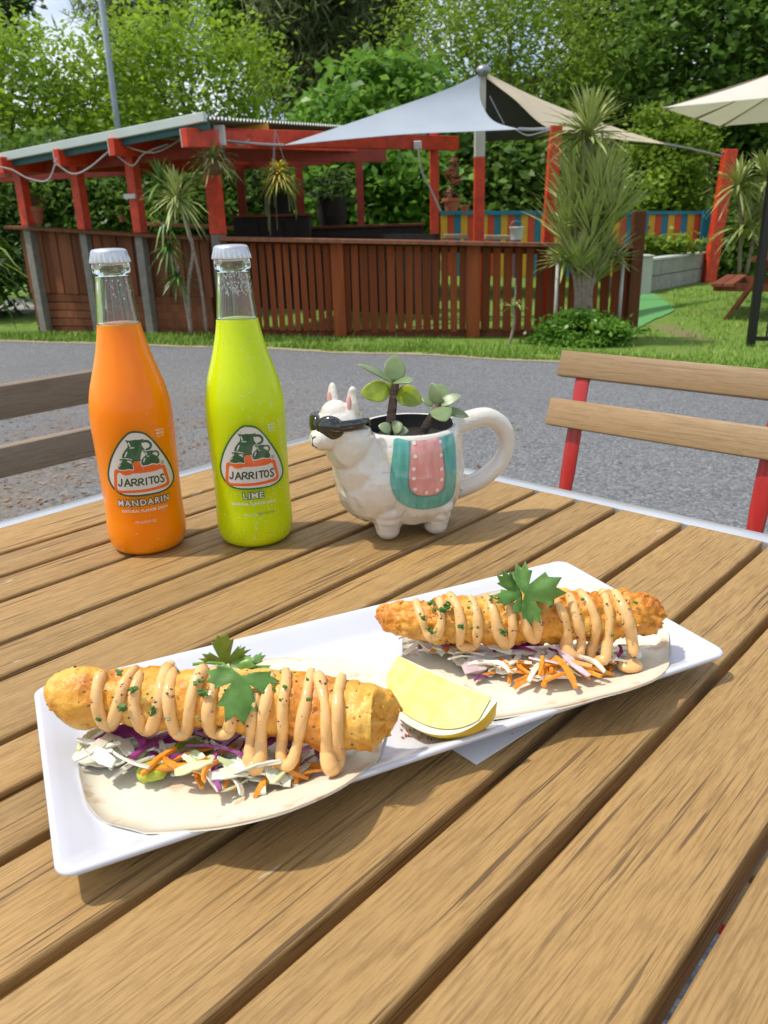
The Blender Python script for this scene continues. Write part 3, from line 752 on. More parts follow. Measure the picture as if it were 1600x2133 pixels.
# =================================================================== LEMON WEDGE
def lemon():
    t = NT('lemon_flesh'); v = t.coord('Object'); n1 = t.noise(t.coord('Object', (90, 160, 120)), 1.0, 4)
    t.col(t.ramp(n1, [(0.3, (0.74, 0.58, 0.13)), (0.7, (0.80, 0.69, 0.27))])); t.set(Roughness=0.24, Subsurface_Weight=0.5, Subsurface_Scale=0.006); t.bump(n1, 0.25, 0.0006); mf = t.m
    mp = plain('lemon_pith', (0.74, 0.70, 0.52), 0.5, 0.05, 80, sss=0.4, ssss=0.004)
    t = NT('lemon_rind'); v = t.coord('Object'); t.col(t.ramp(t.noise(v, 60, 3), [(0.3, (0.78, 0.52, 0.02)), (0.7, (0.85, 0.62, 0.05))])); t.set(Roughness=0.3); t.bump(t.noise(v, 700, 2), 0.3, 0.0004); mr = t.m
    A, B = pz(822, 1362, PZ + 0.0290), pz(1036, 1460, PZ + 0.0290)       # the two tips of the wedge
    ax = (B - A); HL = ax.length / 2; ax.normalize(); C = (A + B) / 2
    # the lemon's core edge is at the back and top, the rind rests on the plate towards the camera
    toc = (CAM - C); toc = (toc - ax * toc.dot(ax)).normalized()
    up = Vector((0, 0, 1)); up = (up - ax * up.dot(ax)).normalized(); fr = ax.cross(up); fr = fr if fr.dot(toc) > 0 else -fr
    Rr = 0.0300
    a0, a1 = R(-98), R(-38)                                              # from straight down/forward up to the cut face shown
    core = C
    def pt(s, a, rad):                                                 # s in -1..1 along the axis, a angle, rad 0..1
        prof = math.sqrt(max(0.0, 1 - abs(s) ** 2.3)); r = Rr * prof * rad
        return core + ax * (s * HL) + (fr * math.cos(a) + up * math.sin(a)) * r
    root = thing('lemon_wedge', C - Vector((0, 0, 0.012)), 'pale yellow lemon wedge lying on the plate between the tacos', 'lemon')
    NS, NA = 40, 12
    m = MB(); vs = [pt(-1 + 2 * i / NS, a0 + (a1 - a0) * j / NA, 1.0) for i in range(NS + 1) for j in range(NA + 1)]
    m.add(vs, [(i * (NA + 1) + j, (i + 1) * (NA + 1) + j, (i + 1) * (NA + 1) + j + 1, i * (NA + 1) + j + 1) for i in range(NS) for j in range(NA)])
    # inner skin gives the rind its thickness
    m.build('rind', mr, root, smooth='all')
    for a, sg in ((a1, 1), (a0, -1)):
        for (r0, r1, mat, nm, off) in ((0.0, 1.0, mp, 'pith', 0.0), (0.03, 0.88, mf, 'flesh', 0.0005)):
            m = MB(); K = 10; vs = []
            nrm = (-fr * math.sin(a) + up * math.cos(a)) * sg
            for i in range(NS + 1):
                s = (-1 + 2 * i / NS) * (1 if nm == 'pith' else 0.90)
                for k in range(K + 1):
                    f = r0 + (r1 - r0) * k / K; p = pt(s, a, f)
                    if nm == 'flesh': p = p + nrm * (0.0002 * noise.noise(p * 200) + 0.0003)
                    vs.append(p + nrm * (0 if nm == 'pith' else off))
            m.add(vs, [(i * (K + 1) + k, (i + 1) * (K + 1) + k, (i + 1) * (K + 1) + k + 1, i * (K + 1) + k + 1) for i in range(NS) for k in range(K)])
            m.build(nm, mat, root, smooth='all')
    return root
lemon()
# =================================================================== BOTTLES
PROF = [(0, 24.5), (1.2, 27.4), (4, 29.9), (9, 31.6), (16, 32.4), (24, 32.3), (32, 31.8), (44, 31.6), (60, 31.8), (80, 32.2), (98, 32.6), (110, 32.7), (120, 32.2), (128, 31.1),
        (137, 29.2), (146, 26.5), (156, 23.4), (166, 20.6), (176, 18.3), (186, 16.6), (198, 15.3), (210, 14.2), (219, 13.3), (223, 13.1), (224.5, 13.4), (226, 14.2), (230.5, 14.3), (231.8, 13.7), (233, 13.3), (238, 13.3)]
def prof_r(z): return float(np.interp(z, [p[0] for p in PROF], [p[1] for p in PROF]))
_cp = catmull([Vector((z, r, 0)) for z, r in PROF[:24]], 5)
PFINE = [(v.x, v.y) for v in _cp] + PROF[24:]
LIQ = 186.5
def soda_mat(name, a, b, sssr):
    t = NT(name); vv = t.coord('Object'); t.col(t.ramp(t.noise(vv, 14, 3), [(0.3, a), (0.7, b)]))
    t.set(Roughness=0.35, Subsurface_Weight=1.0, Subsurface_Scale=0.030, Coat_Weight=0.4, Coat_Roughness=0.02, Coat_IOR=1.45)
    t.b.inputs['Subsurface Radius'].default_value = sssr; t.b.inputs['Specular IOR Level'].default_value = 0.2
    nb = t.node('ShaderNodeBump'); nb.inputs['Strength'].default_value = 0.10; nb.inputs['Distance'].default_value = 0.001
    v4 = t.node('ShaderNodeTexVoronoi'); v4.inputs['Scale'].default_value = 900; t.link(vv, v4.inputs['Vector'])
    t.link(t.ramp(v4.outputs['Distance'], [(0.0, 1.0), (0.35, 0.0)]), nb.inputs['Height']); t.link(nb.outputs['Normal'], t.b.inputs['Coat Normal'])
    return t.m
t = NT('bottle_glass'); t.set(Roughness=0.0, Transmission_Weight=1.0, IOR=1.48); t.b.inputs['Base Color'].default_value = (0.93, 0.97, 0.95, 1); M_GLASS = t.m
t = NT('condensation'); t.set(Roughness=0.25, Transmission_Weight=0.8, IOR=1.33); t.b.inputs['Base Color'].default_value = (0.95, 0.97, 0.97, 1); M_DEW = t.m
M_CAP = plain('crown_cap_silver', (0.62, 0.63, 0.67), 0.32, 0.05, 60, metal=0.8)
PRINT = {}
def pr(name, c, rough=0.35): PRINT[name] = plain('print_' + name, c, rough, 0.03, 50, coat=0.6); return PRINT[name]
pr('white', (0.62, 0.60, 0.57)); pr('green', (0.010, 0.085, 0.030)); pr('outline', (0.006, 0.15, 0.025)); pr('darkoutline', (0.018, 0.055, 0.02)); pr('orange', (0.75, 0.11, 0.012)); pr('ink', (0.012, 0.05, 0.018)); pr('dust', (0.75, 0.72, 0.60)); pr('code', (0.10, 0.12, 0.01))

def inside_poly(poly, x, y):
    c = False; j = len(poly) - 1
    for i in range(len(poly)):
        if (poly[i][1] > y) != (poly[j][1] > y) and x < (poly[j][0] - poly[i][0]) * (y - poly[i][1]) / (poly[j][1] - poly[i][1]) + poly[i][0]: c = not c
        j = i
    return c
def fill(polys, step):
    # even-odd fill of closed loops with interior points so that it can be bent round a surface
    pts = []; ed = []
    for P in polys:
        b = len(pts); pts += [Vector((p[0], p[1])) for p in P]; ed += [(b + i, b + (i + 1) % len(P)) for i in range(len(P))]
    def ins(x, y): return sum(inside_poly(P, x, y) for P in polys) % 2 == 1
    xs = [p.x for p in pts]; ys = [p.y for p in pts]; x = min(xs) + step * 0.51
    while x < max(xs):
        y = min(ys) + step * 0.47
        while y < max(ys):
            if ins(x, y): pts.append(Vector((x, y)))
            y += step
        x += step
    V, E_, F, _, _, _ = delaunay_2d_cdt(pts, ed, [], 0, 1e-6)
    fs = [tuple(f) for f in F if ins(sum(V[i].x for i in f) / len(f), sum(V[i].y for i in f) / len(f))]
    return V, fs
def stroke(pts, w, k=5, closed=False, curve=True):
    P = [Vector((p[0], p[1], 0)) for p in pts]
    if curve and len(P) > 2: P = catmull(P, k, closed)
    n = len(P); Lf = []; Rt = []
    for i in range(n):
        if closed: t_ = P[(i + 1) % n] - P[i - 1]
        else: t_ = P[min(i + 1, n - 1)] - P[max(i - 1, 0)]
        t_.normalize(); nn = Vector((-t_.y, t_.x, 0)) * (w / 2)
        Lf.append(P[i] + nn); Rt.append(P[i] - nn)
    if closed: return [[(p.x, p.y) for p in Lf], [(p.x, p.y) for p in Rt]]
    t0 = (P[0] - P[1]).normalized() * (w * 0.35); t1 = (P[-1] - P[-2]).normalized() * (w * 0.35)
    return [[(p.x, p.y) for p in Lf] + [((P[-1] + t1).x, (P[-1] + t1).y)] + [(p.x, p.y) for p in Rt[::-1]] + [((P[0] + t0).x, (P[0] + t0).y)]]
def text_mesh(s, size, offset=0.0, spacing=1.0, shear=0.0):
    cu = bpy.data.curves.new('t', 'FONT'); cu.body = s; cu.size = size; cu.align_x = 'CENTER'; cu.align_y = 'CENTER'; cu.offset = offset; cu.space_character = spacing; cu.resolution_u = 3; cu.shear = shear
    o = bpy.data.objects.new('t', cu); COL.objects.link(o); bpy.context.view_layer.update()
    me = bpy.data.meshes.new_from_object(o.evaluated_get(bpy.context.evaluated_depsgraph_get()))
    bm = bmesh.new(); bm.from_mesh(me)
    xs = [v.co.x for v in bm.verts]
    x = min(xs)
    while x < max(xs):
        bmesh.ops.bisect_plane(bm, geom=bm.verts[:] + bm.edges[:] + bm.faces[:], plane_co=(x, 0, 0), plane_no=(1, 0, 0)); x += 1.5
    bm.verts.index_update()
    V = [Vector((v.co.x, v.co.y)) for v in bm.verts]; F = [tuple(v.index for v in f.verts) for f in bm.faces]
    bm.free(); bpy.data.objects.remove(o); bpy.data.curves.remove(cu); bpy.data.meshes.remove(me)
    return V, F
TILT = R(5.3); ES = 0.0656
def EE(p):
    dx, dy = p[0] - 700, 1230 - p[1]
    u = (dx * math.cos(TILT) + dy * math.sin(TILT)) * ES - 1.2; v = (-dx * math.sin(TILT) + dy * math.cos(TILT)) * ES
    ua = 32 * math.asin(clamp(u / 33.4, -0.98, 0.98))
    v += 0.34 * 30 * (1 - math.cos(ua / 32)) * -0.55 + 0.3
    return (ua, v)
EGG = [(660, 405), (760, 425), (850, 500), (960, 640), (1060, 800), (1120, 960), (1118, 1060), (1060, 1140), (950, 1190), (800, 1215), (650, 1228), (500, 1222), (400, 1180), (330, 1090), (300, 980), (315, 860), (360, 720), (440, 570), (530, 460), (590, 415)]
def egg(ins):
    cx_, cy_ = 700, 880; out = []
    for x, y in EGG:
        d = math.hypot(x - cx_, y - cy_); out.append((x + (cx_ - x) / d * ins, y + (cy_ - y) / d * ins))
    return [(v.x, v.y) for v in catmull([Vector((a, b, 0)) for a, b in out], 4, True)]
def sm(P, k=3): return [(v.x, v.y) for v in catmull([Vector((a, b, 0)) for a, b in P], k, True)]
SIGN_O = sm([(392, 890), (470, 884), (560, 900), (700, 880), (900, 858), (965, 838), (1002, 850), (1035, 950), (1060, 1055), (1045, 1102), (990, 1128), (860, 1155), (720, 1176), (560, 1186), (420, 1188), (380, 1165), (370, 1115), (378, 1000)])
SIGN_I = sm([(425, 935), (510, 932), (700, 932), (880, 908), (955, 884), (975, 900), (1000, 975), (1025, 1045), (1010, 1074), (960, 1092), (850, 1118), (720, 1138), (560, 1148), (440, 1150), (412, 1130), (412, 1060)])
BOWLS = [[(440, 880), (500, 890), (560, 880), (620, 888), (612, 925), (570, 950), (510, 955), (462, 930)], [(613, 805), (650, 780), (700, 788), (716, 850), (748, 908), (690, 927), (620, 915)], [(722, 842), (800, 832), (870, 820), (942, 815), (943, 862), (890, 900), (830, 915), (770, 902), (737, 876)]]
P_BIG = [(530, 515), (640, 511), (755, 500), (725, 545), (730, 590), (765, 640), (722, 660), (705, 740), (720, 790), (690, 778), (640, 780), (615, 800), (600, 750), (540, 738), (485, 745), (495, 690), (530, 635), (560, 600), (562, 560)]
P_R = [(730, 655), (790, 652), (862, 646), (850, 690), (890, 710), (932, 760), (935, 808), (900, 822), (860, 815), (800, 830), (740, 838), (715, 810), (715, 770), (740, 730), (767, 705), (757, 675)]
P_L = [(455, 750), (545, 748), (540, 780), (580, 800), (612, 840), (610, 885), (560, 880), (500, 890), (440, 880), (440, 840), (460, 810), (477, 795), (470, 770)]
def emblem(dark):
    ring = 'darkoutline' if dark else 'outline'
    L = []   # part name, print colour, loops, layer
    L.append(('emblem_panel', 'white', [egg(4)], 1))
    L.append(('emblem_border', ring, [egg(-2), egg(22)], 2))
    L.append(('emblem_sign', 'orange', [SIGN_O, SIGN_I], 2))
    L.append(('emblem_bowl', 'orange', [sm(BOWLS[1])], 3)); L.append(('emblem_bowl', 'orange', [sm(BOWLS[0])], 4)); L.append(('emblem_bowl', 'orange', [sm(BOWLS[2])], 4))
    L.append(('emblem_jug', 'green', [P_BIG], 3)); L.append(('emblem_jug_handle', 'green', stroke([(735, 535), (790, 530), (832, 565), (826, 612), (775, 642)], 32), 3))
    L.append(('emblem_gap', 'white', stroke(P_R, 16, 3, True), 4)); L.append(('emblem_gap', 'white', stroke(P_L, 14, 3, True), 4))
    L.append(('emblem_jug', 'green', [sm(P_R, 2)], 5)); L.append(('emblem_jug_handle', 'green', stroke([(852, 668), (895, 658), (925, 684), (918, 722), (890, 735)], 20), 5))
    L.append(('emblem_jug', 'green', [sm(P_L, 2)], 5)); L.append(('emblem_jug_handle', 'green', stroke([(543, 768), (578, 762), (603, 786), (600, 828)], 15), 5))
    L.append(('emblem_gap', 'white', stroke([(722, 845), (760, 838), (800, 830), (840, 816), (870, 818), (905, 825), (940, 812)], 11), 6)); L.append(('emblem_gap', 'white', stroke([(438, 884), (500, 892), (560, 880), (615, 890)], 9), 6))
    for P, w in (([(572, 545), (590, 595)], 15), ([(585, 612), (636, 608)], 12), ([(548, 660), (525, 720)], 17), ([(770, 668), (783, 702)], 11), ([(785, 718), (812, 716)], 8), ([(757, 742), (742, 788)], 12), ([(480, 765), (486, 784)], 8), ([(463, 822), (451, 848)], 10)):
        L.append(('emblem_glint', 'white', stroke(P, w, curve=False), 6))
    W = 19
    for P in ([(468, 1003), (467, 1060), (455, 1090), (437, 1090), (428, 1072)], [(500, 1102), (518, 1050), (535, 1004)], [(535, 1004), (553, 1050), (572, 1094)], [(514, 1066), (560, 1061)],
              [(590, 1097), (589, 1050), (588, 1010)], [(588, 1012), (622, 1003), (647, 1020), (630, 1046), (593, 1052)], [(612, 1050), (634, 1068), (656, 1086)],
              [(675, 1091), (673, 1050), (672, 1008)], [(672, 1008), (706, 1000), (727, 1016), (712, 1040), (678, 1047)], [(696, 1045), (716, 1064), (738, 1080)],
              [(765, 990), (767, 1035), (768, 1082)], [(794, 990), (830, 985), (862, 980)], [(828, 986), (830, 1030), (833, 1072)],
              [(988, 968), (968, 957), (948, 974), (958, 1000), (980, 1015), (986, 1040), (966, 1056), (944, 1044)]):
        L.append(('brand_letter', 'ink', stroke(P, W, 4), 4))
    oval = [(895 + 27 * math.sin(a), 1020 - 42 * math.cos(a)) for a in [2 * math.pi * i / 20 for i in range(20)]]
    L.append(('brand_letter', 'ink', stroke(oval, W, 1, True), 4))
    reg = [(972 + 20 * math.sin(a), 803 - 20 * math.cos(a)) for a in [2 * math.pi * i / 18 for i in range(18)]]
    L.append(('registered_mark', 'ink', stroke(reg, 4, 1, True), 4)); L.append(('registered_mark', 'ink', stroke([(966, 814), (966, 793), (978, 797), (970, 803), (979, 814)], 4, 2), 4))
    return L
def wrap(V, u0, v0, ang0, layer):
    out = []
    for p in V:
        u, v = p[0] + u0, p[1] + v0; r = prof_r(v) + 0.05 + 0.035 * layer; a = ang0 + u / 32.0
        out.append((r * math.cos(a) / 1000, r * math.sin(a) / 1000, v / 1000))
    return out
def bottle(name, label, base_px, sodamat, emb_dark, flavour, loc, code, dew):
    root = thing(name, loc, label, 'bottle', 'soda bottles')
    toc = CAM - Vector(loc); ang0 = math.atan2(toc.y, toc.x)
    # liquid column seen through the glass wall
    low = [(z, r) for z, r in PFINE if z < LIQ] + [(LIQ, prof_r(LIQ)), (LIQ + 0.4, prof_r(LIQ) - 1.4), (LIQ, prof_r(LIQ) - 3)]
    m = MB(); m.lathe([(z / 1000 + 0.0008, r / 1000) for z, r in low], 72); m.build('soda', sodamat, root, smooth='all', local=True)
    # clear neck with wall thickness
    outer = [(LIQ + 0.3, prof_r(LIQ) + 0.02)] + [(z, r) for z, r in PFINE if z > LIQ + 0.5]
    inner = [(z, max(r - 2.4, 8.6)) for z, r in outer if z < 224] + [(226, 10.2), (238, 9.8)]
    prof = [(z / 1000, r / 1000) for z, r in outer] + [(z / 1000, r / 1000) for z, r in inner[::-1]]
    m = MB(); m.lathe(prof, 72, capb=False, capt=False); n = 72; e = (len(prof) - 1) * n
    m.add([], []); m.f += [(k + e, (k + 1) % n + e, (k + 1) % n, k) for k in range(n)]; m.mi += [0] * n
    g = m.build('glass_neck', M_GLASS, root, smooth='all', local=True)
    bm = bmesh.new(); bm.from_mesh(g.data); bmesh.ops.recalc_face_normals(bm, faces=bm.faces); bm.to_mesh(g.data); bm.free()
    # base rim of clear glass
    m = MB(); m.lathe([(0.0, 0.0225), (0.0004, 0.0248), (0.0020, 0.0268), (0.0016, 0.0250)], 60, capt=False); m.build('glass_base', M_GLASS, root, smooth='all', local=True)
    # crown cap
    cp = [(232.4, 14.7), (233.2, 14.75), (235, 14.5), (237, 14.2), (239, 13.9), (240.8, 13.5), (242.2, 12.4), (242.9, 10.0), (243.2, 5.0)]
    def wob(q, z): return 1 + 0.048 * math.cos(q * 21) * (1 - sstep(0.2330, 0.2405, z))
    m = MB(); m.lathe([(z / 1000, r / 1000) for z, r in cp], 168, wob=wob); m.build('crown_cap', M_CAP, root, smooth='all', local=True)
    lab = None
    items = emblem(emb_dark)
    by = {}
    for nm, colr, loops, layer in items:
        V, F = fill([[EE(p) for p in P] for P in loops], 1.6); by.setdefault((nm, colr), []).append((V, F, layer))
    panel = None
    for V, F, layer in by.pop(('emblem_panel', 'white')):
        m = MB(); m.add(wrap(V, 0, 53.3, ang0, layer), F); panel = m.build('emblem_panel', PRINT['white'], root, local=True)
    for (nm, colr), L in by.items():
        if nm == 'brand_letter' or nm == 'emblem_jug' or nm == 'emblem_bowl':
            for V, F, layer in L:
                m = MB(); m.add(wrap(V, 0, 53.3, ang0, layer), F); m.build(nm, PRINT[colr], panel, local=True)
        else:
            m = MB()
            for V, F, layer in L: m.add(wrap(V, 0, 53.3, ang0, layer), F)
            m.build(nm, PRINT[colr], panel, local=True)
    def put(txt, nm, colr, size, u, v, layer, off=0.0, sp_=1.0, sx=1.0, slope=0.0, par=None):
        V, F = text_mesh(txt, size, off, sp_); V = [(p.x * sx, p.y + p.x * slope) for p in V]
        m = MB(); m.add(wrap(V, u, v, ang0, layer), F); return m.build(nm, PRINT[colr], par or root, local=True)
    fs_ = 7.3
    sxx = 1.0 if flavour == 'LIME' else 0.98
    fo = put(flavour, 'flavour_outline', 'darkoutline' if emb_dark else 'outline', fs_, 0.2, 48.2, 1, 0.75, 1.24, sxx)
    put(flavour, 'flavour_lettering', 'white', fs_, 0.2, 48.2, 3, 0.13, 1.24, sxx, 0.0, fo)
    put('NATURAL FLAVOR SODA', 'small_lettering', 'dust', 3.2, 0.2, 41.4, 1, 0.07, 1.05, 1.02)
    put('370 mL (12.5 FL OZ)', 'small_lettering', 'dust', 2.7, -0.5, 31.8, 1, 0.02, 1.0, 0.72)
    put('MADE IN', 'small_lettering', 'dust', 2.3, 20.5, 105.6, 1, 0.04, 1.0, 0.78); put('MEXICO', 'small_lettering', 'dust', 2.6, 20.8, 103.0, 1, 0.04, 1.0, 0.78); put('Since 1950', 'small_lettering', 'dust', 2.0, 20.8, 100.6, 1, 0.0, 1.0, 0.78)
    if code: put('00502 0421330', 'date_code', 'code', 2.9, 10.0, 32.2, 2, 0.0, 1.02, 0.80)
    # raised seam ring and beads of condensation
    rr = random.Random(len(label)); m = MB()
    for k in range(dew):
        z = rr.choice([rr.uniform(205, 223), rr.uniform(207, 223), rr.uniform(95, 175), rr.uniform(10, 60)]); a = ang0 + rr.gauss(0.45 if z < 180 else 0.1, 0.55)
        r = prof_r(z) / 1000; s = rr.uniform(0.0003, 0.0008) * (1 if z < 190 else 0.9)
        rot = Matrix.Rotation(a, 3, 'Z')
        m.ell((r * math.cos(a), r * math.sin(a), z / 1000), (s * 0.55, s, s * rr.uniform(0.9, 1.6)), rot, 8, 5)
    o = m.build('condensation', M_DEW, root, smooth='all', local=True); o['kind'] = 'stuff'
    return root
M_MAND = soda_mat('mandarin_soda', (0.84, 0.235, 0.0005), (0.90, 0.275, 0.001), (1.0, 0.30, 0.02))
M_LIME = soda_mat('lime_soda', (0.53, 0.65, 0.001), (0.59, 0.71, 0.002), (0.8, 1.0, 0.06))
B1 = pz(312, 1133, TZ); B2 = pz(535, 1118, TZ)
bottle('soda_bottle', 'capped glass bottle of orange mandarin soda, leftmost on the table', None, M_MAND, True, 'MANDARIN', B1, False, 60)
bottle('soda_bottle', 'capped glass bottle of lime green soda beside the llama mug', None, M_LIME, False, 'LIME', B2, True, 420)

# =================================================================== LLAMA MUG
LC = Vector((0.0225, 0.662, TZ)); LA = R(14)
EX = Vector((math.cos(LA), math.sin(LA), 0)); EY = Vector((-math.sin(LA), math.cos(LA), 0)); EZ = Vector((0, 0, 1))
def lp(x, y, z): return EX * x + EY * y + EZ * z          # mug coordinates, relative to LC
llama = thing('llama_mug', LC, 'white ceramic llama shaped mug wearing black sunglasses, used as planter', 'mug')
t = NT('glazed_ceramic'); vv = t.coord('Object')
t.col(t.ramp(t.noise(vv, 26, 4), [(0.3, (0.68, 0.635, 0.56)), (0.7, (0.74, 0.70, 0.63))]))
t.set(Roughness=0.16, Coat_Weight=1.0, Coat_Roughness=0.05, Subsurface_Weight=0.15, Subsurface_Scale=0.003)
w1 = t.noise(t.coord('Object', (95, 95, 55)), 1.0, 3, 0.5, 2.5)
t.bump(w1, 0.30, 0.0020); M_CER = t.m
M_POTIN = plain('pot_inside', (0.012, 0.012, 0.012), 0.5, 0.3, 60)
m = MB()
body = [(0.0105, 0.010), (0.0115, 0.028), (0.015, 0.0355), (0.024, 0.0415), (0.036, 0.0455), (0.048, 0.0480), (0.060, 0.0488), (0.072, 0.0482), (0.082, 0.0468), (0.089, 0.0450), (0.0925, 0.0432), (0.0936, 0.0418), (0.0930, 0.0400)]
def place(v): return lp(v[0], v[1], v[2])
b0 = len(m.v); m.lathe(body, 48); m.v[b0:] = [tuple(place(v)) for v in m.v[b0:]]
rotb = Matrix((EX, EY, EZ)).transposed()
m.ell(lp(-0.032, -0.006, 0.050), (0.035, 0.038, 0.038), rotb, 28, 18)
m.ell(lp(-0.046, -0.014, 0.066), (0.0235, 0.026, 0.032), rotb, 24, 16)
m.ell(lp(-0.056, -0.020, 0.088), (0.0205, 0.0215, 0.026), rotb, 24, 16)
F = Vector((-0.74, -0.67, 0)).normalized(); S = Vector((-F.y, F.x, 0)); S = S if S.x > 0 else -S          # facing, and towards the viewer's right
HC = Vector((-0.0560, -0.034, 0.1010))                        # head centre relative to LC (world axes)
rh = Matrix((F, S, EZ)).transposed()
m.ell(HC, (0.0225, 0.0210, 0.0195), rh, 26, 18)
m.ell(HC + F * 0.0150 - EZ * 0.0055, (0.0135, 0.0125, 0.0115), rh, 22, 14)
m.ell(HC + F * 0.0205 - EZ * 0.0070, (0.0085, 0.0085, 0.0080), rh, 18, 12)
m.ell(HC + EZ * 0.012 + F * 0.004, (0.0125, 0.0125, 0.011), rh, 18, 12)             # forelock
for sg in (-1, 1):
    for k in range(7):
        f = k / 6; m.ell(HC + S * (sg * (0.0115 + 0.0012 * f)) - F * 0.004 + EZ * (0.012 + 0.0165 * f), (0.0048 * (1 - 0.35 * f), 0.0066 * (1 - 0.42 * f * f), 0.006), rh, 14, 10)
for (x, y) in ((-0.026, -0.024), (0.0165, -0.025), (-0.022, 0.022), (0.022, 0.022)):
    for z, r in ((0.0095, 0.0108), (0.014, 0.0116), (0.020, 0.0135), (0.027, 0.0155)): m.ell(lp(x, y, z), (r, r, 0.0095), None, 16, 12)
hp = catmull([lp(0.038, 0.000, 0.0850), lp(0.056, 0.001, 0.0915), lp(0.074, 0.002, 0.0925), lp(0.0885, 0.003, 0.082), lp(0.0925, 0.003, 0.066), lp(0.086, 0.003, 0.050), lp(0.069, 0.002, 0.0365), lp(0.048, 0.001, 0.0300), lp(0.032, 0.000, 0.0300)], 6)
m.tube(hp, [0.0080 + 0.0016 * abs(2 * i / (len(hp) - 1) - 1) ** 2 for i in range(len(hp))], 16)
tmp = m.build('tmp', M_CER)
rm = tmp.modifiers.new('r', 'REMESH'); rm.mode = 'VOXEL'; rm.voxel_size = 0.00085; rm.use_smooth_shade = True
smd = tmp.modifiers.new('s', 'SMOOTH'); smd.factor = 0.6; smd.iterations = 9
cut = MB(); cut.lathe([(0.070, 0.0335), (0.082, 0.0385), (0.125, 0.0392)], 64); cut.v = [tuple(place(v)) for v in cut.v]; cuto = cut.build('cut', M_POTIN)
bo = tmp.modifiers.new('b', 'BOOLEAN'); bo.operation = 'DIFFERENCE'; bo.solver = 'EXACT'; bo.object = cuto
try: bo.material_mode = 'TRANSFER'
except Exception: pass
bpy.context.view_layer.update()
dg = bpy.context.evaluated_depsgraph_get(); me = bpy.data.meshes.new_from_object(tmp.evaluated_get(dg))
bpy.data.objects.remove(tmp); bpy.data.objects.remove(cuto)
nv_ = len(me.vertices); co_ = np.empty(nv_ * 3, dtype=np.float32); no_ = np.empty(nv_ * 3, dtype=np.float32); me.vertices.foreach_get('co', co_); me.vertex_normals.foreach_get('vector', no_)
co_ = co_.reshape(-1, 3); no_ = no_.reshape(-1, 3)
for i_ in range(nv_):
    p_ = Vector(co_[i_].tolist()); ex_ = p_.dot(EX); hd_ = (p_ - HC).length
    w_ = max(1 - sstep(-0.046, -0.026, ex_), 1 - sstep(0.020, 0.033, p_.z)) * sstep(0.022, 0.030, hd_) * sstep(0.006, 0.016, p_.z)
    if w_ > 0.01 and (ex_ < 0.04):
        q_ = Vector((p_.x * 75 + p_.z * 30, p_.y * 75 + p_.z * 22, p_.z * 48)); h_ = 1 - abs(noise.noise(q_)) * 2.4
        co_[i_] += no_[i_] * (0.0011 * w_ * (h_ - 0.45))
me.vertices.foreach_set('co', co_.ravel()); me.update()
me.name = 'body'; me.polygons.foreach_set('use_smooth', [True] * len(me.polygons))
try: me.set_sharp_from_angle(angle=R(45))
except Exception: pass
mug = bpy.data.objects.new('body', me); COL.objects.link(mug); mug.parent = llama
if len(me.materials) < 2: me.materials.append(M_POTIN)
BVL = BVHTree.FromPolygons([v.co.copy() for v in me.vertices], [tuple(p.vertices) for p in me.polygons])
M_SHADES = plain('sunglasses_gloss', (0.006, 0.006, 0.006), 0.08, 0.2, 30, coat=1.0, spec=0.6); M_PINKE = plain('ear_pink', (0.72, 0.36, 0.34), 0.3, 0.1, 60, coat=0.5); M_NOSE = plain('nose_line', (0.02, 0.018, 0.02), 0.4, 0.1)
# sunglasses hug the face
sg_ = MB()
for sgn in (-1, 1):
    c = HC + F * 0.0175 + S * (sgn * 0.0092) + EZ * 0.0040; dirn = (F * 0.86 + S * (sgn * 0.5)).normalized()
    rl = Matrix((dirn, EZ.cross(dirn), EZ)).transposed(); sg_.ell(c, (0.0056, 0.0122, 0.0098), rl, 24, 14)
sg_.tube([HC + F * 0.0215 - S * 0.004 + EZ * 0.006, HC + F * 0.0222 + EZ * 0.0068, HC + F * 0.0215 + S * 0.004 + EZ * 0.006], 0.0022, 10)
gl = sg_.build('sunglasses', M_SHADES, llama, smooth='all', local=True)
for sgn in (-1, 1):
    arm = [HC + F * 0.0150 + S * (sgn * 0.0175) + EZ * 0.0055, HC + F * 0.006 + S * (sgn * 0.0213) + EZ * 0.0055, HC - F * 0.004 + S * (sgn * 0.0220) + EZ * 0.0050, HC - F * 0.014 + S * (sgn * 0.0195) + EZ * 0.0030]
    a_ = MB(); a_.tube(catmull(arm, 5), [0.0048] * 15 + [0.0036], 10, updir=S, flat=0.50); a_.build('temple_arm', M_SHADES, gl, smooth='all', local=True)
for sgn in (-1, 1):
    e = MB(); e.ell(HC + S * (sgn * 0.0122) - F * 0.0000 + EZ * 0.0210, (0.0016, 0.0025, 0.0066), rh, 16, 12); e.build('ear_inner', M_PINKE, llama, smooth='all', local=True)
def onsurf(p, d, off=0.0004):
    h = BVL.ray_cast(p, d); return (h[0] - d * off) if h[0] is not None else None
def decal(polys, step, off, name, mat, parent, plane_pt):
    V, Fc = fill(polys, step); d = EY.copy(); pts = []; ok = []
    for p in V:
        q = onsurf(lp(p.x, -0.12, p.y), d, off); pts.append(q if q is not None else lp(p.x, 0, p.y)); ok.append(q is not None)
    mm = MB(); mm.add(pts, [f for f in Fc if all(ok[i] for i in f)]); return mm.build(name, mat, parent, smooth='all', local=True)
def nose_pt(s, z): return onsurf(HC + F * 0.06 + S * s + EZ * z, -F, 0.0003)
nl = MB()
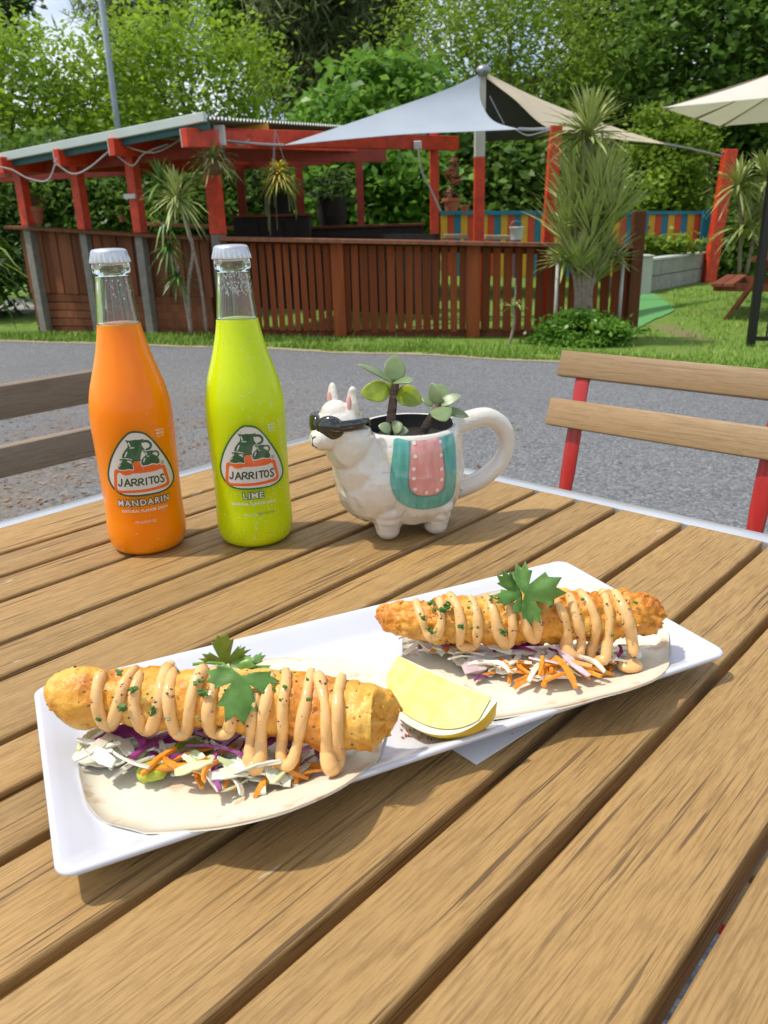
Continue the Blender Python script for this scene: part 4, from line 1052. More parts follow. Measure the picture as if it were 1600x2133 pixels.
for path in ([(0, -0.0035), (0.0, -0.0095)], [(-0.0028, -0.0022), (0, -0.0038), (0.0028, -0.0022)], [(-0.0035, -0.0112), (0, -0.0095), (0.0035, -0.0112)]):
    pp = [nose_pt(a, b) for a, b in path]; pp = [p for p in pp if p is not None]
    if len(pp) > 1: nl.tube(pp, 0.00045, 6)
nl.build('nose_lines', M_NOSE, llama, local=True)
def paintmat(name, a, b, rough=0.16):
    t = NT(name); v = t.coord('Object', (260, 260, 40)); t.col(t.ramp(t.noise(v, 1.0, 3), [(0.3, a), (0.7, b)])); t.set(Roughness=rough, Coat_Weight=0.8, Coat_Roughness=0.05); return t.m
M_TEAL = paintmat('glaze_teal', (0.05, 0.30, 0.27), (0.14, 0.43, 0.38)); M_PINK = paintmat('glaze_pink', (0.66, 0.25, 0.24), (0.76, 0.36, 0.33)); M_DOT = paintmat('glaze_dot', (0.78, 0.70, 0.68), (0.84, 0.78, 0.76)); M_STR = paintmat('glaze_stroke', (0.70, 0.62, 0.34), (0.74, 0.68, 0.44)); M_STRB = paintmat('glaze_stroke_blue', (0.50, 0.56, 0.55), (0.6, 0.64, 0.62)); M_EDGE = paintmat('glaze_edge', (0.07, 0.22, 0.21), (0.10, 0.28, 0.27))
def ushape(cx_, top, bot, wt, wb, n=12):
    # flat top, round bottom
    out = [(cx_ - wt, top), (cx_ - wt * 0.5, top), (cx_, top), (cx_ + wt * 0.5, top), (cx_ + wt, top)]
    r = wb; zc = bot + r * 0.95
    out += [(cx_ + wt + (wb - wt) * 0.5, (top + zc) / 2)]
    for k in range(n + 1):
        a = math.pi * k / n; e = 0.75
        out.append((cx_ + r * abs(math.cos(a)) ** e * (1 if math.cos(a) > 0 else -1), zc - r * 0.95 * abs(math.sin(a)) ** e))
    out += [(cx_ - wt - (wb - wt) * 0.5, (top + zc) / 2)]
    return out
def lx(px_, py_):                                          # photo pixel to mug side coordinates, through the mug wall
    d = ray(px_, py_).normalized(); h = BVL.ray_cast(CAM - LC, d)
    p = h[0] if h[0] is not None else Vector((0, 0, 0)); return (p.dot(EX), p.z)
OUT = [lx(*p) for p in [(822, 913), (850, 917), (880, 917), (915, 910), (938, 903), (945, 905), (949, 940), (950, 990), (945, 1030), (930, 1048), (905, 1058), (875, 1061), (850, 1056), (828, 1042), (815, 1015), (813, 980), (818, 940)]]
INN = [lx(*p) for p in [(853, 918), (885, 917), (914, 910), (922, 940), (927, 985), (924, 1015), (912, 1028), (890, 1033), (870, 1032), (855, 1022), (850, 1000), (852, 960)]]
OUT = [(v.x, v.y) for v in catmull([Vector((*p, 0)) for p in OUT], 4, True)]
blanket = decal([OUT], 0.0022, 0.0006, 'blanket', M_TEAL, llama, None)
decal([INN], 0.0022, 0.0010, 'blanket_centre', M_PINK, blanket, None)
INNs = [Vector((*p, 0)) for p in INN]
edge_loop = stroke([(p.x, p.y) for p in catmull(INNs[3:] + INNs[:1], 5)], 0.0009, 1, False, False); decal(edge_loop, 0.003, 0.0013, 'blanket_trim', M_EDGE, blanket, None)
for (x, y) in [(862, 922), (916, 919), (864, 950), (918, 947), (861, 976), (919, 976), (861, 996), (919, 998), (864, 1018), (888, 1025), (910, 1020)]:
    cx_, cz_ = lx(x, y); decal([[(cx_ + 0.0016 * math.cos(a), cz_ + 0.0016 * math.sin(a)) for a in [2 * math.pi * k / 12 for k in range(12)]]], 0.002, 0.0013, 'dot', M_DOT, blanket, None)
for (a, b, mt) in [((795, 955), (815, 953), M_STR), ((792, 1022), (812, 1015), M_STR), ((798, 985), (813, 984), M_STRB), ((812, 1055), (826, 1045), M_STRB), ((835, 1078), (845, 1062), M_STRB), ((868, 1072), (866, 1088), M_STRB), ((890, 1068), (890, 1085), M_STR), ((925, 1062), (932, 1075), M_STRB), ((948, 1040), (955, 1048), M_STRB), ((954, 985), (966, 990), M_STR), ((955, 940), (966, 940), M_STRB), ((953, 1015), (963, 1022), M_STRB), ((798, 930), (816, 930), M_STRB), ((848, 1070), (856, 1085), M_STR)]:
    try: decal(stroke([lx(*a), lx(*b)], 0.0010, 1, False, False), 0.002, 0.0003, 'paint_stroke', mt, llama, None)
    except Exception: pass
# belly seam ridge
M_SOIL = plain('potting_soil', (0.012, 0.010, 0.008), 0.9, 0.5, 120, 0.8, 300)
m = MB(); NR, NK = 14, 40; vs = [lp(0, 0, 0.0805)]
for i in range(1, NR + 1):
    for k in range(NK):
        a = 2 * math.pi * k / NK; r = 0.0378 * i / NR; vs.append(lp(r * math.cos(a), r * math.sin(a), 0.0805 + 0.0025 * noise.noise(Vector((math.cos(a) * r * 170, math.sin(a) * r * 170, 2)))))
fs = [(0, 1 + k, 1 + (k + 1) % NK) for k in range(NK)] + [(1 + i * NK + k, 1 + (i + 1) * NK + k, 1 + (i + 1) * NK + (k + 1) % NK, 1 + i * NK + (k + 1) % NK) for i in range(NR - 1) for k in range(NK)]
m.add(vs, fs); m.build('soil', M_SOIL, llama, smooth='all', local=True)

# =================================================================== SUCCULENTS
t = NT('jade_leaf'); vv = t.coord('Object'); oi = t.node('ShaderNodeObjectInfo')
c = t.ramp(t.noise(vv, 55, 4), [(0.3, (0.15, 0.215, 0.09)), (0.7, (0.27, 0.335, 0.17))])
c2 = t.ramp(oi.outputs['Random'], [(0.2, (0.09, 0.15, 0.03)), (0.8, (0.33, 0.38, 0.25))])
t.col(t.mix(0.35, c, c2)); t.set(Roughness=0.34, Subsurface_Weight=0.15, Subsurface_Scale=0.003); t.bump(t.noise(vv, 900, 2), 0.15, 0.0003); M_JADE = t.m
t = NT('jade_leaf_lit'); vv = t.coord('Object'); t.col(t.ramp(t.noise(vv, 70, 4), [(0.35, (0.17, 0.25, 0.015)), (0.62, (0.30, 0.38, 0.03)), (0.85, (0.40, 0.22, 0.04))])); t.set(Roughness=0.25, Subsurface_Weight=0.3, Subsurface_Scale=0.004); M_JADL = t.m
t = NT('jade_stem'); vv = t.coord('Object'); t.col(t.ramp(t.noise(t.coord('Object', (60, 60, 420)), 1.0, 3), [(0.35, (0.06, 0.035, 0.03)), (0.65, (0.19, 0.12, 0.09))])); t.set(Roughness=0.7); t.bump(t.noise(t.coord('Object', (90, 90, 500)), 1.0, 3), 0.6, 0.0012); M_JSTEM = t.m
def jade_leaf(root, base, tip, width, nrm, mat, th=0.0026):
    base = Vector(base); tip = Vector(tip); ax = (tip - base); L = ax.length; ax.normalize()
    nrm = Vector(nrm); nrm = (nrm - ax * nrm.dot(ax)).normalized(); sd = ax.cross(nrm)
    m = MB(); NI, NK = 14, 16; vs = []
    for i in range(NI + 1):
        f = i / NI; w = width / 2 * max(0.0, (math.sin(math.pi * min(1, f ** 0.78)) ** 0.62)) if 0 < f < 1 else 0.0003
        w = max(w, 0.0008 if f < 0.5 else 0.0003); thk = th * (0.5 + 0.5 * math.sin(math.pi * f)) * min(1, w / (width * 0.25))
        bend = -0.10 * L * (f - 0.3) ** 2
        for k in range(NK):
            a = 2 * math.pi * k / NK; x = math.cos(a) * w; z = math.sin(a) * thk / 2 + 0.9 * x * x / max(width, 1e-4) * 0.35 + bend
            vs.append(base + ax * (f * L) + sd * x + nrm * z)
    fs = [(i * NK + k, i * NK + (k + 1) % NK, (i + 1) * NK + (k + 1) % NK, (i + 1) * NK + k) for i in range(NI) for k in range(NK)] + [tuple(range(NK - 1, -1, -1)), tuple(range(NI * NK, NI * NK + NK))]
    m.add(vs, fs); return m.build('leaf', mat, root, smooth='all')
def jstem(root, pts, r0, r1):
    P = catmull(pts, 14); n = len(P); m = MB()
    m.tube(P, [(r0 + (r1 - r0) * i / (n - 1)) * (1 + 0.10 * (1 if (i % 6) < 1 else 0) - 0.03 * math.cos(i * 1.05)) for i in range(n)], 14); m.build('stem', M_JSTEM, root, smooth='all')
YS = 0.655
def sp3(x, y, dy=0.0): return py(x, y, YS + dy)
j1 = thing('jade_plant', sp3(815, 895), 'taller jade succulent with ringed brown stem growing in the llama mug', 'succulent', 'jade cuttings in the mug')
jstem(j1, [sp3(813, 905), sp3(815, 870), sp3(819, 835), sp3(824, 797)], 0.0044, 0.0032)
for (b, tp, w, nr, mt, d0, d1) in [((820, 796), (747, 755), 0.0125, (0.1, -0.35, 0.9), M_JADE, 0, -0.012), ((822, 794), (822, 738), 0.0185, (0.15, -0.9, 0.3), M_JADE, 0, 0.012), ((822, 796), (809, 760), 0.014, (-0.5, -0.7, 0.2), M_JADL, 0.004, 0.012), ((823, 795), (859, 793), 0.0135, (0.1, -0.55, 0.8), M_JADE, -0.002, -0.022),
                                   ((813, 814), (751, 818), 0.0185, (0.0, -0.85, 0.4), M_JADL, 0, -0.003), ((826, 815), (879, 838), 0.0185, (0.05, -0.85, 0.45), M_JADL, 0, -0.004), ((818, 812), (812, 785), 0.008, (-0.4, -0.8, 0.2), M_JADL, 0.002, 0.008)]:
    jade_leaf(j1, sp3(*b, d0), sp3(*tp, d1), w, nr, mt)
j2 = thing('jade_plant', sp3(885, 900), 'shorter jade succulent leaning beside the mug handle', 'succulent', 'jade cuttings in the mug')
jstem(j2, [sp3(880, 903), sp3(889, 885), sp3(900, 866), sp3(908, 852), sp3(915, 842)], 0.0040, 0.0026)
for (b, tp, w, nr, mt, d0, d1) in [((916, 842), (918, 797), 0.019, (0.15, -0.8, 0.5), M_JADE, 0.002, 0.018), ((914, 843), (897, 797), 0.0120, (-0.6, -0.6, 0.4), M_JADE, 0, 0.004), ((917, 842), (961, 823), 0.0125, (0.05, -0.55, 0.85), M_JADE, 0, -0.002), ((912, 848), (928, 876), 0.0195, (0.0, -0.75, 0.7), M_JADE, -0.002, -0.020),
                                   ((925, 855), (977, 866), 0.0125, (0.0, -0.4, 0.9), M_JADE, 0, -0.004), ((900, 846), (878, 826), 0.0075, (0.0, -0.5, 0.9), M_JADE, 0, 0.006)]:
    jade_leaf(j2, sp3(*b, d0), sp3(*tp, d1), w, nr, mt)
j3 = thing('jade_plant', sp3(820, 898), 'tiny jade rosette low in the llama mug', 'succulent', 'jade cuttings in the mug')
for (b, tp, w) in [((815, 897), (789, 886), 0.011), ((818, 896), (838, 883), 0.013), ((820, 899), (851, 897), 0.011), ((812, 899), (800, 900), 0.008)]:
    jade_leaf(j3, sp3(*b, -0.012), sp3(*tp, -0.014), w, (0, -0.7, 0.7), M_JADE)

# =================================================================== CHAIRS
M_SLATW = wood_mat('chair_timber', (0.33, 0.215, 0.105), (0.22, 0.135, 0.06), (0.11, 0.06, 0.028), (20, 420, 420), (2.4, 120, 120), 0.45, 0.0003, 0.25)
M_SLATG = wood_mat('chair_timber_grey', (0.27, 0.205, 0.145), (0.18, 0.13, 0.09), (0.11, 0.08, 0.06), (20, 420, 420), (2.4, 120, 120), 0.6, 0.0004, 0.4)
M_REDP = plain('chair_red_paint', (0.42, 0.018, 0.014), 0.32, 0.1, 20, coat=0.3)
def vplane(x, y, nvec, dist):                             # pixel to the vertical plane P.nvec = dist
    d = ray(x, y); return CAM + d * (dist / d.dot(nvec))
def chair(label, origin, xdir, wood, slats, width, posts, ztop=0.8):
    # local x along the back slats, local y away from the table
    root = thing('folding_chair', origin, label, 'chair', 'slatted folding chairs', rz=math.atan2(xdir.y, xdir.x))
    for (z, y, h, lean) in slats:
        m = MB(); m.box((0, 0, 0), (width, 0.014, h), Matrix.Rotation(lean, 3, 'X'), 0.0022)
        o = m.build('back_slat', wood, root, smooth=True, local=True); o.location = (width / 2, y, z)
    for px_ in posts:
        m = MB()
        zs = [(ztop, 0.043), (0.78, 0.033), (0.745, 0.026), (0.70, 0.017), (0.66, 0.010), (0.60, -0.002), (0.45, -0.01), (0.20, 0.01), (0.0, 0.02)]
        wd = [0.011, 0.011, 0.011, 0.0115, 0.0115, 0.0085, 0.008, 0.008, 0.008]; thk = [0.0025, 0.0025, 0.0025, 0.003, 0.0045, 0.006, 0.0075, 0.0075, 0.0075]
        vs = []; fs = []
        for (z, y), w, tk in zip(zs, wd, thk):
            for k in range(12):
                a = 2 * math.pi * k / 12; vs.append((px_ + w * math.cos(a), y - 0.007 - tk + tk * math.sin(a) - 0.006, z))
        for i in range(len(zs) - 1):
            for k in range(12): fs.append((i * 12 + k, i * 12 + (k + 1) % 12, (i + 1) * 12 + (k + 1) % 12, (i + 1) * 12 + k))
        fs += [tuple(range(12)), tuple(range((len(zs) - 1) * 12 + 11, (len(zs) - 1) * 12 - 1, -1))]
        vs = [(x, y + 0.024, z) for x, y, z in vs]
        m.add(vs, fs); o = m.build('back_upright', M_REDP, root, smooth='all', local=True)
        bm = bmesh.new(); bm.from_mesh(o.data); bmesh.ops.recalc_face_normals(bm, faces=bm.faces); bm.to_mesh(o.data); bm.free()
        m = MB(); m.bar((px_ + 0.012, -0.20, 0.44), (px_ + 0.012, 0.12, 0.0), 0.008, 0.018); m.build('leg', M_REDP, root, local=True)
    for k in range(6):
        m = MB(); m.box((0, 0, 0), (width * 0.96, 0.045, 0.014), None, 0.002); o = m.build('seat_slat', wood, root, smooth=True, local=True); o.location = (width / 2, -0.38 + k * 0.055, 0.452)
    m = MB(); m.bar((0.03, -0.40, 0.438), (0.03, -0.06, 0.438), 0.01, 0.014); m.bar((width - 0.03, -0.40, 0.438), (width - 0.03, -0.06, 0.438), 0.01, 0.014); m.build('seat_rail', M_REDP, root, local=True)
    return root
# right chair: its back stands parallel to the table's far right edge
DCH = 1.0
bl2 = vplane(1139, 884, DV, DCH - 0.030); nl0 = bl2.dot(NV)
def onN(x, y): return vplane(x, y, NV, nl0)               # every left slat end lies in one plane across the chair
tl, bl, tl2 = onN(1175, 731), onN(1162, 783), onN(1151, 829)
ds = [p.dot(DV) for p in (tl, bl, tl2, bl2)]; zs_c = [p.z for p in (tl, bl, tl2, bl2)]
org = NV * nl0 + DV * (ds[3] - 0.02); org.z = 0
k_ = (ds[0] - ds[3]) / (zs_c[0] - zs_c[3]); lean_c = -math.atan(k_)
print('CH', ds, zs_c, lean_c)
chair('folding chair with brown slats and red metal uprights beyond the table', org, NV, M_SLATW, [((zs_c[0] + zs_c[1]) / 2, 0.02 + (ds[0] + ds[1]) / 2 - ds[3], (zs_c[0] - zs_c[1]) / math.cos(lean_c), lean_c), ((zs_c[2] + zs_c[3]) / 2, 0.02 + (ds[2] + ds[3]) / 2 - ds[3], (zs_c[2] - zs_c[3]) / math.cos(lean_c), lean_c)], 0.47, (0.040, vplane(1597, 965, DV, ds[3]).dot(NV) - nl0), zs_c[0] - 0.02)
# left chair: its back stands parallel to the table's left edge, seen from the seat side in shade
NCH = -1.05
a1 = vplane(0, 789, NV, NCH); a2 = vplane(0, 862, NV, NCH + 0.006); a3 = vplane(0, 922, NV, NCH + 0.012); a4 = vplane(0, 990, NV, NCH + 0.018)
en = vplane(262, 800, NV, NCH)
org = DV * (en.dot(DV)) + NV * (NCH + 0.02); org.z = 0
chair('weathered grey brown slatted chair at the left edge behind the orange bottle', org, -DV, M_SLATG, [((a1.z + a2.z) / 2, 0.020, a1.z - a2.z, -0.10), ((a3.z + a4.z) / 2, 0.009, a3.z - a4.z, -0.10)], 0.42, (0.05, 0.37))
print('LCHAIR', a1.z, a2.z, a3.z, a4.z)
# =================================================================== GROUND
t = NT('lawn'); vv = t.coord('Object'); n1 = t.noise(vv, 0.8, 5); n2 = t.noise(vv, 14, 6, 0.7); n3 = t.noise(vv, 90, 3)
c = t.ramp(n2, [(0.28, (0.075, 0.15, 0.012)), (0.52, (0.16, 0.29, 0.022)), (0.75, (0.26, 0.38, 0.045))])
c = t.mix(t.ramp(n1, [(0.52, 0.0), (0.70, 0.55)]), c, (0.24, 0.19, 0.08))
dc_ = pg(1418, 692); vs_ = t.node('ShaderNodeVectorMath', operation='SUBTRACT'); t.link(vv, vs_.inputs[0]); vs_.inputs[1].default_value = (dc_.x, dc_.y, dc_.z)
vm_ = t.node('ShaderNodeVectorMath', operation='MULTIPLY'); t.link(vs_.outputs['Vector'], vm_.inputs[0]); vm_.inputs[1].default_value = (4.6, 1.0, 0.2)
vl_ = t.node('ShaderNodeVectorMath', operation='LENGTH'); t.link(vm_.outputs['Vector'], vl_.inputs[0])
ad_ = t.node('ShaderNodeMath', operation='ADD'); t.link(vl_.outputs['Value'], ad_.inputs[0]); t.link(t.noise(vv, 3.5, 5, 0.7), ad_.inputs[1])
c = t.mix(t.ramp(t.mix(1.0, ad_.outputs[0], (0.45,) * 3, 'MULTIPLY'), [(0.42, 0.85), (0.74, 0.0)]), c, (0.27, 0.19, 0.11))
t.col(t.mix(0.25, c, t.ramp(n3, [(0.3, (0.04, 0.08, 0.01)), (0.7, (0.22, 0.30, 0.05))]))); t.set(Roughness=0.85); t.bump(n3, 0.8, 0.03); M_LAWN = t.m
t = NT('bitumen'); vv = t.coord('Object')
vo = t.node('ShaderNodeTexVoronoi'); vo.inputs['Scale'].default_value = 75; t.link(vv, vo.inputs['Vector'])
vo2 = t.node('ShaderNodeTexVoronoi'); vo2.inputs['Scale'].default_value = 190; t.link(vv, vo2.inputs['Vector'])
sep = t.node('ShaderNodeSeparateColor'); t.link(vo.outputs['Color'], sep.inputs['Color'])
chip = t.ramp(sep.outputs['Red'], [(0.0, (0.105, 0.11, 0.118)), (0.45, (0.19, 0.20, 0.21)), (0.85, (0.25, 0.26, 0.272)), (1.0, (0.40, 0.40, 0.40))])
sep2 = t.node('ShaderNodeSeparateColor'); t.link(vo2.outputs['Color'], sep2.inputs['Color'])
chip = t.mix(0.4, chip, t.ramp(sep2.outputs['Green'], [(0.0, (0.09, 0.092, 0.096)), (1.0, (0.27, 0.272, 0.278))]))
chip = t.mix(t.ramp(vo.outputs['Distance'], [(0.45, 0.0), (0.75, 0.7)]), chip, (0.05, 0.05, 0.05))
big = t.noise(vv, 0.55, 5, 0.55); dirtm = t.noise(t.coord('Object', (1, 1, 1)), 1.7, 6, 0.65)
sepx = t.node('ShaderNodeSeparateXYZ'); t.link(vv, sepx.inputs['Vector'])
# brown dust and leaf litter collects on the worn left side of the drive
mr = t.node('ShaderNodeMapRange'); mr.inputs['From Min'].default_value = 0.5; mr.inputs['From Max'].default_value = -1.1; t.link(sepx.outputs['X'], mr.inputs['Value'])
mry = t.node('ShaderNodeMapRange'); mry.inputs['From Min'].default_value = 7.5; mry.inputs['From Max'].default_value = 3.0; t.link(sepx.outputs['Y'], mry.inputs['Value'])
mm = t.node('ShaderNodeMath', operation='MULTIPLY'); t.link(mr.outputs['Result'], mm.inputs[0]); t.link(mry.outputs['Result'], mm.inputs[1])
mm2 = t.node('ShaderNodeMath', operation='MULTIPLY'); t.link(mm.outputs[0], mm2.inputs[0]); t.link(t.ramp(dirtm, [(0.34, 0.0), (0.58, 1.0)]), mm2.inputs[1])
dirtc = t.ramp(t.noise(vv, 40, 6, 0.75), [(0.32, (0.055, 0.045, 0.038)), (0.5, (0.17, 0.135, 0.10)), (0.72, (0.34, 0.28, 0.22))])
c = t.mix(mm2.outputs[0], chip, dirtc)
c = t.mix(t.ramp(big, [(0.38, 0.0), (0.66, 0.42)]), c, (0.115, 0.115, 0.12))
t.col(c); t.set(Roughness=0.8)
t.bump(t.mix(0.5, vo.outputs['Distance'], vo2.outputs['Distance']), 0.7, 0.008); M_ROAD = t.m
def grid_sheet(name, xs, ys_fn, ny, mat, dz, kind='structure'):
    m = MB(); vs = []; nx = len(xs)
    for x in xs:
        y0, y1 = ys_fn(x)
        for j in range(ny + 1):
            f = j / ny; y = y0 + (y1 - y0) * f; vs.append((x, y, zg(x, y) + dz))
    fs = [(i * (ny + 1) + j, (i + 1) * (ny + 1) + j, (i + 1) * (ny + 1) + j + 1, i * (ny + 1) + j + 1) for i in range(nx - 1) for j in range(ny)]
    m.add(vs, fs); return tag(m.build(name, mat, smooth='all'), kind=kind)
# one lawn sheet reaching the horizon
gx = [-400, -150, -60, -30] + list(np.linspace(-16, 16, 65)) + [30, 60, 150, 400]; gy = [-300, -60, -15, -5, 0, 0.8, 1.5] + list(np.linspace(2, 14, 49)) + [16, 20, 30, 60, 150, 400]
m = MB(); vs = [(x, y, zg(x, y) - (0.02 if y < 5 else 0.0)) for x in gx for y in gy]; k = len(gy)
m.add(vs, [(i * k + j, (i + 1) * k + j, (i + 1) * k + j + 1, i * k + j + 1) for i in range(len(gx) - 1) for j in range(k - 1)])
tag(m.build('lawn', M_LAWN, smooth='all'), kind='structure')
EDG = [pg(*p) for p in [(-600, 703), (-300, 706), (0, 711), (200, 717), (450, 724), (700, 734), (900, 742), (1130, 753), (1400, 768), (1650, 790), (2000, 830)]]
def yedge(x): return float(np.interp(x, [p.x for p in EDG], [p.y for p in EDG])) + 0.10 * noise.noise(Vector((x * 1.3, 0, 0))) + 0.04 * noise.noise(Vector((x * 6, 3, 0)))
grid_sheet('road', list(np.linspace(-14, 9, 185)), lambda x: (-6.0, yedge(x)), 70, M_ROAD, 0.006)
M_SAND = plain('road_shoulder', (0.33, 0.28, 0.17), 0.95, 0.3, 30, 0.6, 200, bd=0.01)
grid_sheet('road_shoulder', list(np.linspace(-10, 6, 150)), lambda x: (yedge(x) - 0.06, yedge(x) + 0.09 + 0.12 * max(0, noise.noise(Vector((x * 2.1, 7, 0))))), 4, M_SAND, 0.010)
def patch(name, px_list, mat, dz, kind='structure', k=8):
    L = catmull([pg(*p) for p in px_list], k, True); c = sum(L, Vector()) / len(L); m = MB(); vs = [Vector((c.x, c.y, zg(c.x, c.y) + dz))]; n = len(L)
    for f in (0.35, 0.7, 1.0):
        for i, p in enumerate(L):
            w = 1 + 0.06 * noise.noise(Vector((i * 0.5, f * 3, 1))) if k > 1 else 1
            q = c.lerp(p, f * w); vs.append(Vector((q.x, q.y, zg(q.x, q.y) + dz)))
    fs = [(0, 1 + i, 1 + (i + 1) % n) for i in range(n)] + [(1 + r_ * n + i, 1 + (r_ + 1) * n + i, 1 + (r_ + 1) * n + (i + 1) % n, 1 + r_ * n + (i + 1) % n) for r_ in range(2) for i in range(n)]
    m.add(vs, fs); return tag(m.build(name, mat, smooth='all'), kind=kind)
M_TURF = plain('synthetic_turf', (0.10, 0.30, 0.09), 0.9, 0.12, 40, 0.5, 400, bd=0.006)
tag(patch('turf_mat', [(1322, 640), (1340, 612), (1362, 613), (1400, 640), (1398, 652), (1360, 668), (1318, 686)], M_TURF, 0.014, None), 'bright green synthetic turf mat laid on the lawn by the white slab', 'turf mat'); bpy.data.objects['turf_mat'].pop('kind', None)
M_PATH = plain('concrete_path', (0.38, 0.36, 0.33), 0.9, 0.1, 8)
patch('concrete_path', [(-250, 615), (-100, 618), (0, 622), (60, 628), (72, 650), (40, 656), (0, 655), (-200, 655)], M_PATH, 0.012)

# grass blades on the verge
def blades(name, label, pts, h, mat, seed):
    r = np.random.default_rng(seed); n = len(pts); P = np.array(pts); a = r.uniform(0, 2 * np.pi, n); hh = r.uniform(0.5, 1.2, n) * h; w = r.uniform(0.004, 0.008, n); le = r.uniform(-0.6, 0.6, (n, 2)) * hh[:, None]
    d = np.stack([np.cos(a), np.sin(a), np.zeros(n)], 1) * w[:, None]
    tip = P + np.concatenate([le, hh[:, None]], 1)
    V = np.stack([P - d, P + d, tip], 1).reshape(-1, 3); m = MB(); m.v = [tuple(v) for v in V]; m.f = [(3 * i, 3 * i + 1, 3 * i + 2) for i in range(n)]; m.mi = [0] * n
    return tag(m.build(name, mat), label, 'grass', kind='stuff')
t = NT('grass_blade'); g = t.node('ShaderNodeNewGeometry'); t.col(t.ramp(g.outputs['Random Per Island'], [(0.0, (0.09, 0.19, 0.012)), (0.6, (0.20, 0.36, 0.026)), (1.0, (0.34, 0.40, 0.08))])); t.set(Roughness=0.6)
M_BLADE = t.m
rr = random.Random(12); pts = []
for k in range(26000):
    x = rr.uniform(-6.5, 4.8); ye = yedge(x); y = ye + abs(rr.gauss(0, 0.5)) + 0.03
    if y > 11: continue
    if noise.noise(Vector((x * 1.5, y * 2, 4))) < -0.28: continue
    pts.append((x, y, zg(x, y)))
for k in range(15000):
    x = rr.uniform(2.9, 8.5); y = rr.uniform(5.5, 15)
    if y < yedge(x) + 0.05: continue
    P = Vector((x, y, zg(x, y))) - CAM; u = 800 + FPX * P.dot(CX) / P.dot(FW); v = 1066.5 - FPX * P.dot(CY) / P.dot(FW)
    if 1375 < u < 1458 and 660 < v < 724 and rr.random() < 0.72: continue
    if 1318 < u < 1402 and 608 < v < 688: continue
    pts.append((x, y, zg(x, y)))
blades('grass', 'short green grass along the road verge and lawn', pts, 0.055, M_BLADE, 2)

# =================================================================== FOLIAGE TOOLS
def leaf_mat(name, dark, mid, light, rough=0.5, trans=0.25):
    t = NT(name); g = t.node('ShaderNodeNewGeometry'); vv = t.coord('Object')
    f = t.mix(0.45, t.ramp(t.noise(vv, 1.1, 4), [(0.3, 0.0), (0.7, 1.0)]), g.outputs['Random Per Island'])
    t.col(t.ramp(f, [(0.1, dark), (0.5, mid), (0.9, light)])); t.set(Roughness=rough); t.b.inputs['Specular IOR Level'].default_value = 0.35
    tr = t.node('ShaderNodeBsdfTranslucent'); t.link(t.ramp(f, [(0.1, tuple(x * 1.2 for x in mid)), (0.9, tuple(min(1, x * 1.5) for x in light))]), tr.inputs['Color'])
    mx = t.node('ShaderNodeMixShader'); mx.inputs['Fac'].default_value = trans
    t.link(t.b.outputs['BSDF'], mx.inputs[1]); t.link(tr.outputs['BSDF'], mx.inputs[2]); t.link(mx.outputs['Shader'], t.out.inputs['Surface']); return t.m
LM_BRIGHT = leaf_mat('foliage_bright', (0.07, 0.15, 0.010), (0.18, 0.30, 0.018), (0.33, 0.46, 0.045), 0.5, 0.40)
LM_MID = leaf_mat('foliage_mid', (0.035, 0.09, 0.012), (0.085, 0.17, 0.022), (0.19, 0.30, 0.055), 0.5, 0.36)
LM_DARK = leaf_mat('foliage_dark', (0.018, 0.045, 0.010), (0.045, 0.095, 0.018), (0.12, 0.20, 0.045), 0.5, 0.35)
LM_OLIVE = leaf_mat('foliage_olive', (0.045, 0.06, 0.02), (0.10, 0.13, 0.045), (0.20, 0.23, 0.10), 0.6, 0.4)
LM_BROAD = leaf_mat('foliage_broad', (0.03, 0.10, 0.012), (0.095, 0.23, 0.022), (0.26, 0.44, 0.07), 0.35, 0.36)
LM_YG = leaf_mat('foliage_yellow_green', (0.09, 0.17, 0.010), (0.165, 0.265, 0.02), (0.30, 0.40, 0.05), 0.5, 0.36)
M_BARK = plain('bark', (0.12, 0.09, 0.065), 0.9, 0.35, 10, 0.8, 40, bd=0.02)
def leaf_cloud(P, size, asp, seed, droop=0.0, up=0.35):
    r = np.random.default_rng(seed); n = len(P)
    d = r.normal(size=(n, 3)); d[:, 2] = d[:, 2] * 0.6 - droop; d /= np.linalg.norm(d, axis=1)[:, None]
    nn = r.normal(size=(n, 3)); nn[:, 2] = np.abs(nn[:, 2]) + up; s = np.cross(d, nn); s /= np.linalg.norm(s, axis=1)[:, None] + 1e-9
    L = (size * r.uniform(0.6, 1.3, n))[:, None]; W = L / asp
    nrm = np.cross(s, d)
    V = np.stack([P - d * L / 2, P + s * W / 2 + nrm * W * 0.12, P + d * L / 2, P - s * W / 2 + nrm * W * 0.12], 1)
    return V.reshape(-1, 3)
def fast_mesh(name, V, mat, parent=None, per=4):
    me = bpy.data.meshes.new(name); n = len(V) // per
    off = np.zeros(3)
    q = parent
    while q is not None: off += np.array(q.location); q = q.parent
    V = (np.asarray(V) - off).astype(np.float32)
    me.vertices.add(len(V)); me.vertices.foreach_set('co', V.ravel()); me.loops.add(n * per); me.loops.foreach_set('vertex_index', np.arange(n * per, dtype=np.int32))
    me.polygons.add(n); me.polygons.foreach_set('loop_start', np.arange(0, n * per, per, dtype=np.int32)); me.polygons.foreach_set('loop_total', np.full(n, per, dtype=np.int32))
    me.update(calc_edges=True); me.materials.append(mat)
    o = bpy.data.objects.new(name, me); COL.objects.link(o)
    if parent is not None: o.parent = parent
    return o
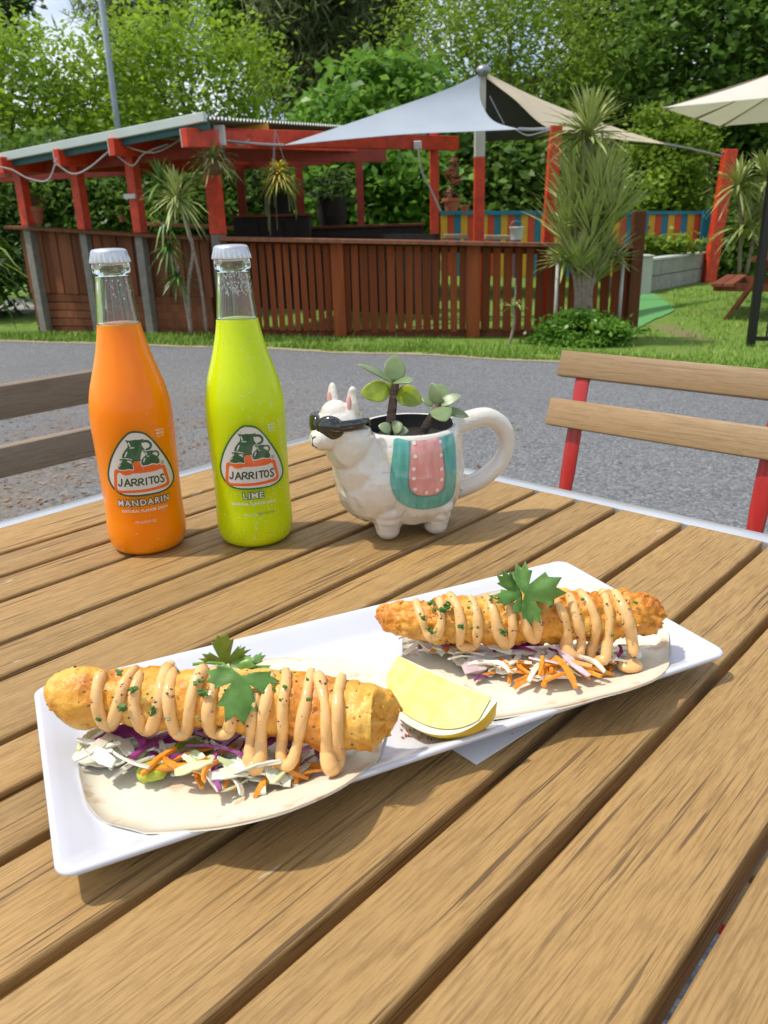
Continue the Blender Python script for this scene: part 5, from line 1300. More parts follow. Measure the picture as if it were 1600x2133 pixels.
def crown_points(c, rad, nclump, per, seed, spread=0.20, hollow=0.45):
    r = np.random.default_rng(seed); c = np.array(c); rad = np.array(rad)
    d = r.normal(size=(nclump, 3)); d /= np.linalg.norm(d, axis=1)[:, None]
    f = hollow + (1 - hollow) * r.uniform(0, 1, nclump) ** 0.6
    f *= 1 + 0.16 * np.sin(d[:, 0] * 7 + seed) * np.cos(d[:, 2] * 6 + seed * 2)
    C = c + d * f[:, None] * rad
    sz = np.repeat(r.uniform(0.6, 1.5, nclump), per)[:, None]
    g = r.normal(size=(nclump * per, 3)) * spread * sz * rad * np.array([1, 1, 0.62])
    return np.repeat(C, per, 0) + g
def sc(Y, z=1.5): return (Y * _c - (z - CAMZ) * _s) / FPX
def tree(name, label, group, Y, box, mat, size, asp, nclump, per, seed, droop=0.0, trunk=0.12, hollow=0.45, spread=0.2, cat='tree', depth=0.8, branches=5, crownname='crown'):
    x0, y0, x1, y1 = box; c = py((x0 + x1) / 2, (y0 + y1) / 2, Y); s = sc(Y, c.z); rx, rz = (x1 - x0) / 2 * s, (y1 - y0) / 2 * s
    gx_, gy_ = c.x, c.y; base = Vector((gx_, gy_, zg(gx_, gy_)))
    root = thing(name, base, label, cat, group)
    P = crown_points(c, (rx, rx * depth, rz), nclump, per, seed, spread, hollow)
    P[:, 2] = np.maximum(P[:, 2], base.z + 0.03)
    fast_mesh(crownname, leaf_cloud(P, size, asp, seed + 1, droop), mat, root)
    m = MB(); rr = random.Random(seed); top = c + Vector((0, 0, rz * 0.35))
    m.tube(catmull([base, base.lerp(c, 0.5) + Vector((rr.uniform(-.1, .1) * rx, 0, 0)), top], 6), [trunk * (1 - 0.75 * i / 12) for i in range(13)], 9)
    for k in range(branches):
        a = rr.uniform(0, 6.28); st = base.lerp(top, rr.uniform(0.45, 0.85)); e = c + Vector((math.cos(a) * rx * 0.7, math.sin(a) * rx * 0.5, rr.uniform(-0.2, 0.6) * rz))
        m.tube([st, st.lerp(e, 0.5) + Vector((0, 0, 0.1 * rz)), e], [trunk * 0.4, trunk * 0.25, trunk * 0.1], 6)
    m.build('trunk', M_BARK, root, smooth='all')
    return root
GT = 'trees behind the outdoor bar'
tree('leafy_tree', 'bright green dense tree at the far left behind the bar', GT, 17.5, (-190, 55, 205, 420), LM_BRIGHT, 0.15, 2.0, 190, 70, 1)
tree('leafy_tree', 'large bright green tree behind the bar roof and light pole', GT, 19, (170, 30, 585, 420), LM_BRIGHT, 0.155, 2.0, 215, 70, 2)
tree('leafy_tree', 'dark tree whose crown touches the top left corner', GT, 24, (-120, -110, 62, 110), LM_DARK, 0.2, 2.0, 70, 60, 3, spread=0.16)
tree('sheoak_tree', 'feathery olive sheoak thinly leafed against the sky at upper left', GT, 27, (150, -150, 430, 160), LM_OLIVE, 0.42, 9.0, 110, 60, 4, droop=0.5, hollow=0.2, spread=0.15)
tree('leafy_tree', 'dark green broadleaf tree above the bar roof', GT, 25, (430, -120, 600, 140), LM_MID, 0.24, 1.8, 90, 70, 5)
tree('sheoak_tree', 'tall drooping olive sheoak left of the sail peak', GT, 23, (540, -190, 740, 300), LM_OLIVE, 0.45, 9.0, 190, 80, 6, droop=0.9, hollow=0.2)
tree('sheoak_tree', 'drooping dark sheoak behind the broad leaved shrub', GT, 25, (650, -150, 860, 280), LM_OLIVE, 0.45, 8.0, 150, 80, 7, droop=0.8, hollow=0.2)
tree('leafy_tree', 'mid green tree right of the olive sheoaks', GT, 27, (690, -160, 880, 220), LM_MID, 0.22, 1.9, 120, 80, 8)
tree('leafy_tree', 'wide bright olive green tree behind the sail peak', GT, 21, (825, -60, 1300, 330), LM_YG, 0.17, 2.6, 230, 70, 9, hollow=0.4)
tree('leafy_tree', 'tall dark tree between the olive tree and the right edge', GT, 25, (1180, -200, 1420, 300), LM_DARK, 0.24, 1.8, 170, 75, 10)
tree('leafy_tree', 'large shady broadleaf tree at the upper right', GT, 20, (1300, -120, 1720, 300), LM_MID, 0.22, 1.7, 200, 65, 11, hollow=0.5)
tree('leafy_tree', 'dark low tree behind the right red post', GT, 22, (1380, 120, 1760, 480), LM_DARK, 0.22, 1.8, 170, 75, 12)
tree('leafy_tree', 'dark shaded tree behind the lower end of the sails', GT, 24, (1080, 130, 1420, 470), LM_DARK, 0.22, 1.8, 190, 75, 13)
GS = 'shrubs behind the outdoor bar'
tree('shrub', 'broad leaved bright shrub rising behind the blue sail', GS, 15.5, (630, 130, 960, 400), LM_BROAD, 0.20, 1.7, 130, 48, 20, trunk=0.06, cat='shrub', hollow=0.5)
tree('shrub', 'rounded light green shrub under the umbrella tip', GS, 18.0, (1305, 225, 1475, 470), LM_YG, 0.13, 2.2, 150, 70, 21, trunk=0.06, cat='shrub', hollow=0.55, spread=0.16)
tree('shrub', 'broad leaved shrub seen through the right bays of the bar', GS, 14.5, (600, 280, 930, 520), LM_BROAD, 0.19, 1.7, 140, 46, 22, trunk=0.05, cat='shrub', hollow=0.3)
tree('shrub', 'dark glossy shrub behind the striped fence', GS, 15, (925, 270, 1190, 520), LM_MID, 0.2, 1.7, 130, 60, 23, trunk=0.05, cat='shrub', hollow=0.3)
tree('shrub', 'low bright shrub behind the striped fence by the big dracaena', GS, 18.2, (1130, 350, 1420, 520), LM_BRIGHT, 0.14, 2.0, 110, 60, 24, trunk=0.04, cat='shrub', hollow=0.3)
tree('shrub', 'green hedge shrub seen through the left bays of the bar', GS, 15, (-60, 300, 240, 520), LM_MID, 0.14, 2.0, 150, 70, 25, trunk=0.05, cat='shrub', hollow=0.3)
tree('shrub', 'green hedge shrub behind the middle bays of the bar', GS, 15, (200, 310, 480, 520), LM_MID, 0.14, 2.0, 150, 70, 26, trunk=0.05, cat='shrub', hollow=0.3)
tree('shrub', 'shaded hedge shrub behind the corner post of the bar', GS, 15.5, (430, 300, 660, 520), LM_MID, 0.14, 2.0, 120, 70, 27, trunk=0.05, cat='shrub', hollow=0.3)
tree('shrub', 'leafy shrub right of the striped fence and red post', GS, 16.9, (1470, 400, 1640, 590), LM_MID, 0.15, 1.9, 120, 60, 28, trunk=0.04, cat='shrub', hollow=0.2)
tree('shrub', 'dark bush on the left edge beyond the path', GS, 14, (-260, 430, 60, 660), LM_DARK, 0.14, 2.0, 130, 60, 29, trunk=0.04, cat='shrub', hollow=0.2)
tree('shrub', 'dense round green shrub at the foot of the big dracaena', None, 8.3, (1118, 655, 1305, 735), LM_BROAD, 0.055, 1.7, 170, 60, 30, trunk=0.02, cat='shrub', hollow=0.5, spread=0.14, depth=0.7, crownname='foliage')
# far wood closing the view
r = np.random.default_rng(5); n = 26000
Pw = np.stack([r.uniform(-26, 30, n), r.uniform(33, 38, n), np.zeros(n)], 1)
hgt = 4.6 + 1.8 * np.sin(Pw[:, 0] * 0.45) + 1.2 * np.sin(Pw[:, 0] * 1.3 + 1) ; Pw[:, 2] = -0.4 + r.uniform(0, 1, n) ** 0.8 * hgt
tag(fast_mesh('far_wood', leaf_cloud(Pw, 0.6, 1.8, 9), LM_DARK), 'distant dark woodland closing the view behind all the trees', 'woodland', kind='stuff')

# =================================================================== STRAP LEAVED PLANTS
t = NT('dracaena_leaf'); uvn = t.node('ShaderNodeUVMap'); sx = t.node('ShaderNodeSeparateXYZ'); t.link(uvn.outputs['UV'], sx.inputs['Vector'])
g = t.node('ShaderNodeNewGeometry')
edge = t.ramp(sx.outputs['X'], [(0.0, (0.58, 0.58, 0.24)), (0.30, (0.40, 0.46, 0.14)), (0.42, (0.14, 0.26, 0.05)), (0.58, (0.14, 0.26, 0.05)), (0.70, (0.40, 0.46, 0.14)), (1.0, (0.58, 0.58, 0.24))])
t.col(t.mix(t.ramp(g.outputs['Random Per Island'], [(0.4, 0.0), (1.0, 0.45)]), edge, (0.26, 0.32, 0.09))); t.set(Roughness=0.42); M_DRAC = t.m
t = NT('dracaena_leaf_green'); g = t.node('ShaderNodeNewGeometry'); t.col(t.ramp(g.outputs['Random Per Island'], [(0.0, (0.03, 0.10, 0.015)), (1.0, (0.14, 0.27, 0.05))])); t.set(Roughness=0.4); M_DRAG = t.m
t = NT('palm_leaf'); g = t.node('ShaderNodeNewGeometry'); t.col(t.ramp(g.outputs['Random Per Island'], [(0.0, (0.06, 0.15, 0.015)), (1.0, (0.26, 0.36, 0.04))])); t.set(Roughness=0.4); M_PALM = t.m
M_DSTEM = plain('dracaena_stem', (0.26, 0.21, 0.16), 0.9, 0.3, 30, 0.6, 90, bd=0.008)
def rosette(name, parent, c, n, L, w, seed, mat, lo=-0.5, hi=1.5, droop=0.35, axis=(0, 0, 1)):
    rr = random.Random(seed); m = MB(); m.uv = []; c = Vector(c); K = 6
    q = Vector((0, 0, 1)).rotation_difference(Vector(axis))
    for i in range(n):
        az = rr.uniform(0, 6.283); el = lo + (hi - lo) * rr.random() ** 0.8; l = L * rr.uniform(0.75, 1.15); ww = w * rr.uniform(0.7, 1.2)
        d = q @ Vector((math.cos(az) * math.cos(el), math.sin(az) * math.cos(el), math.sin(el))); s = d.cross(Vector((0, 0, 1)))
        s = s.normalized() if s.length > 1e-3 else Vector((1, 0, 0)); b = len(m.v); st = c + Vector((0, 0, rr.uniform(-0.10, 0.06) * L))
        for k in range(K + 1):
            f = k / K; p = st + d * (l * f) - Vector((0, 0, droop * l * f * f * rr.uniform(0.8, 1.1)))
            wd = ww * (0.55 + 0.9 * f if f < 0.4 else 0.91 * (1 - (f - 0.4) / 0.6) ** 0.7 + 0.02) / 2
            nrm = s.cross(d).normalized()
            m.v += [tuple(p - s * wd + nrm * wd * 0.4), tuple(p), tuple(p + s * wd + nrm * wd * 0.4)]; m.uv += [(0, f), (0.5, f), (1, f)]
        for k in range(K):
            a = b + 3 * k; m.f += [(a, a + 1, a + 4, a + 3), (a + 1, a + 2, a + 5, a + 4)]; m.mi += [0, 0]
    return m.build(name, mat, parent, smooth='all')
def strapplant(name, label, base, stems, heads, group=None, cat='plant', seed=1):
    root = thing(name, base, label, cat, group)
    for P, r0 in stems:
        Q = catmull(P, 5); m = MB(); m.tube(Q, [r0 * (1 - 0.3 * i / len(Q)) for i in range(len(Q))], 8); m.build('stem', M_DSTEM, root, smooth='all')
    for i, (c, n, L, w, mat, lo, hi, dr) in enumerate(heads): rosette('leaf_rosette', root, c, n, L, w, seed * 31 + i, mat, lo, hi, dr)
    return root
GD = 'variegated dracaenas'
YD = 8.55
b = pg(1222, 690)
hd = [((1226, 275), 150, 0.50, 0.040, M_DRAC, -0.5, 1.5, 0.18)]
for k_, (x_, y_) in enumerate([(1200, 440), (1250, 425), (1226, 400), (1270, 470), (1185, 500), (1232, 500), (1255, 540), (1205, 560), (1235, 590)]):
    hd.append(((x_, y_), 110, 0.62 if k_ < 6 else 0.46, 0.040, M_DRAC, 0.45, 1.5, 0.05))
hd += [((1176, 545), 60, 0.34, 0.036, M_DRAC, -0.5, 0.8, 0.2), ((1280, 540), 50, 0.36, 0.036, M_DRAC, -0.3, 0.9, 0.2), ((1222, 470), 60, 0.5, 0.040, M_DRAC, 0.0, 1.2, 0.1)]
strapplant('dracaena', 'tallest and bushiest dracaena with cream striped leaves beside the fence end', b,
           [([py(1215 + dx, 690, YD), py(1215 + dx * 0.8, 600, YD), py(hx, hy + 10, YD)], 0.030) for dx, (hx, hy) in zip((-10, 0, 12, -18, 20, 5), ((1198, 420), (1226, 265), (1262, 400), (1180, 490), (1275, 490), (1230, 500)))],
           [(py(x, y, YD + (0.10 if i % 2 else -0.08)), n, L, w, mt, lo, hi, dr) for i, ((x, y), n, L, w, mt, lo, hi, dr) in enumerate(hd)], GD, seed=2)
b = pg(395, 697); YM = 8.6
strapplant('dracaena', 'slim two stemmed dracaena with pale striped head before the bar wall', b,
           [([py(398, 697, YM), py(392, 600, YM), py(402, 520, YM), py(384, 455, YM), py(372, 420, YM)], 0.022), ([py(430, 690, YM), py(418, 590, YM), py(396, 490, YM), py(386, 455, YM)], 0.018), ([py(398, 697, YM), py(380, 600, YM), py(358, 520, YM)], 0.015)],
           [(py(368, 412, YM), 110, 0.40, 0.034, M_DRAC, -0.9, 1.5, 0.30), (py(335, 380, YM + .15), 36, 0.34, 0.03, M_DRAG, -0.3, 1.5, 0.3), (py(352, 515, YM), 34, 0.26, 0.030, M_DRAG, -1.2, 1.0, 0.4), (py(370, 575, YM), 40, 0.26, 0.03, M_DRAG, -1.0, 1.2, 0.3), (py(342, 462, YM), 18, 0.24, 0.03, M_DRAG, -1.0, 1.2, 0.5)], GD, seed=3)
b = pg(1062, 722)
strapplant('dracaena', 'spindly dracaena seedling with one small tuft before the slatted fence', b, [([py(1060, 722, 8.3), py(1068, 690, 8.3), py(1072, 665, 8.3), py(1070, 640, 8.3)], 0.016), ([py(1070, 640, 8.3), py(1074, 610, 8.3), py(1073, 580, 8.3)], 0.012)],
           [(py(1070, 640, 8.3), 16, 0.19, 0.03, M_DRAC, -0.4, 1.2, 0.6)], GD, seed=4)
b = pg(1545, 560)
strapplant('dracaena', 'pair of cream striped dracaenas beyond the right red post', b, [([py(1540, 570, 12.6), py(1543, 480, 12.6), py(1540, 400, 12.6)], 0.03), ([py(1555, 570, 12.6), py(1575, 470, 12.6), py(1592, 385, 12.6)], 0.03)],
           [(py(1540, 385, 12.6), 90, 0.55, 0.05, M_DRAC, -0.9, 1.5, 0.3), (py(1595, 365, 12.6), 90, 0.55, 0.05, M_DRAC, -0.9, 1.5, 0.3), (py(1552, 470, 12.6), 80, 0.50, 0.05, M_DRAC, -0.9, 1.4, 0.3), (py(1590, 455, 12.6), 60, 0.45, 0.05, M_DRAC, -0.9, 1.4, 0.3)], GD, seed=5)
b = pg(-75, 690)
strapplant('palm', 'arching yellow green palm fronds entering at the left edge', b, [([py(-75, 690, 11.0), py(-70, 600, 11.0), py(-62, 540, 11.0)], 0.05)],
           [(py(-62, 540, 11.0), 70, 0.92, 0.05, M_PALM, -0.5, 1.2, 0.75), (py(-50, 520, 11.1), 30, 0.85, 0.06, M_PALM, 0.1, 1.2, 0.85)], None, seed=6)

# =================================================================== OUTDOOR BAR
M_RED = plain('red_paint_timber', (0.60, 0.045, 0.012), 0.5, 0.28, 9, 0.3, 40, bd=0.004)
M_RED_SHADE = plain('red_paint_timber_shaded', (0.30, 0.03, 0.015), 0.6, 0.2, 6, 0.15, 60)  # same red paint, colour darkened for the shade under the roof
M_GREYP = plain('grey_weathered_post', (0.22, 0.20, 0.18), 0.85, 0.2, 12, 0.4, 60)
def brown(name, c):
    t = NT(name); v = t.coord('Object', (14, 14, 1.3), True); oi = t.node('ShaderNodeObjectInfo'); n1 = t.noise(v, 1.0, 5, 0.6)
    cc = t.ramp(n1, [(0.25, tuple(x * 0.55 for x in c)), (0.6, c), (0.85, tuple(x * 1.35 for x in c))])
    hv = t.node('ShaderNodeHueSaturation'); mr = t.node('ShaderNodeMapRange'); mr.inputs['To Min'].default_value = 0.7; mr.inputs['To Max'].default_value = 1.3
    t.link(oi.outputs['Random'], mr.inputs['Value']); t.link(mr.outputs['Result'], hv.inputs['Value']); t.link(cc, hv.inputs['Color']); t.col(hv.outputs['Color']); t.set(Roughness=0.7); t.b.inputs['Specular IOR Level'].default_value = 0.15; t.bump(n1, 0.3, 0.004); return t.m
M_FENCE = brown('stained_fence_timber', (0.255, 0.066, 0.022)); M_WALLW = brown('dark_bar_timber', (0.175, 0.062, 0.030)); M_RAIL = brown('counter_timber', (0.36, 0.145, 0.085))
M_ROOF = plain('roof_sheet', (0.30, 0.34, 0.32), 0.45, 0.1, 3, metal=0.2); M_BARGE = plain('barge_capping', (0.52, 0.58, 0.54), 0.45, 0.06, 4); M_TEALF = plain('teal_fascia', (0.015, 0.085, 0.085), 0.5, 0.1)
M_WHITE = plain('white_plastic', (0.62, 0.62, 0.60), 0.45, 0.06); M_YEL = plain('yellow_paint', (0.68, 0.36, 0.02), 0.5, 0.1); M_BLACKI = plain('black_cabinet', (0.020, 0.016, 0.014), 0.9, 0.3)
M_CABLE = plain('pale_cable', (0.40, 0.38, 0.36), 0.6, 0.1); M_CHAIN = plain('galvanised_chain', (0.30, 0.31, 0.33), 0.4, 0.2, 60, metal=0.8)
Pb0, Pb1 = py(80, 697, 10.35), py(452, 699, 9.1)
Pt0, Pt1 = py(32, 474, 10.35), py(452, 496, 9.1)
bar = thing('outdoor_bar', Vector(((Pb0.x + Pb1.x) / 2, (Pb0.y + Pb1.y) / 2, (Pb0.z + Pb1.z) / 2)), 'open timber bar shelter with red posts, dark board walls and corrugated roof', 'bar shelter')
wdir = (Pb1 - Pb0); wdir.z = 0; wdir.normalize(); wback = Vector((-wdir.y, wdir.x, 0)); wback = wback if wback.y > 0 else -wback
def wp(s, v):
    b = Pb0.lerp(Pb1, s); return Vector((b.x, b.y, Pb0.z + (Pb1.z - Pb0.z) * s + v * ((Pt0.z - Pb0.z) + ((Pt1.z - Pb1.z) - (Pt0.z - Pb0.z)) * s)))
for k in range(5):
    v0, v1 = 0.01 + k * 0.078, 0.01 + (k + 1) * 0.078 - 0.006
    m = MB(); a, b = wp(0.01, (v0 + v1) / 2), wp(0.995, (v0 + v1) / 2); m.bar(a, b, 0.028, (v1 - v0) * 1.2, bev=0.004); m.build('wall_plank', M_WALLW, bar)
m = MB(); m.bar(wp(0.0, 0.49) + wback * 0.05, wp(1.0, 0.49) + wback * 0.05, 0.02, 1.12); m.build('wall_backing', M_WALLW, bar)
NB = 24
for k in range(NB):
    s0 = (k + 0.5) / NB; a, b = wp(s0, 0.40), wp(s0, 0.975); m = MB(); m.bar(a + wback * 0.012 * (k % 2), b + wback * 0.012 * (k % 2), 0.112, 0.022, up=wback, bev=0.003); m.build('wall_board', M_WALLW, bar)
m = MB(); a, b = wp(-0.03, 1.0), wp(1.0, 1.0); m.bar(a - wback * 0.02, b - wback * 0.02, 0.26, 0.035, bev=0.005); m.build('bar_top', M_WALLW, bar)
m = MB(); a, b = wp(-0.01, 1.005) + wback * 2.4, wp(0.8, 1.005) + wback * 2.4; m.bar(a, b, 0.3, 0.04); m.build('rear_counter', M_RAIL, bar)
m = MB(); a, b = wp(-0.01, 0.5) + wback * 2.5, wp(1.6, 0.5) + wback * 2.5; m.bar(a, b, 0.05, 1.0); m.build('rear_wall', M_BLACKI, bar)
# posts: grey below the counter, red above
for (x, y, Yp, xt, yt, wd) in [(60, 470, 10.2, 40, 348, 0.115), (177, 478, 9.85, 156, 336, 0.115), (293, 485, 9.45, 270, 322, 0.115), (455, 488, 8.95, 434, 290, 0.13)]:
    p = py(x, y, Yp); top = py(xt, yt, Yp).z; bz = zg(p.x, p.y)
    m = MB(); m.bar((p.x, p.y, p.z), (p.x, p.y, top), wd, wd, up=wback, bev=0.006); m.build('red_post', M_RED, bar)
    m = MB(); m.bar((p.x, p.y, bz), (p.x, p.y, p.z - 0.002), wd * 0.92, wd * 0.92, up=wback, bev=0.006); m.build('post_base', M_GREYP, bar)
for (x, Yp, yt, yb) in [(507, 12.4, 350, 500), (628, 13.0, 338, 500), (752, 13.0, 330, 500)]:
    p = py(x, 450, Yp); m = MB(); m.bar((p.x, p.y, zg(p.x, p.y)), (p.x, p.y, py(x, yt, Yp).z), 0.11, 0.11, up=(0, 1, 0)); m.build('red_post', M_RED_SHADE, bar)
# rafters reaching forward over each front post
for (x, y, Yp) in [(0, 344, 9.52), (118, 328, 9.22), (232, 306, 8.85), (384, 287, 8.35)]:
    e = py(x, y, Yp); m = MB(); f = e + wback * 3.6; f.z += 0.16; m.bar(e, f, 0.075, 0.165, bev=0.005); m.build('rafter', M_RED, bar)
    m = MB(); m.bar(e - wdir * 0.042, e + wback * 0.5 - wdir * 0.042 + Vector((0, 0, 0.022)), 0.008, 0.160); m.build('rafter_edge', M_WHITE, bar)
m = MB(); a = py(-80, 364, 10.6); b = py(440, 306, 9.1); m.bar(a, b, 0.07, 0.17); m.build('front_beam', M_RED_SHADE, bar)
m = MB(); a = py(-60, 366, 12.4); b = py(690, 325, 12.4); m.bar(a, b, 0.09, 0.22); m.build('rear_beam', M_RED_SHADE, bar)
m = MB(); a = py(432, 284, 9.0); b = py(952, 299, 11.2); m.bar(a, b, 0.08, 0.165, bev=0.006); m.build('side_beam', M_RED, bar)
m = MB(); a = py(450, 316, 9.6); b = py(800, 322, 12.0); m.bar(a, b, 0.08, 0.19); m.build('inner_beam', M_RED_SHADE, bar)
m = MB(); a = py(465, 284, 9.3); b = py(665, 264, 11.6); m.bar(a, b, 0.05, 0.08); m.build('purlin', M_RED, bar)
m = MB(); a = py(430, 280, 9.5); b = py(560, 268, 9.5); m.bar(a, b, 0.05, 0.10); m.build('purlin', M_YEL, bar)
m = MB(); p = py(458, 282, 8.82); m.box(p, (0.11, 0.07, 0.19), None, 0.01); m.build('junction_box', M_WHITE, bar)
m = MB(); p = py(870, 303, 10.7); m.box(p, (0.10, 0.08, 0.10), None, 0.01); m.build('junction_box', M_WHITE, bar)
m = MB(); p = py(271, 409, 9.33); m.box(p, (0.13, 0.06, 0.05), None, 0.006); m.build('wall_outlet', M_WHITE, bar)
# post carrying the side beam
p = py(905, 400, 11.0); m = MB(); m.bar((p.x, p.y, zg(p.x, p.y)), (p.x, p.y, py(905, 278, 11.0).z), 0.11, 0.11, up=(0, 1, 0), bev=0.005); m.build('red_post', M_RED, bar)
# corrugated roof
RA, RB, RC = py(-60, 344, 9.9), py(432, 246, 8.45), py(718, 264, 11.4)
RD = RA + (RC - RB)
m = MB(); NVv = 46 * 6; vs = []
for j in range(NVv + 1):
    f = j / NVv; w = 0.018 * math.sin(2 * math.pi * f * 46)
    a = RA.lerp(RD, f); b = RB.lerp(RC, f); vs += [a + Vector((0, 0, w)), b + Vector((0, 0, w))]
m.add(vs, [(2 * j, 2 * j + 1, 2 * j + 3, 2 * j + 2) for j in range(NVv)]); m.v += [(x, y, z + 0.004) for x, y, z in list(m.v)]; k = 2 * (NVv + 1)
m.f += [(2 * j + k, 2 * j + 2 + k, 2 * j + 3 + k, 2 * j + 1 + k) for j in range(NVv)]; m.mi += [0] * NVv
m.build('roof_sheet', M_ROOF, bar, smooth='all')
m = MB(); m.bar(RA - wback * 0.03 + Vector((0, 0, 0.01)), RB - wback * 0.03 + Vector((0, 0, 0.01)), 0.05, 0.085, bev=0.006); m.build('barge_capping', M_BARGE, bar)
m = MB(); m.bar(RA + wback * 0.02 - Vector((0, 0, 0.065)), RB + wback * 0.02 - Vector((0, 0, 0.065)), 0.03, 0.06); m.build('fascia', M_TEALF, bar)
for L in ([(-30, 345), (20, 352), (60, 372), (100, 375), (118, 330)], [(112, 336), (150, 362), (185, 350), (230, 312)], [(238, 318), (275, 345), (300, 320), (350, 300)], [(250, 300), (320, 318), (385, 285)], [(470, 285), (500, 302), (520, 290)]):
    m = MB(); m.tube(catmull([py(x, y, 9.0) for x, y in L], 6), 0.008, 6); m.build('cable', M_CABLE, bar)
m = MB(); m.tube(catmull([py(872, 310, 10.6), py(880, 360, 10.6), py(900, 400, 10.6), py(918, 440, 10.6)], 6), 0.012, 6); m.build('cable', M_CABLE, bar)
# back bar clutter, one thing each
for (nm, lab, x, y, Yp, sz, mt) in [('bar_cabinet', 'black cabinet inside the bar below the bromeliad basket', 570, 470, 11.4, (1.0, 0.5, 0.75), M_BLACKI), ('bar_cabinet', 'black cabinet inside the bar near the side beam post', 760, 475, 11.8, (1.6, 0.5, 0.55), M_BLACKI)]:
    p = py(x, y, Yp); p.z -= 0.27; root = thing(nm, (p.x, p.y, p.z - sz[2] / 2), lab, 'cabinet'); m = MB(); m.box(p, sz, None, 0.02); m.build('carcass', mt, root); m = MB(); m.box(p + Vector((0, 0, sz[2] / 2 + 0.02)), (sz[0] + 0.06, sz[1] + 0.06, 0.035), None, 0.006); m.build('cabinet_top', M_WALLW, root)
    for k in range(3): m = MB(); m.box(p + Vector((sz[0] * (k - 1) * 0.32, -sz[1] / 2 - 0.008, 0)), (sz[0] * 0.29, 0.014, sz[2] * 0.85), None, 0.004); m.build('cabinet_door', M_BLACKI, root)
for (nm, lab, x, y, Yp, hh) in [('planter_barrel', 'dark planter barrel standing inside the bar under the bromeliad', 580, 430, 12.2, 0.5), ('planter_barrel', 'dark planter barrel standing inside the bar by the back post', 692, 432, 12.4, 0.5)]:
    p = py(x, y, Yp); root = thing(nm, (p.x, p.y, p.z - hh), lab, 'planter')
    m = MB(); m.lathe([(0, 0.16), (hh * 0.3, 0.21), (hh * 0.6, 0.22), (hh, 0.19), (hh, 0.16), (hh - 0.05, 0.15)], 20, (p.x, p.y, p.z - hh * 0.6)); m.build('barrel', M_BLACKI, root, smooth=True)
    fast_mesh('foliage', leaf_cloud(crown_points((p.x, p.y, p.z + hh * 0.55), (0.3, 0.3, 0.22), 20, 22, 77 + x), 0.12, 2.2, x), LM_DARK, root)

# =================================================================== SLATTED FENCE
fen = thing('slatted_fence', py(900, 702, 9.0), 'low fence of upright reddish brown slats with a flat timber counter on top', 'fence')
ub = MB(); ub.box((0, 0, 0), (1, 1, 1), None, 0.0); proto = ub.build('slat', M_FENCE, fen, local=True)
first = True; rr = random.Random(8)
def fslat(x, w_px, Y=9.0, yt=None, yb=None):
    global first
    yt = yt if yt is not None else np.interp(x, [470, 1310], [506, 520]); yb = yb if yb is not None else np.interp(x, [470, 700, 985, 1310], [688, 690, 694, 690])
    a, b = py(x, yt, Y), py(x, yb, Y); w = w_px * sc(Y, 0.3); hx = (a + b) / 2
    xm = py(x, (yt + yb) / 2, Y).x
    o = proto if first else inst(proto, fen); first = False
    o.location = Vector((xm, Y, (a.z + b.z) / 2)) - fen.location; o.scale = (w, 0.022, a.z - b.z); o.rotation_euler = (0, rr.uniform(-0.012, 0.012), rr.uniform(-0.06, 0.06))
x = 484
while x < 690: fslat(x, 12.2 * rr.uniform(0.9, 1.1)); x += 16.6
x = 722
while x < 968: fslat(x, 14.8 * rr.uniform(0.88, 1.1), yb=692 + rr.uniform(-5, 3)); x += 18.6
x = 1012
while x < 1308: fslat(x, 17.0 * rr.uniform(0.9, 1.1), yb=688 + rr.uniform(-3, 3)); x += 22.5
for (x, w, yt, yb) in [(705, 26, 506, 700), (986, 28, 512, 708)]:
    a, b = py(x, yt, 8.96), py(x, yb, 8.96); m = MB(); xm = py(x, 600, 8.96).x; m.bar((xm, 8.965, b.z), (xm, 8.965, a.z), w * sc(9, 0.3), 0.07, up=(0, 1, 0), bev=0.004); m.build('fence_post', M_FENCE, fen)
a, b = py(1318, 440, 8.95), py(1318, 703, 8.95); xm = py(1322, 570, 8.95).x; m = MB(); m.bar((xm, 8.95, b.z - 0.05), (xm, 8.95, a.z), 0.125, 0.125, up=(0, 1, 0), bev=0.006); m.build('fence_post', M_WALLW, fen)
m = MB(); m.bar(py(459, 497, 8.92), py(1312, 513, 8.92), 0.24, 0.042, bev=0.005); m.build('counter_rail', M_RAIL, fen)
m = MB(); m.bar(py(462, 508, 9.05), py(1312, 524, 9.05), 0.04, 0.09); m.build('upper_rail', M_FENCE, fen)
m = MB(); m.bar(py(470, 697, 9.06), py(1312, 697, 9.06), 0.05, 0.12); m.build('plinth', M_WALLW, fen)
# =================================================================== RAINBOW FENCE
M_FY = plain('board_yellow', (0.70, 0.36, 0.02), 0.55, 0.12, 5); M_FR = plain('board_red', (0.58, 0.06, 0.012), 0.55, 0.12, 5); M_FT = plain('board_teal', (0.015, 0.17, 0.26), 0.55, 0.12, 5)
def rainbow(label, xa, xb, Y, yt, yb, pitch, pat):
    root = thing('striped_fence', py((xa + xb) / 2, yb, Y), label, 'fence', 'striped fence panels'); x = xa + pitch / 2; i = 0
    while x < xb - 2:
        p, q = py(x, yt + 6, Y), py(x, yb, Y); m = MB(); m.box((p.x, Y + 0.004 * (i % 3), (p.z + q.z) / 2), (pitch * sc(Y, 0.5) * 0.97, 0.02, p.z - q.z), None, 0.003); m.build('board', pat[i % 3], root); x += pitch; i += 1
    m = MB(); m.bar(py(xa, yt + 3, Y - 0.03), py(xb, yt + 3, Y - 0.03), 0.05, 0.06); m.build('top_rail', M_FT, root)
    return root
M3 = [M_FY, M_FR, M_FT]
rainbow('striped yellow red and teal fence panel behind the sail masts', 918, 1150, 13.2, 440, 575, 14.0, M3)
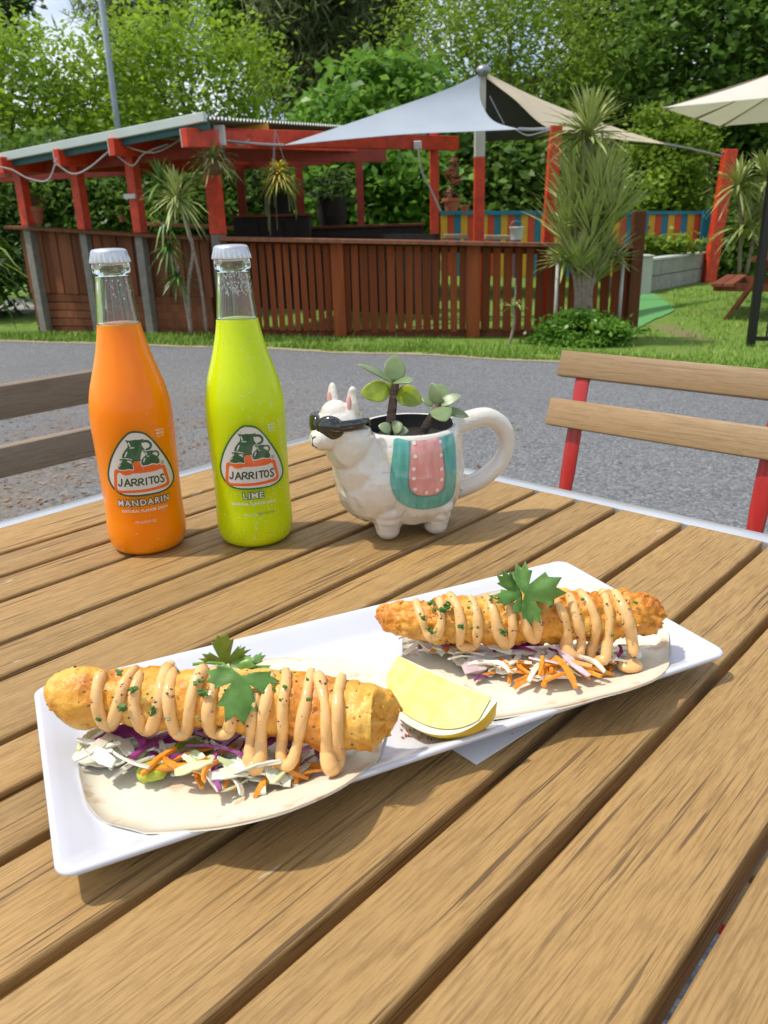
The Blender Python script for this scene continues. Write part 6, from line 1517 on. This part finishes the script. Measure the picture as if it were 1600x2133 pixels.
rainbow('striped fence panel partly hidden behind the big dracaena', 1152, 1336, 13.2, 440, 575, 14.0, M3)
e = rainbow('striped fence panel behind the concrete block planter', 1352, 1470, 16.9, 440, 572, 13.6, M3)
p, q = py(1474, 438, 16.8), py(1474, 580, 16.8); m = MB(); m.bar((p.x, 16.8, q.z), (p.x, 16.8, p.z), 0.19, 0.05, up=(0, 1, 0)); m.build('end_board', M_FT, e)
p, q = py(1344, 440, 16.8), py(1344, 575, 16.8); m = MB(); m.bar((p.x, 16.8, q.z), (p.x, 16.8, p.z), 0.14, 0.1, up=(0, 1, 0)); m.build('end_board', M_FT, e)

# =================================================================== SAILS AND MASTS
M_POSTW = plain('mast_white', (0.58, 0.56, 0.50), 0.5, 0.06)
def mast(label, x, y, Y, topy, w, mats, split=None, lean=(0, 0)):
    p = py(x, y, Y); z0 = zg(p.x, p.y); zt = py(x, topy, Y).z; root = thing('sail_post', (p.x, p.y, z0), label, 'post', 'red sail posts')
    L = Vector((lean[0], lean[1], 1))
    def at(z): return Vector((p.x, p.y, p.z)) + L * (z - p.z)
    if split is None: m = MB(); m.bar(at(z0), at(zt), w, w, up=(0, 1, 0), bev=0.008); m.build('shaft', mats[0], root)
    else:
        zs_ = py(x, split, Y).z; m = MB(); m.bar(at(z0), at(zs_), w, w, up=(0, 1, 0), bev=0.008); m.build('shaft', mats[0], root); m = MB(); m.bar(at(zs_ + 0.001), at(zt), w * 0.98, w * 0.98, up=(0, 1, 0), bev=0.008); m.build('upper_shaft', mats[1], root)
    m = MB(); m.tube([at(zt - 0.05), at(zt - 0.05) + Vector((-w * 0.8, 0, 0))], 0.018, 8); m.build('eye_bolt', M_CHAIN, root); return root
mast('red post tying the blue sail, right behind the fence counter', 1150, 380, 9.35, 262, 0.125, [M_RED], lean=(0.03, 0))
mast('central sail mast, red below and cream white above', 998, 400, 10.6, 158, 0.125, [M_RED, M_POSTW], 328)
mast('leaning red post at the far end of the beige sail chain', 1500, 440, 16.4, 312, 0.22, [M_RED], lean=(0.06, 0))
def fabric(name, a, b, rough=0.75, trans=0.3):
    t = NT(name); v = t.coord('Object'); cc = t.ramp(t.noise(v, 2.5, 4), [(0.3, a), (0.7, b)]); t.col(cc); t.set(Roughness=rough); t.bump(t.noise(v, 500, 2), 0.1, 0.002)
    tr = t.node('ShaderNodeBsdfTranslucent'); t.link(cc, tr.inputs['Color']); mx = t.node('ShaderNodeMixShader'); mx.inputs['Fac'].default_value = trans
    t.link(t.b.outputs['BSDF'], mx.inputs[1]); t.link(tr.outputs['BSDF'], mx.inputs[2]); t.link(mx.outputs['Shader'], t.out.inputs['Surface']); return t.m
M_SAILB = fabric('sail_grey_blue', (0.44, 0.50, 0.57), (0.49, 0.55, 0.61)); M_SAILC = fabric('sail_beige', (0.70, 0.60, 0.44), (0.76, 0.66, 0.50)); M_SAIL_SHADE = fabric('sail_shade_tone', (0.045, 0.05, 0.052), (0.06, 0.065, 0.068), 0.8, 0.0); M_UMB = fabric('umbrella_cream', (0.80, 0.77, 0.70), (0.84, 0.81, 0.74), 0.75, 0.45)  # the dark sail fabric has the underside's shade put into its colour
def coons(c0, c1, c2, n=18, m_=12):
    # patch between three edge curves: left (A>B), right (A>C), bottom (B>C)
    out = []
    for i in range(n + 1):
        f = i / n; a = c0(f); b = c1(f)
        row = []
        for j in range(m_ + 1):
            g = j / m_; p = a.lerp(b, g); bl = c2(g) - c2(0).lerp(c2(1), g); row.append(p + bl * (f * f))
        out.append(row)
    return out
def sheet(name, rows, mat, parent, th=0.004):
    m = MB(); n = len(rows); k = len(rows[0]); V = [p for r_ in rows for p in r_]; nrm = Vector((0, 0, 1))
    fs = [(i * k + j, (i + 1) * k + j, (i + 1) * k + j + 1, i * k + j + 1) for i in range(n - 1) for j in range(k - 1)]
    m.add(V, fs); N_ = len(V); m.add([p + Vector((0, 0.6 * th, -th)) for p in V], [f[::-1] for f in fs]); return m.build(name, mat, parent, smooth='all')
def curve3(pts, n=24):
    Q = catmull(pts, 12)
    def f(t_): x = t_ * (len(Q) - 1); i = min(int(x), len(Q) - 2); return Q[i].lerp(Q[i + 1], x - i)
    return f
pk = py(1003, 152, 10.5)
sb = thing('shade_sail', pk, 'grey blue shade sail stretched from the mast towards the bar roof', 'shade sail', 'shade sails')
left = curve3([pk, py(930, 186, 10.2), py(800, 232, 9.8), py(680, 273, 9.4), py(592, 302, 9.1)])
right = curve3([pk, py(999, 190, 10.35), py(1006, 222, 10.1), py(1030, 253, 9.8), py(1082, 269, 9.5)])
bott = curve3([py(592, 302, 9.1), py(720, 290, 9.2), py(850, 279, 9.3), py(970, 274, 9.4), py(1082, 269, 9.5)])
sheet('sail_panel', coons(left, right, bott), M_SAILB, sb)
m = MB(); m.tube(catmull([py(592, 302, 9.1), py(540, 300, 9.05), py(470, 292, 8.9)], 4), 0.012, 6); m.build('tie_cable', M_CHAIN, sb)
m = MB(); m.tube(catmull([py(1080, 269, 9.5), py(1110, 270, 9.45), py(1147, 268, 9.36)], 4), 0.018, 6); m.tube(catmull([py(1075, 270, 9.5), py(1100, 282, 9.45), py(1140, 272, 9.36)], 6), 0.008, 6); m.build('tie_chain', M_CHAIN, sb)
m = MB(); m.ell(pk + Vector((0.02, -0.03, 0.02)), (0.09, 0.08, 0.06), nu=16, nv=10); m.build('mast_cap', M_CHAIN, sb, smooth='all')
sc2 = thing('shade_sail', pk + Vector((0.05, 0.1, -0.02)), 'beige shade sail with its shaded underside coloured dark, running from the mast to the right post', 'shade sail', 'shade sails')
topc = curve3([py(1016, 153, 10.55), py(1100, 195, 11.2), py(1190, 232, 11.9), py(1290, 268, 12.6), py(1386, 299, 13.0)])
lowc = curve3([py(1014, 163, 10.5), py(1070, 205, 10.5), py(1142, 266, 10.6), py(1240, 284, 11.6), py(1386, 300, 13.0)])
rows = []
for i in range(25):
    f = i / 24; rows.append([topc(f).lerp(lowc(f), j / 8) for j in range(9)])
sheet('sail_panel', rows, M_SAILC, sc2)
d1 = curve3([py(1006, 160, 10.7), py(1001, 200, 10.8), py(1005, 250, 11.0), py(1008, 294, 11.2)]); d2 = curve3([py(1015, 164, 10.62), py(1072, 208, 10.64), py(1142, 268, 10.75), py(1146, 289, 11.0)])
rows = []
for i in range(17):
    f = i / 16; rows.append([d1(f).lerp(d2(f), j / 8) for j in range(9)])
sheet('sail_shaded_underside', rows, M_SAIL_SHADE, sc2)  # separate panel coloured dark to stand for the sail's shaded underside
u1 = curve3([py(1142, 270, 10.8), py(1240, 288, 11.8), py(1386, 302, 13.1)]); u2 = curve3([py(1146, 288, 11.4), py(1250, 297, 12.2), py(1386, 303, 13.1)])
sheet('sail_shaded_underside', [[u1(i / 12).lerp(u2(i / 12), j / 3) for j in range(4)] for i in range(13)], M_SAIL_SHADE, sc2)
m = MB(); m.tube([py(1386, 300, 13.0), py(1440, 310, 14.5), py(1505, 326, 16.2)], 0.02, 6); m.build('tie_chain', M_CHAIN, sc2)
m = MB(); m.tube([py(1020, 200, 10.4), py(1035, 230, 10.4), py(1050, 258, 10.4)], 0.008, 6); m.build('tie_cable', M_CHAIN, sc2)
# =================================================================== UMBRELLA
UH = 2.15
C1 = pz(1383, 224, UH); C2 = pz(1500, 262, UH); sd = C2 - C1; Ls = sd.length; sdn = sd.normalized(); ed = Vector((sdn.y, -sdn.x, 0))
print('UMB', C1, C2, Ls, ed)
E2 = pz(1600, 203, UH); ed = (E2 - C1).normalized(); Lw = 3.0
C4 = C1 + ed * Lw; C3 = C2 + ed * Lw; ctr = (C1 + C2 + C3 + C4) / 4; apex = ctr + Vector((0, 0, 0.62))
umb = thing('market_umbrella', (ctr.x, ctr.y, zg(ctr.x, ctr.y)), 'square cream market umbrella reaching in from the right edge', 'umbrella')
m = MB()
for a, b in ((C1, C2), (C2, C3), (C3, C4), (C4, C1)):
    n = 8; base_i = len(m.v)
    for i in range(n + 1):
        for j in range(n + 1):
            p = a.lerp(b, j / n).lerp(apex, i / n); p = p - Vector((0, 0, 0.05 * math.sin(math.pi * i / n))); m.v.append(tuple(p))
    for i in range(n):
        for j in range(n): q = base_i + i * (n + 1) + j; m.f.append((q, q + 1, q + n + 2, q + n + 1)); m.mi.append(0)
k = len(m.v); nf = len(m.f); m.v += [(x, y, z - 0.006) for x, y, z in list(m.v)]; m.f += [tuple(i + k for i in f[::-1]) for f in m.f[:nf]]; m.mi += [0] * nf
m.build('canopy', M_UMB, umb, smooth=True)
M_RIB = plain('umbrella_rib', (0.30, 0.22, 0.14), 0.6, 0.1)
for q in (C1, C2, C3, C4, (C1 + C2) / 2, (C2 + C3) / 2, (C3 + C4) / 2, (C4 + C1) / 2):
    m = MB(); m.bar(q - Vector((0, 0, 0.02)), apex - Vector((0, 0, 0.08)), 0.02, 0.03); m.build('rib', M_RIB, umb)
m = MB(); m.tube([(ctr.x, ctr.y, zg(ctr.x, ctr.y)), tuple(apex)], 0.028, 12); m.build('pole', M_RIB, umb, smooth='all')
m = MB(); m.lathe([(0, 0.3), (0.05, 0.29), (0.08, 0.06), (0.3, 0.05)], 24, (ctr.x, ctr.y, zg(ctr.x, ctr.y))); m.build('base', M_BLACKI, umb, smooth=True)
# =================================================================== BLACK METAL BARRIER, PICNIC TABLE, PLANTER
M_BLK = plain('black_powder_coat', (0.008, 0.008, 0.009), 0.35, 0.2, 20)
p = pg(1563, 722); bb = thing('metal_barrier', p, 'black tubular metal barrier standing on the lawn at the right edge', 'barrier'); g0 = p.z; dirb = Vector((0.94, -0.34, 0))
m = MB(); m.bar(p, p + Vector((0, 0, 1.62)), 0.07, 0.07, up=(0, 1, 0), bev=0.004); m.build('post', M_BLK, bb)
for z in (0.08, 1.5): m = MB(); m.bar(p + Vector((0, 0, z)), p + dirb * 1.6 + Vector((0, 0, z)), 0.03, 0.04); m.build('rail', M_BLK, bb)
for k in range(1, 12): m = MB(); q = p + dirb * (0.135 * k); m.tube([q + Vector((0, 0, 0.08)), q + Vector((0, 0, 1.5))], 0.009, 8); m.build('baluster', M_BLK, bb)
M_PIC = brown('picnic_timber', (0.27, 0.085, 0.05))
pa, pb_ = pz(1482, 596, 0.11), pz(1552, 553, 0.11); dl = (pb_ - pa); dl.z = 0; dl.normalize(); dw = Vector((dl.y, -dl.x, 0)); dw = dw if dw.x > 0 else -dw
pic = thing('picnic_table', (pa.x + 0.5, pa.y, zg(pa.x, pa.y)), 'reddish timber picnic table with bench on the lawn at right', 'picnic table'); Lp = 1.7
def pbx(off, z, w, th, nm): m = MB(); c0 = pa + dw * off; m.bar(Vector((c0.x, c0.y, z)), Vector((c0.x, c0.y, z)) + dl * Lp, w, th, bev=0.004); m.build(nm, M_PIC, pic)
zb = zg(pa.x, pa.y)
for off in (0.06, 0.20, 1.42, 1.56): pbx(off, zb + 0.44, 0.13, 0.04, 'bench_plank')
for off in (0.50, 0.65, 0.80, 0.95, 1.10): pbx(off, zb + 0.75, 0.14, 0.04, 'top_plank')
for s_ in (0.22, Lp - 0.22):
    o_ = pa + dl * s_; m = MB(); m.bar(Vector((*(o_ + dw * 0.0).xy, zb + 0.40)), Vector((*(o_ + dw * 1.62).xy, zb + 0.40)), 0.045, 0.10); m.build('bench_bearer', M_PIC, pic)
    for a_, b_ in ((0.18, 0.62), (1.44, 1.0)): m = MB(); m.bar(Vector((*(o_ + dw * a_).xy, zb - 0.02)), Vector((*(o_ + dw * b_).xy, zb + 0.73)), 0.045, 0.10, up=dl); m.build('leg', M_PIC, pic)
M_BLOCK = plain('concrete_block', (0.30, 0.29, 0.26), 0.92, 0.18, 9, 0.4, 80, bd=0.006); M_SLAB = plain('white_slab', (0.55, 0.55, 0.53), 0.6, 0.05)
q0, q1 = pg(1349, 610), pg(1464, 587); pl = thing('block_planter', q0, 'grey concrete block planter before the striped fence', 'planter'); dq = (q1 - q0); dq.z = 0; Lq = dq.length; dq.normalize(); dn_ = Vector((-dq.y, dq.x, 0))
nb = 5; bh = 0.27
for r_ in range(2):
    for k in range(nb):
        c_ = q0 + dq * ((k + 0.5) * Lq / nb) + dn_ * 0.08; c_.z = q0.z + bh * (r_ + 0.5)
        m = MB(); m.box(c_, (Lq / nb - 0.012, 0.16, bh - 0.012), Matrix((dq, dn_, EZ)).transposed(), 0.008); m.build('block', M_BLOCK, pl)
    for k in range(2):
        c_ = q0 + dn_ * (0.16 + (k + 0.5) * 0.3) + dq * 0.08; c_.z = q0.z + bh * (r_ + 0.5); m = MB(); m.box(c_, (0.16, 0.29, bh - 0.012), Matrix((dq, dn_, EZ)).transposed(), 0.008); m.build('block', M_BLOCK, pl)
c_ = q0 + dq * (Lq / 2) + dn_ * 0.1; c_.z = q0.z + 2 * bh + 0.02; m = MB(); m.box(c_, (Lq + 0.02, 0.24, 0.04), Matrix((dq, dn_, EZ)).transposed(), 0.006); m.build('coping', M_SLAB, pl)
c_ = q0 + dq * (Lq / 2) + dn_ * 0.5; tree_like = crown_points((c_.x, c_.y, q0.z + 0.75), (Lq * 0.45, 0.25, 0.22), 40, 30, 5, 0.16, 0.2)
pp = thing('planter_plants', (c_.x, c_.y, q0.z + 0.4), 'leafy yellow green plants growing in the block planter', 'plant'); fast_mesh('foliage', leaf_cloud(tree_like, 0.16, 2.4, 6), LM_YG, pp)
p = pg(1338, 612); root = thing('white_slab', p, 'white upright slab left of the concrete block planter', 'slab'); m = MB(); m.box(p + Vector((0, 0.1, 0.31)), (0.22, 0.4, 0.62), None, 0.01); m.build('panel', M_SLAB, root); m = MB(); m.box(p + Vector((0, 0.1, 0.635)), (0.25, 0.44, 0.03), None, 0.006); m.build('cap', M_SLAB, root)

# =================================================================== SMALL THINGS ROUND THE BAR
M_TERR = plain('terracotta', (0.40, 0.13, 0.07), 0.8, 0.12, 20); M_PIPE = plain('grey_pipe', (0.50, 0.50, 0.48), 0.5, 0.1)
def pot(label, x, y, Y, r, h, leafmat, lh, seed, n=14):
    p = py(x, y, Y); root = thing('plant_pot', p, label, 'pot plant')
    m = MB(); m.lathe([(0, r * 0.68), (h * 0.75, r * 0.92), (h * 0.76, r * 1.06), (h, r * 1.08), (h, r * 0.9), (h * 0.85, r * 0.85)], 20, p); m.build('pot', M_TERR, root, smooth=True)
    fast_mesh('foliage', leaf_cloud(crown_points((p.x, p.y, p.z + h + lh * 0.5), (r * 1.3, r * 1.3, lh * 0.55), n, 16, seed, 0.2, 0.2), lh * 0.4, 3.0, seed), leafmat, root)
    m = MB(); m.tube([(p.x, p.y, p.z + h * 0.8), (p.x, p.y, p.z + h + lh * 0.6)], 0.012, 6); m.build('stem', M_DSTEM, root)
LM_RUST = leaf_mat('foliage_rust', (0.10, 0.03, 0.02), (0.20, 0.07, 0.04), (0.30, 0.14, 0.07))
pot('terracotta pot with rusty foliage on the far left corner of the bar', 76, 468, 10.3, 0.11, 0.20, LM_RUST, 0.12, 3)
pot('terracotta pot with a reddish plant beside the side beam post', 940, 440, 11.8, 0.12, 0.17, LM_RUST, 0.42, 4, 6)
pot('small terracotta pot right of the larger pot by the mast', 968, 442, 12.4, 0.07, 0.10, LM_MID, 0.12, 5)
pot('tiny pot with a yellow green sprout on the rear counter', 255, 462, 12.4, 0.05, 0.08, LM_YG, 0.14, 6)
def hang(label, x, y, Y, r, mat, mat2, seed, L, tail):
    p = py(x, y, Y); root = thing('hanging_basket', p, label, 'hanging plant', 'baskets hanging under the bar roof')
    m = MB(); m.lathe([(-r * 0.9, r * 0.35), (-r * 0.5, r * 0.85), (0, r), (0, r * 0.9), (-r * 0.4, r * 0.7)], 18, p); m.build('basket', plain('coir_basket', (0.16, 0.10, 0.05), 0.95, 0.3, 40, 0.6, 120), root, smooth=True)
    rosette('foliage', root, p + Vector((0, 0, 0.02)), 190, L, 0.022, seed, mat, -0.6, 1.4, 0.5)
    if mat2: rosette('foliage', root, p + Vector((0, 0, 0.05)), 26, L * 0.8, 0.05, seed + 1, mat2, 0.0, 1.3, 0.5)
    m = MB()
    for k in range(3): a = 2.09 * k; m.tube([(p.x + r * math.cos(a), p.y + r * math.sin(a), p.z), (p.x, p.y, p.z + 0.45)], 0.004, 5)
    m.build('hanger', M_CHAIN, root)
    if tail:
        m = MB(); rr = random.Random(seed)
        for k in range(14): a = rr.uniform(0, 6.28); q = Vector((p.x + r * math.cos(a), p.y + r * math.sin(a), p.z)); m.tube([q, q + Vector((0.05 * math.cos(a), 0, -0.2)), q + Vector((0.06 * math.cos(a), 0, -rr.uniform(0.25, 0.6)))], 0.006, 4)
        m.build('trailing_roots', plain('trailing_roots', (0.12, 0.13, 0.05), 0.9, 0.3), root)
t = NT('wispy_leaf'); g = t.node('ShaderNodeNewGeometry'); t.col(t.ramp(g.outputs['Random Per Island'], [(0.0, (0.18, 0.20, 0.05)), (1.0, (0.46, 0.45, 0.16))])); t.set(Roughness=0.6); M_WISP = t.m
t = NT('bromeliad_leaf'); g = t.node('ShaderNodeNewGeometry'); t.col(t.ramp(g.outputs['Random Per Island'], [(0.0, (0.35, 0.42, 0.03)), (0.7, (0.70, 0.66, 0.10)), (1.0, (0.65, 0.28, 0.10))])); t.set(Roughness=0.4); M_BROM = t.m
hang('round hanging basket of wispy brown green plant at the corner post', 445, 338, 8.7, 0.13, M_WISP, None, 3, 0.30, False)
hang('hanging basket with yellow green bromeliad inside the bar', 580, 368, 9.15, 0.11, M_BROM, M_BROM, 7, 0.26, True)
# light pole
M_POLE = plain('pole_paint', (0.34, 0.39, 0.45), 0.45, 0.08)
p = py(250, 300, 16.5); zb = zg(p.x, p.y); root = thing('light_pole', (p.x, p.y, zb), 'tall slim grey light pole rising behind the bar roof', 'pole')
m = MB(); m.tube([(p.x, p.y, zb), (p.x, p.y, zb + 4), (p.x, p.y, zb + 9)], [0.062, 0.058, 0.050], 14); m.build('shaft', M_POLE, root, smooth='all')
m = MB(); m.lathe([(0, 0.16), (0.03, 0.16), (0.04, 0.07), (0.1, 0.065)], 16, (p.x, p.y, zb)); m.build('base_flange', M_POLE, root, smooth=True)
m = MB(); m.bar((p.x, p.y, zb + 8.9), (p.x + 0.7, p.y - 0.2, zb + 9.05), 0.16, 0.09, bev=0.02); m.build('lamp_head', M_POLE, root)
# pipes by the fence
for (lab, x, y0, y1, Y) in [('thin grey stake standing against the fence left of the big dracaena', 1156, 540, 690, 8.8), ('thin grey stake right of the big dracaena stems', 1290, 545, 660, 8.85)]:
    a, b = py(x, y1, Y), py(x, y0, Y); root = thing('stake', (a.x, a.y, a.z), lab, 'stake'); m = MB(); m.tube([(a.x, a.y, a.z - 0.1), (a.x, a.y, b.z)], 0.02, 8); m.build('shaft', M_PIPE, root, smooth='all'); m = MB(); m.ell((a.x, a.y, b.z), (0.021, 0.021, 0.012), nu=10, nv=6); m.build('end_cap', M_PIPE, root)
# cup and chair backs beyond the counter
p = py(1076, 492, 10.4); root = thing('white_bucket', p, 'small white bucket beyond the fence counter near the red post', 'bucket'); m = MB(); m.lathe([(-0.04, 0.07), (0.10, 0.09), (0.105, 0.095), (0.11, 0.09), (0.0, 0.07)], 20, p); m.build('pail', M_WHITE, root, smooth=True); m = MB(); m.tube([p + Vector((0.09 * math.cos(a), 0, 0.1 + 0.08 * math.sin(a))) for a in [math.pi * k / 10 for k in range(11)]], 0.004, 6); m.build('handle', M_CHAIN, root)
M_BENCH = plain('pale_bench_timber', (0.38, 0.30, 0.20), 0.7, 0.15, 6)
for (lab, x0, x1, y, Y) in [('pale timber bench back beyond the counter left of the mast', 925, 972, 492, 11.0), ('pale timber table end beyond the counter right of the mast', 1008, 1060, 494, 11.0)]:
    a, b = py(x0, y, Y), py(x1, y, Y); root = thing('bench', (a.x, a.y, zg(a.x, a.y)), lab, 'bench'); m = MB(); m.bar(a, b, 0.3, 0.05, bev=0.006); m.build('plank', M_BENCH, root)
    for q in (a, b): m = MB(); m.bar((q.x, q.y, zg(q.x, q.y)), (q.x, q.y, q.z - 0.03), 0.06, 0.06, up=(0, 1, 0)); m.build('leg', M_BENCH, root)
# fallen leaves and small stones on the worn side of the drive
M_LITTER = leaf_mat('leaf_litter', (0.09, 0.05, 0.03), (0.22, 0.13, 0.07), (0.34, 0.24, 0.14), 0.8, 0.0)
r = np.random.default_rng(31); n = 2600
Pl = np.stack([r.normal(-1.5, 0.9, n), r.normal(3.0, 1.1, n), np.zeros(n)], 1); Pl = Pl[(Pl[:, 1] > 1.2)]
Pl[:, 2] = [zg(a, b) + 0.012 for a, b in Pl[:, :2]]
V = leaf_cloud(Pl, 0.035, 2.2, 8); zc = np.repeat(Pl[:, 2], 4); V[:, 2] = zc + (V[:, 2] - zc) * 0.25
tag(fast_mesh('leaf_litter', V, M_LITTER), 'brown fallen leaves scattered on the worn left side of the road', 'leaf litter', kind='stuff')
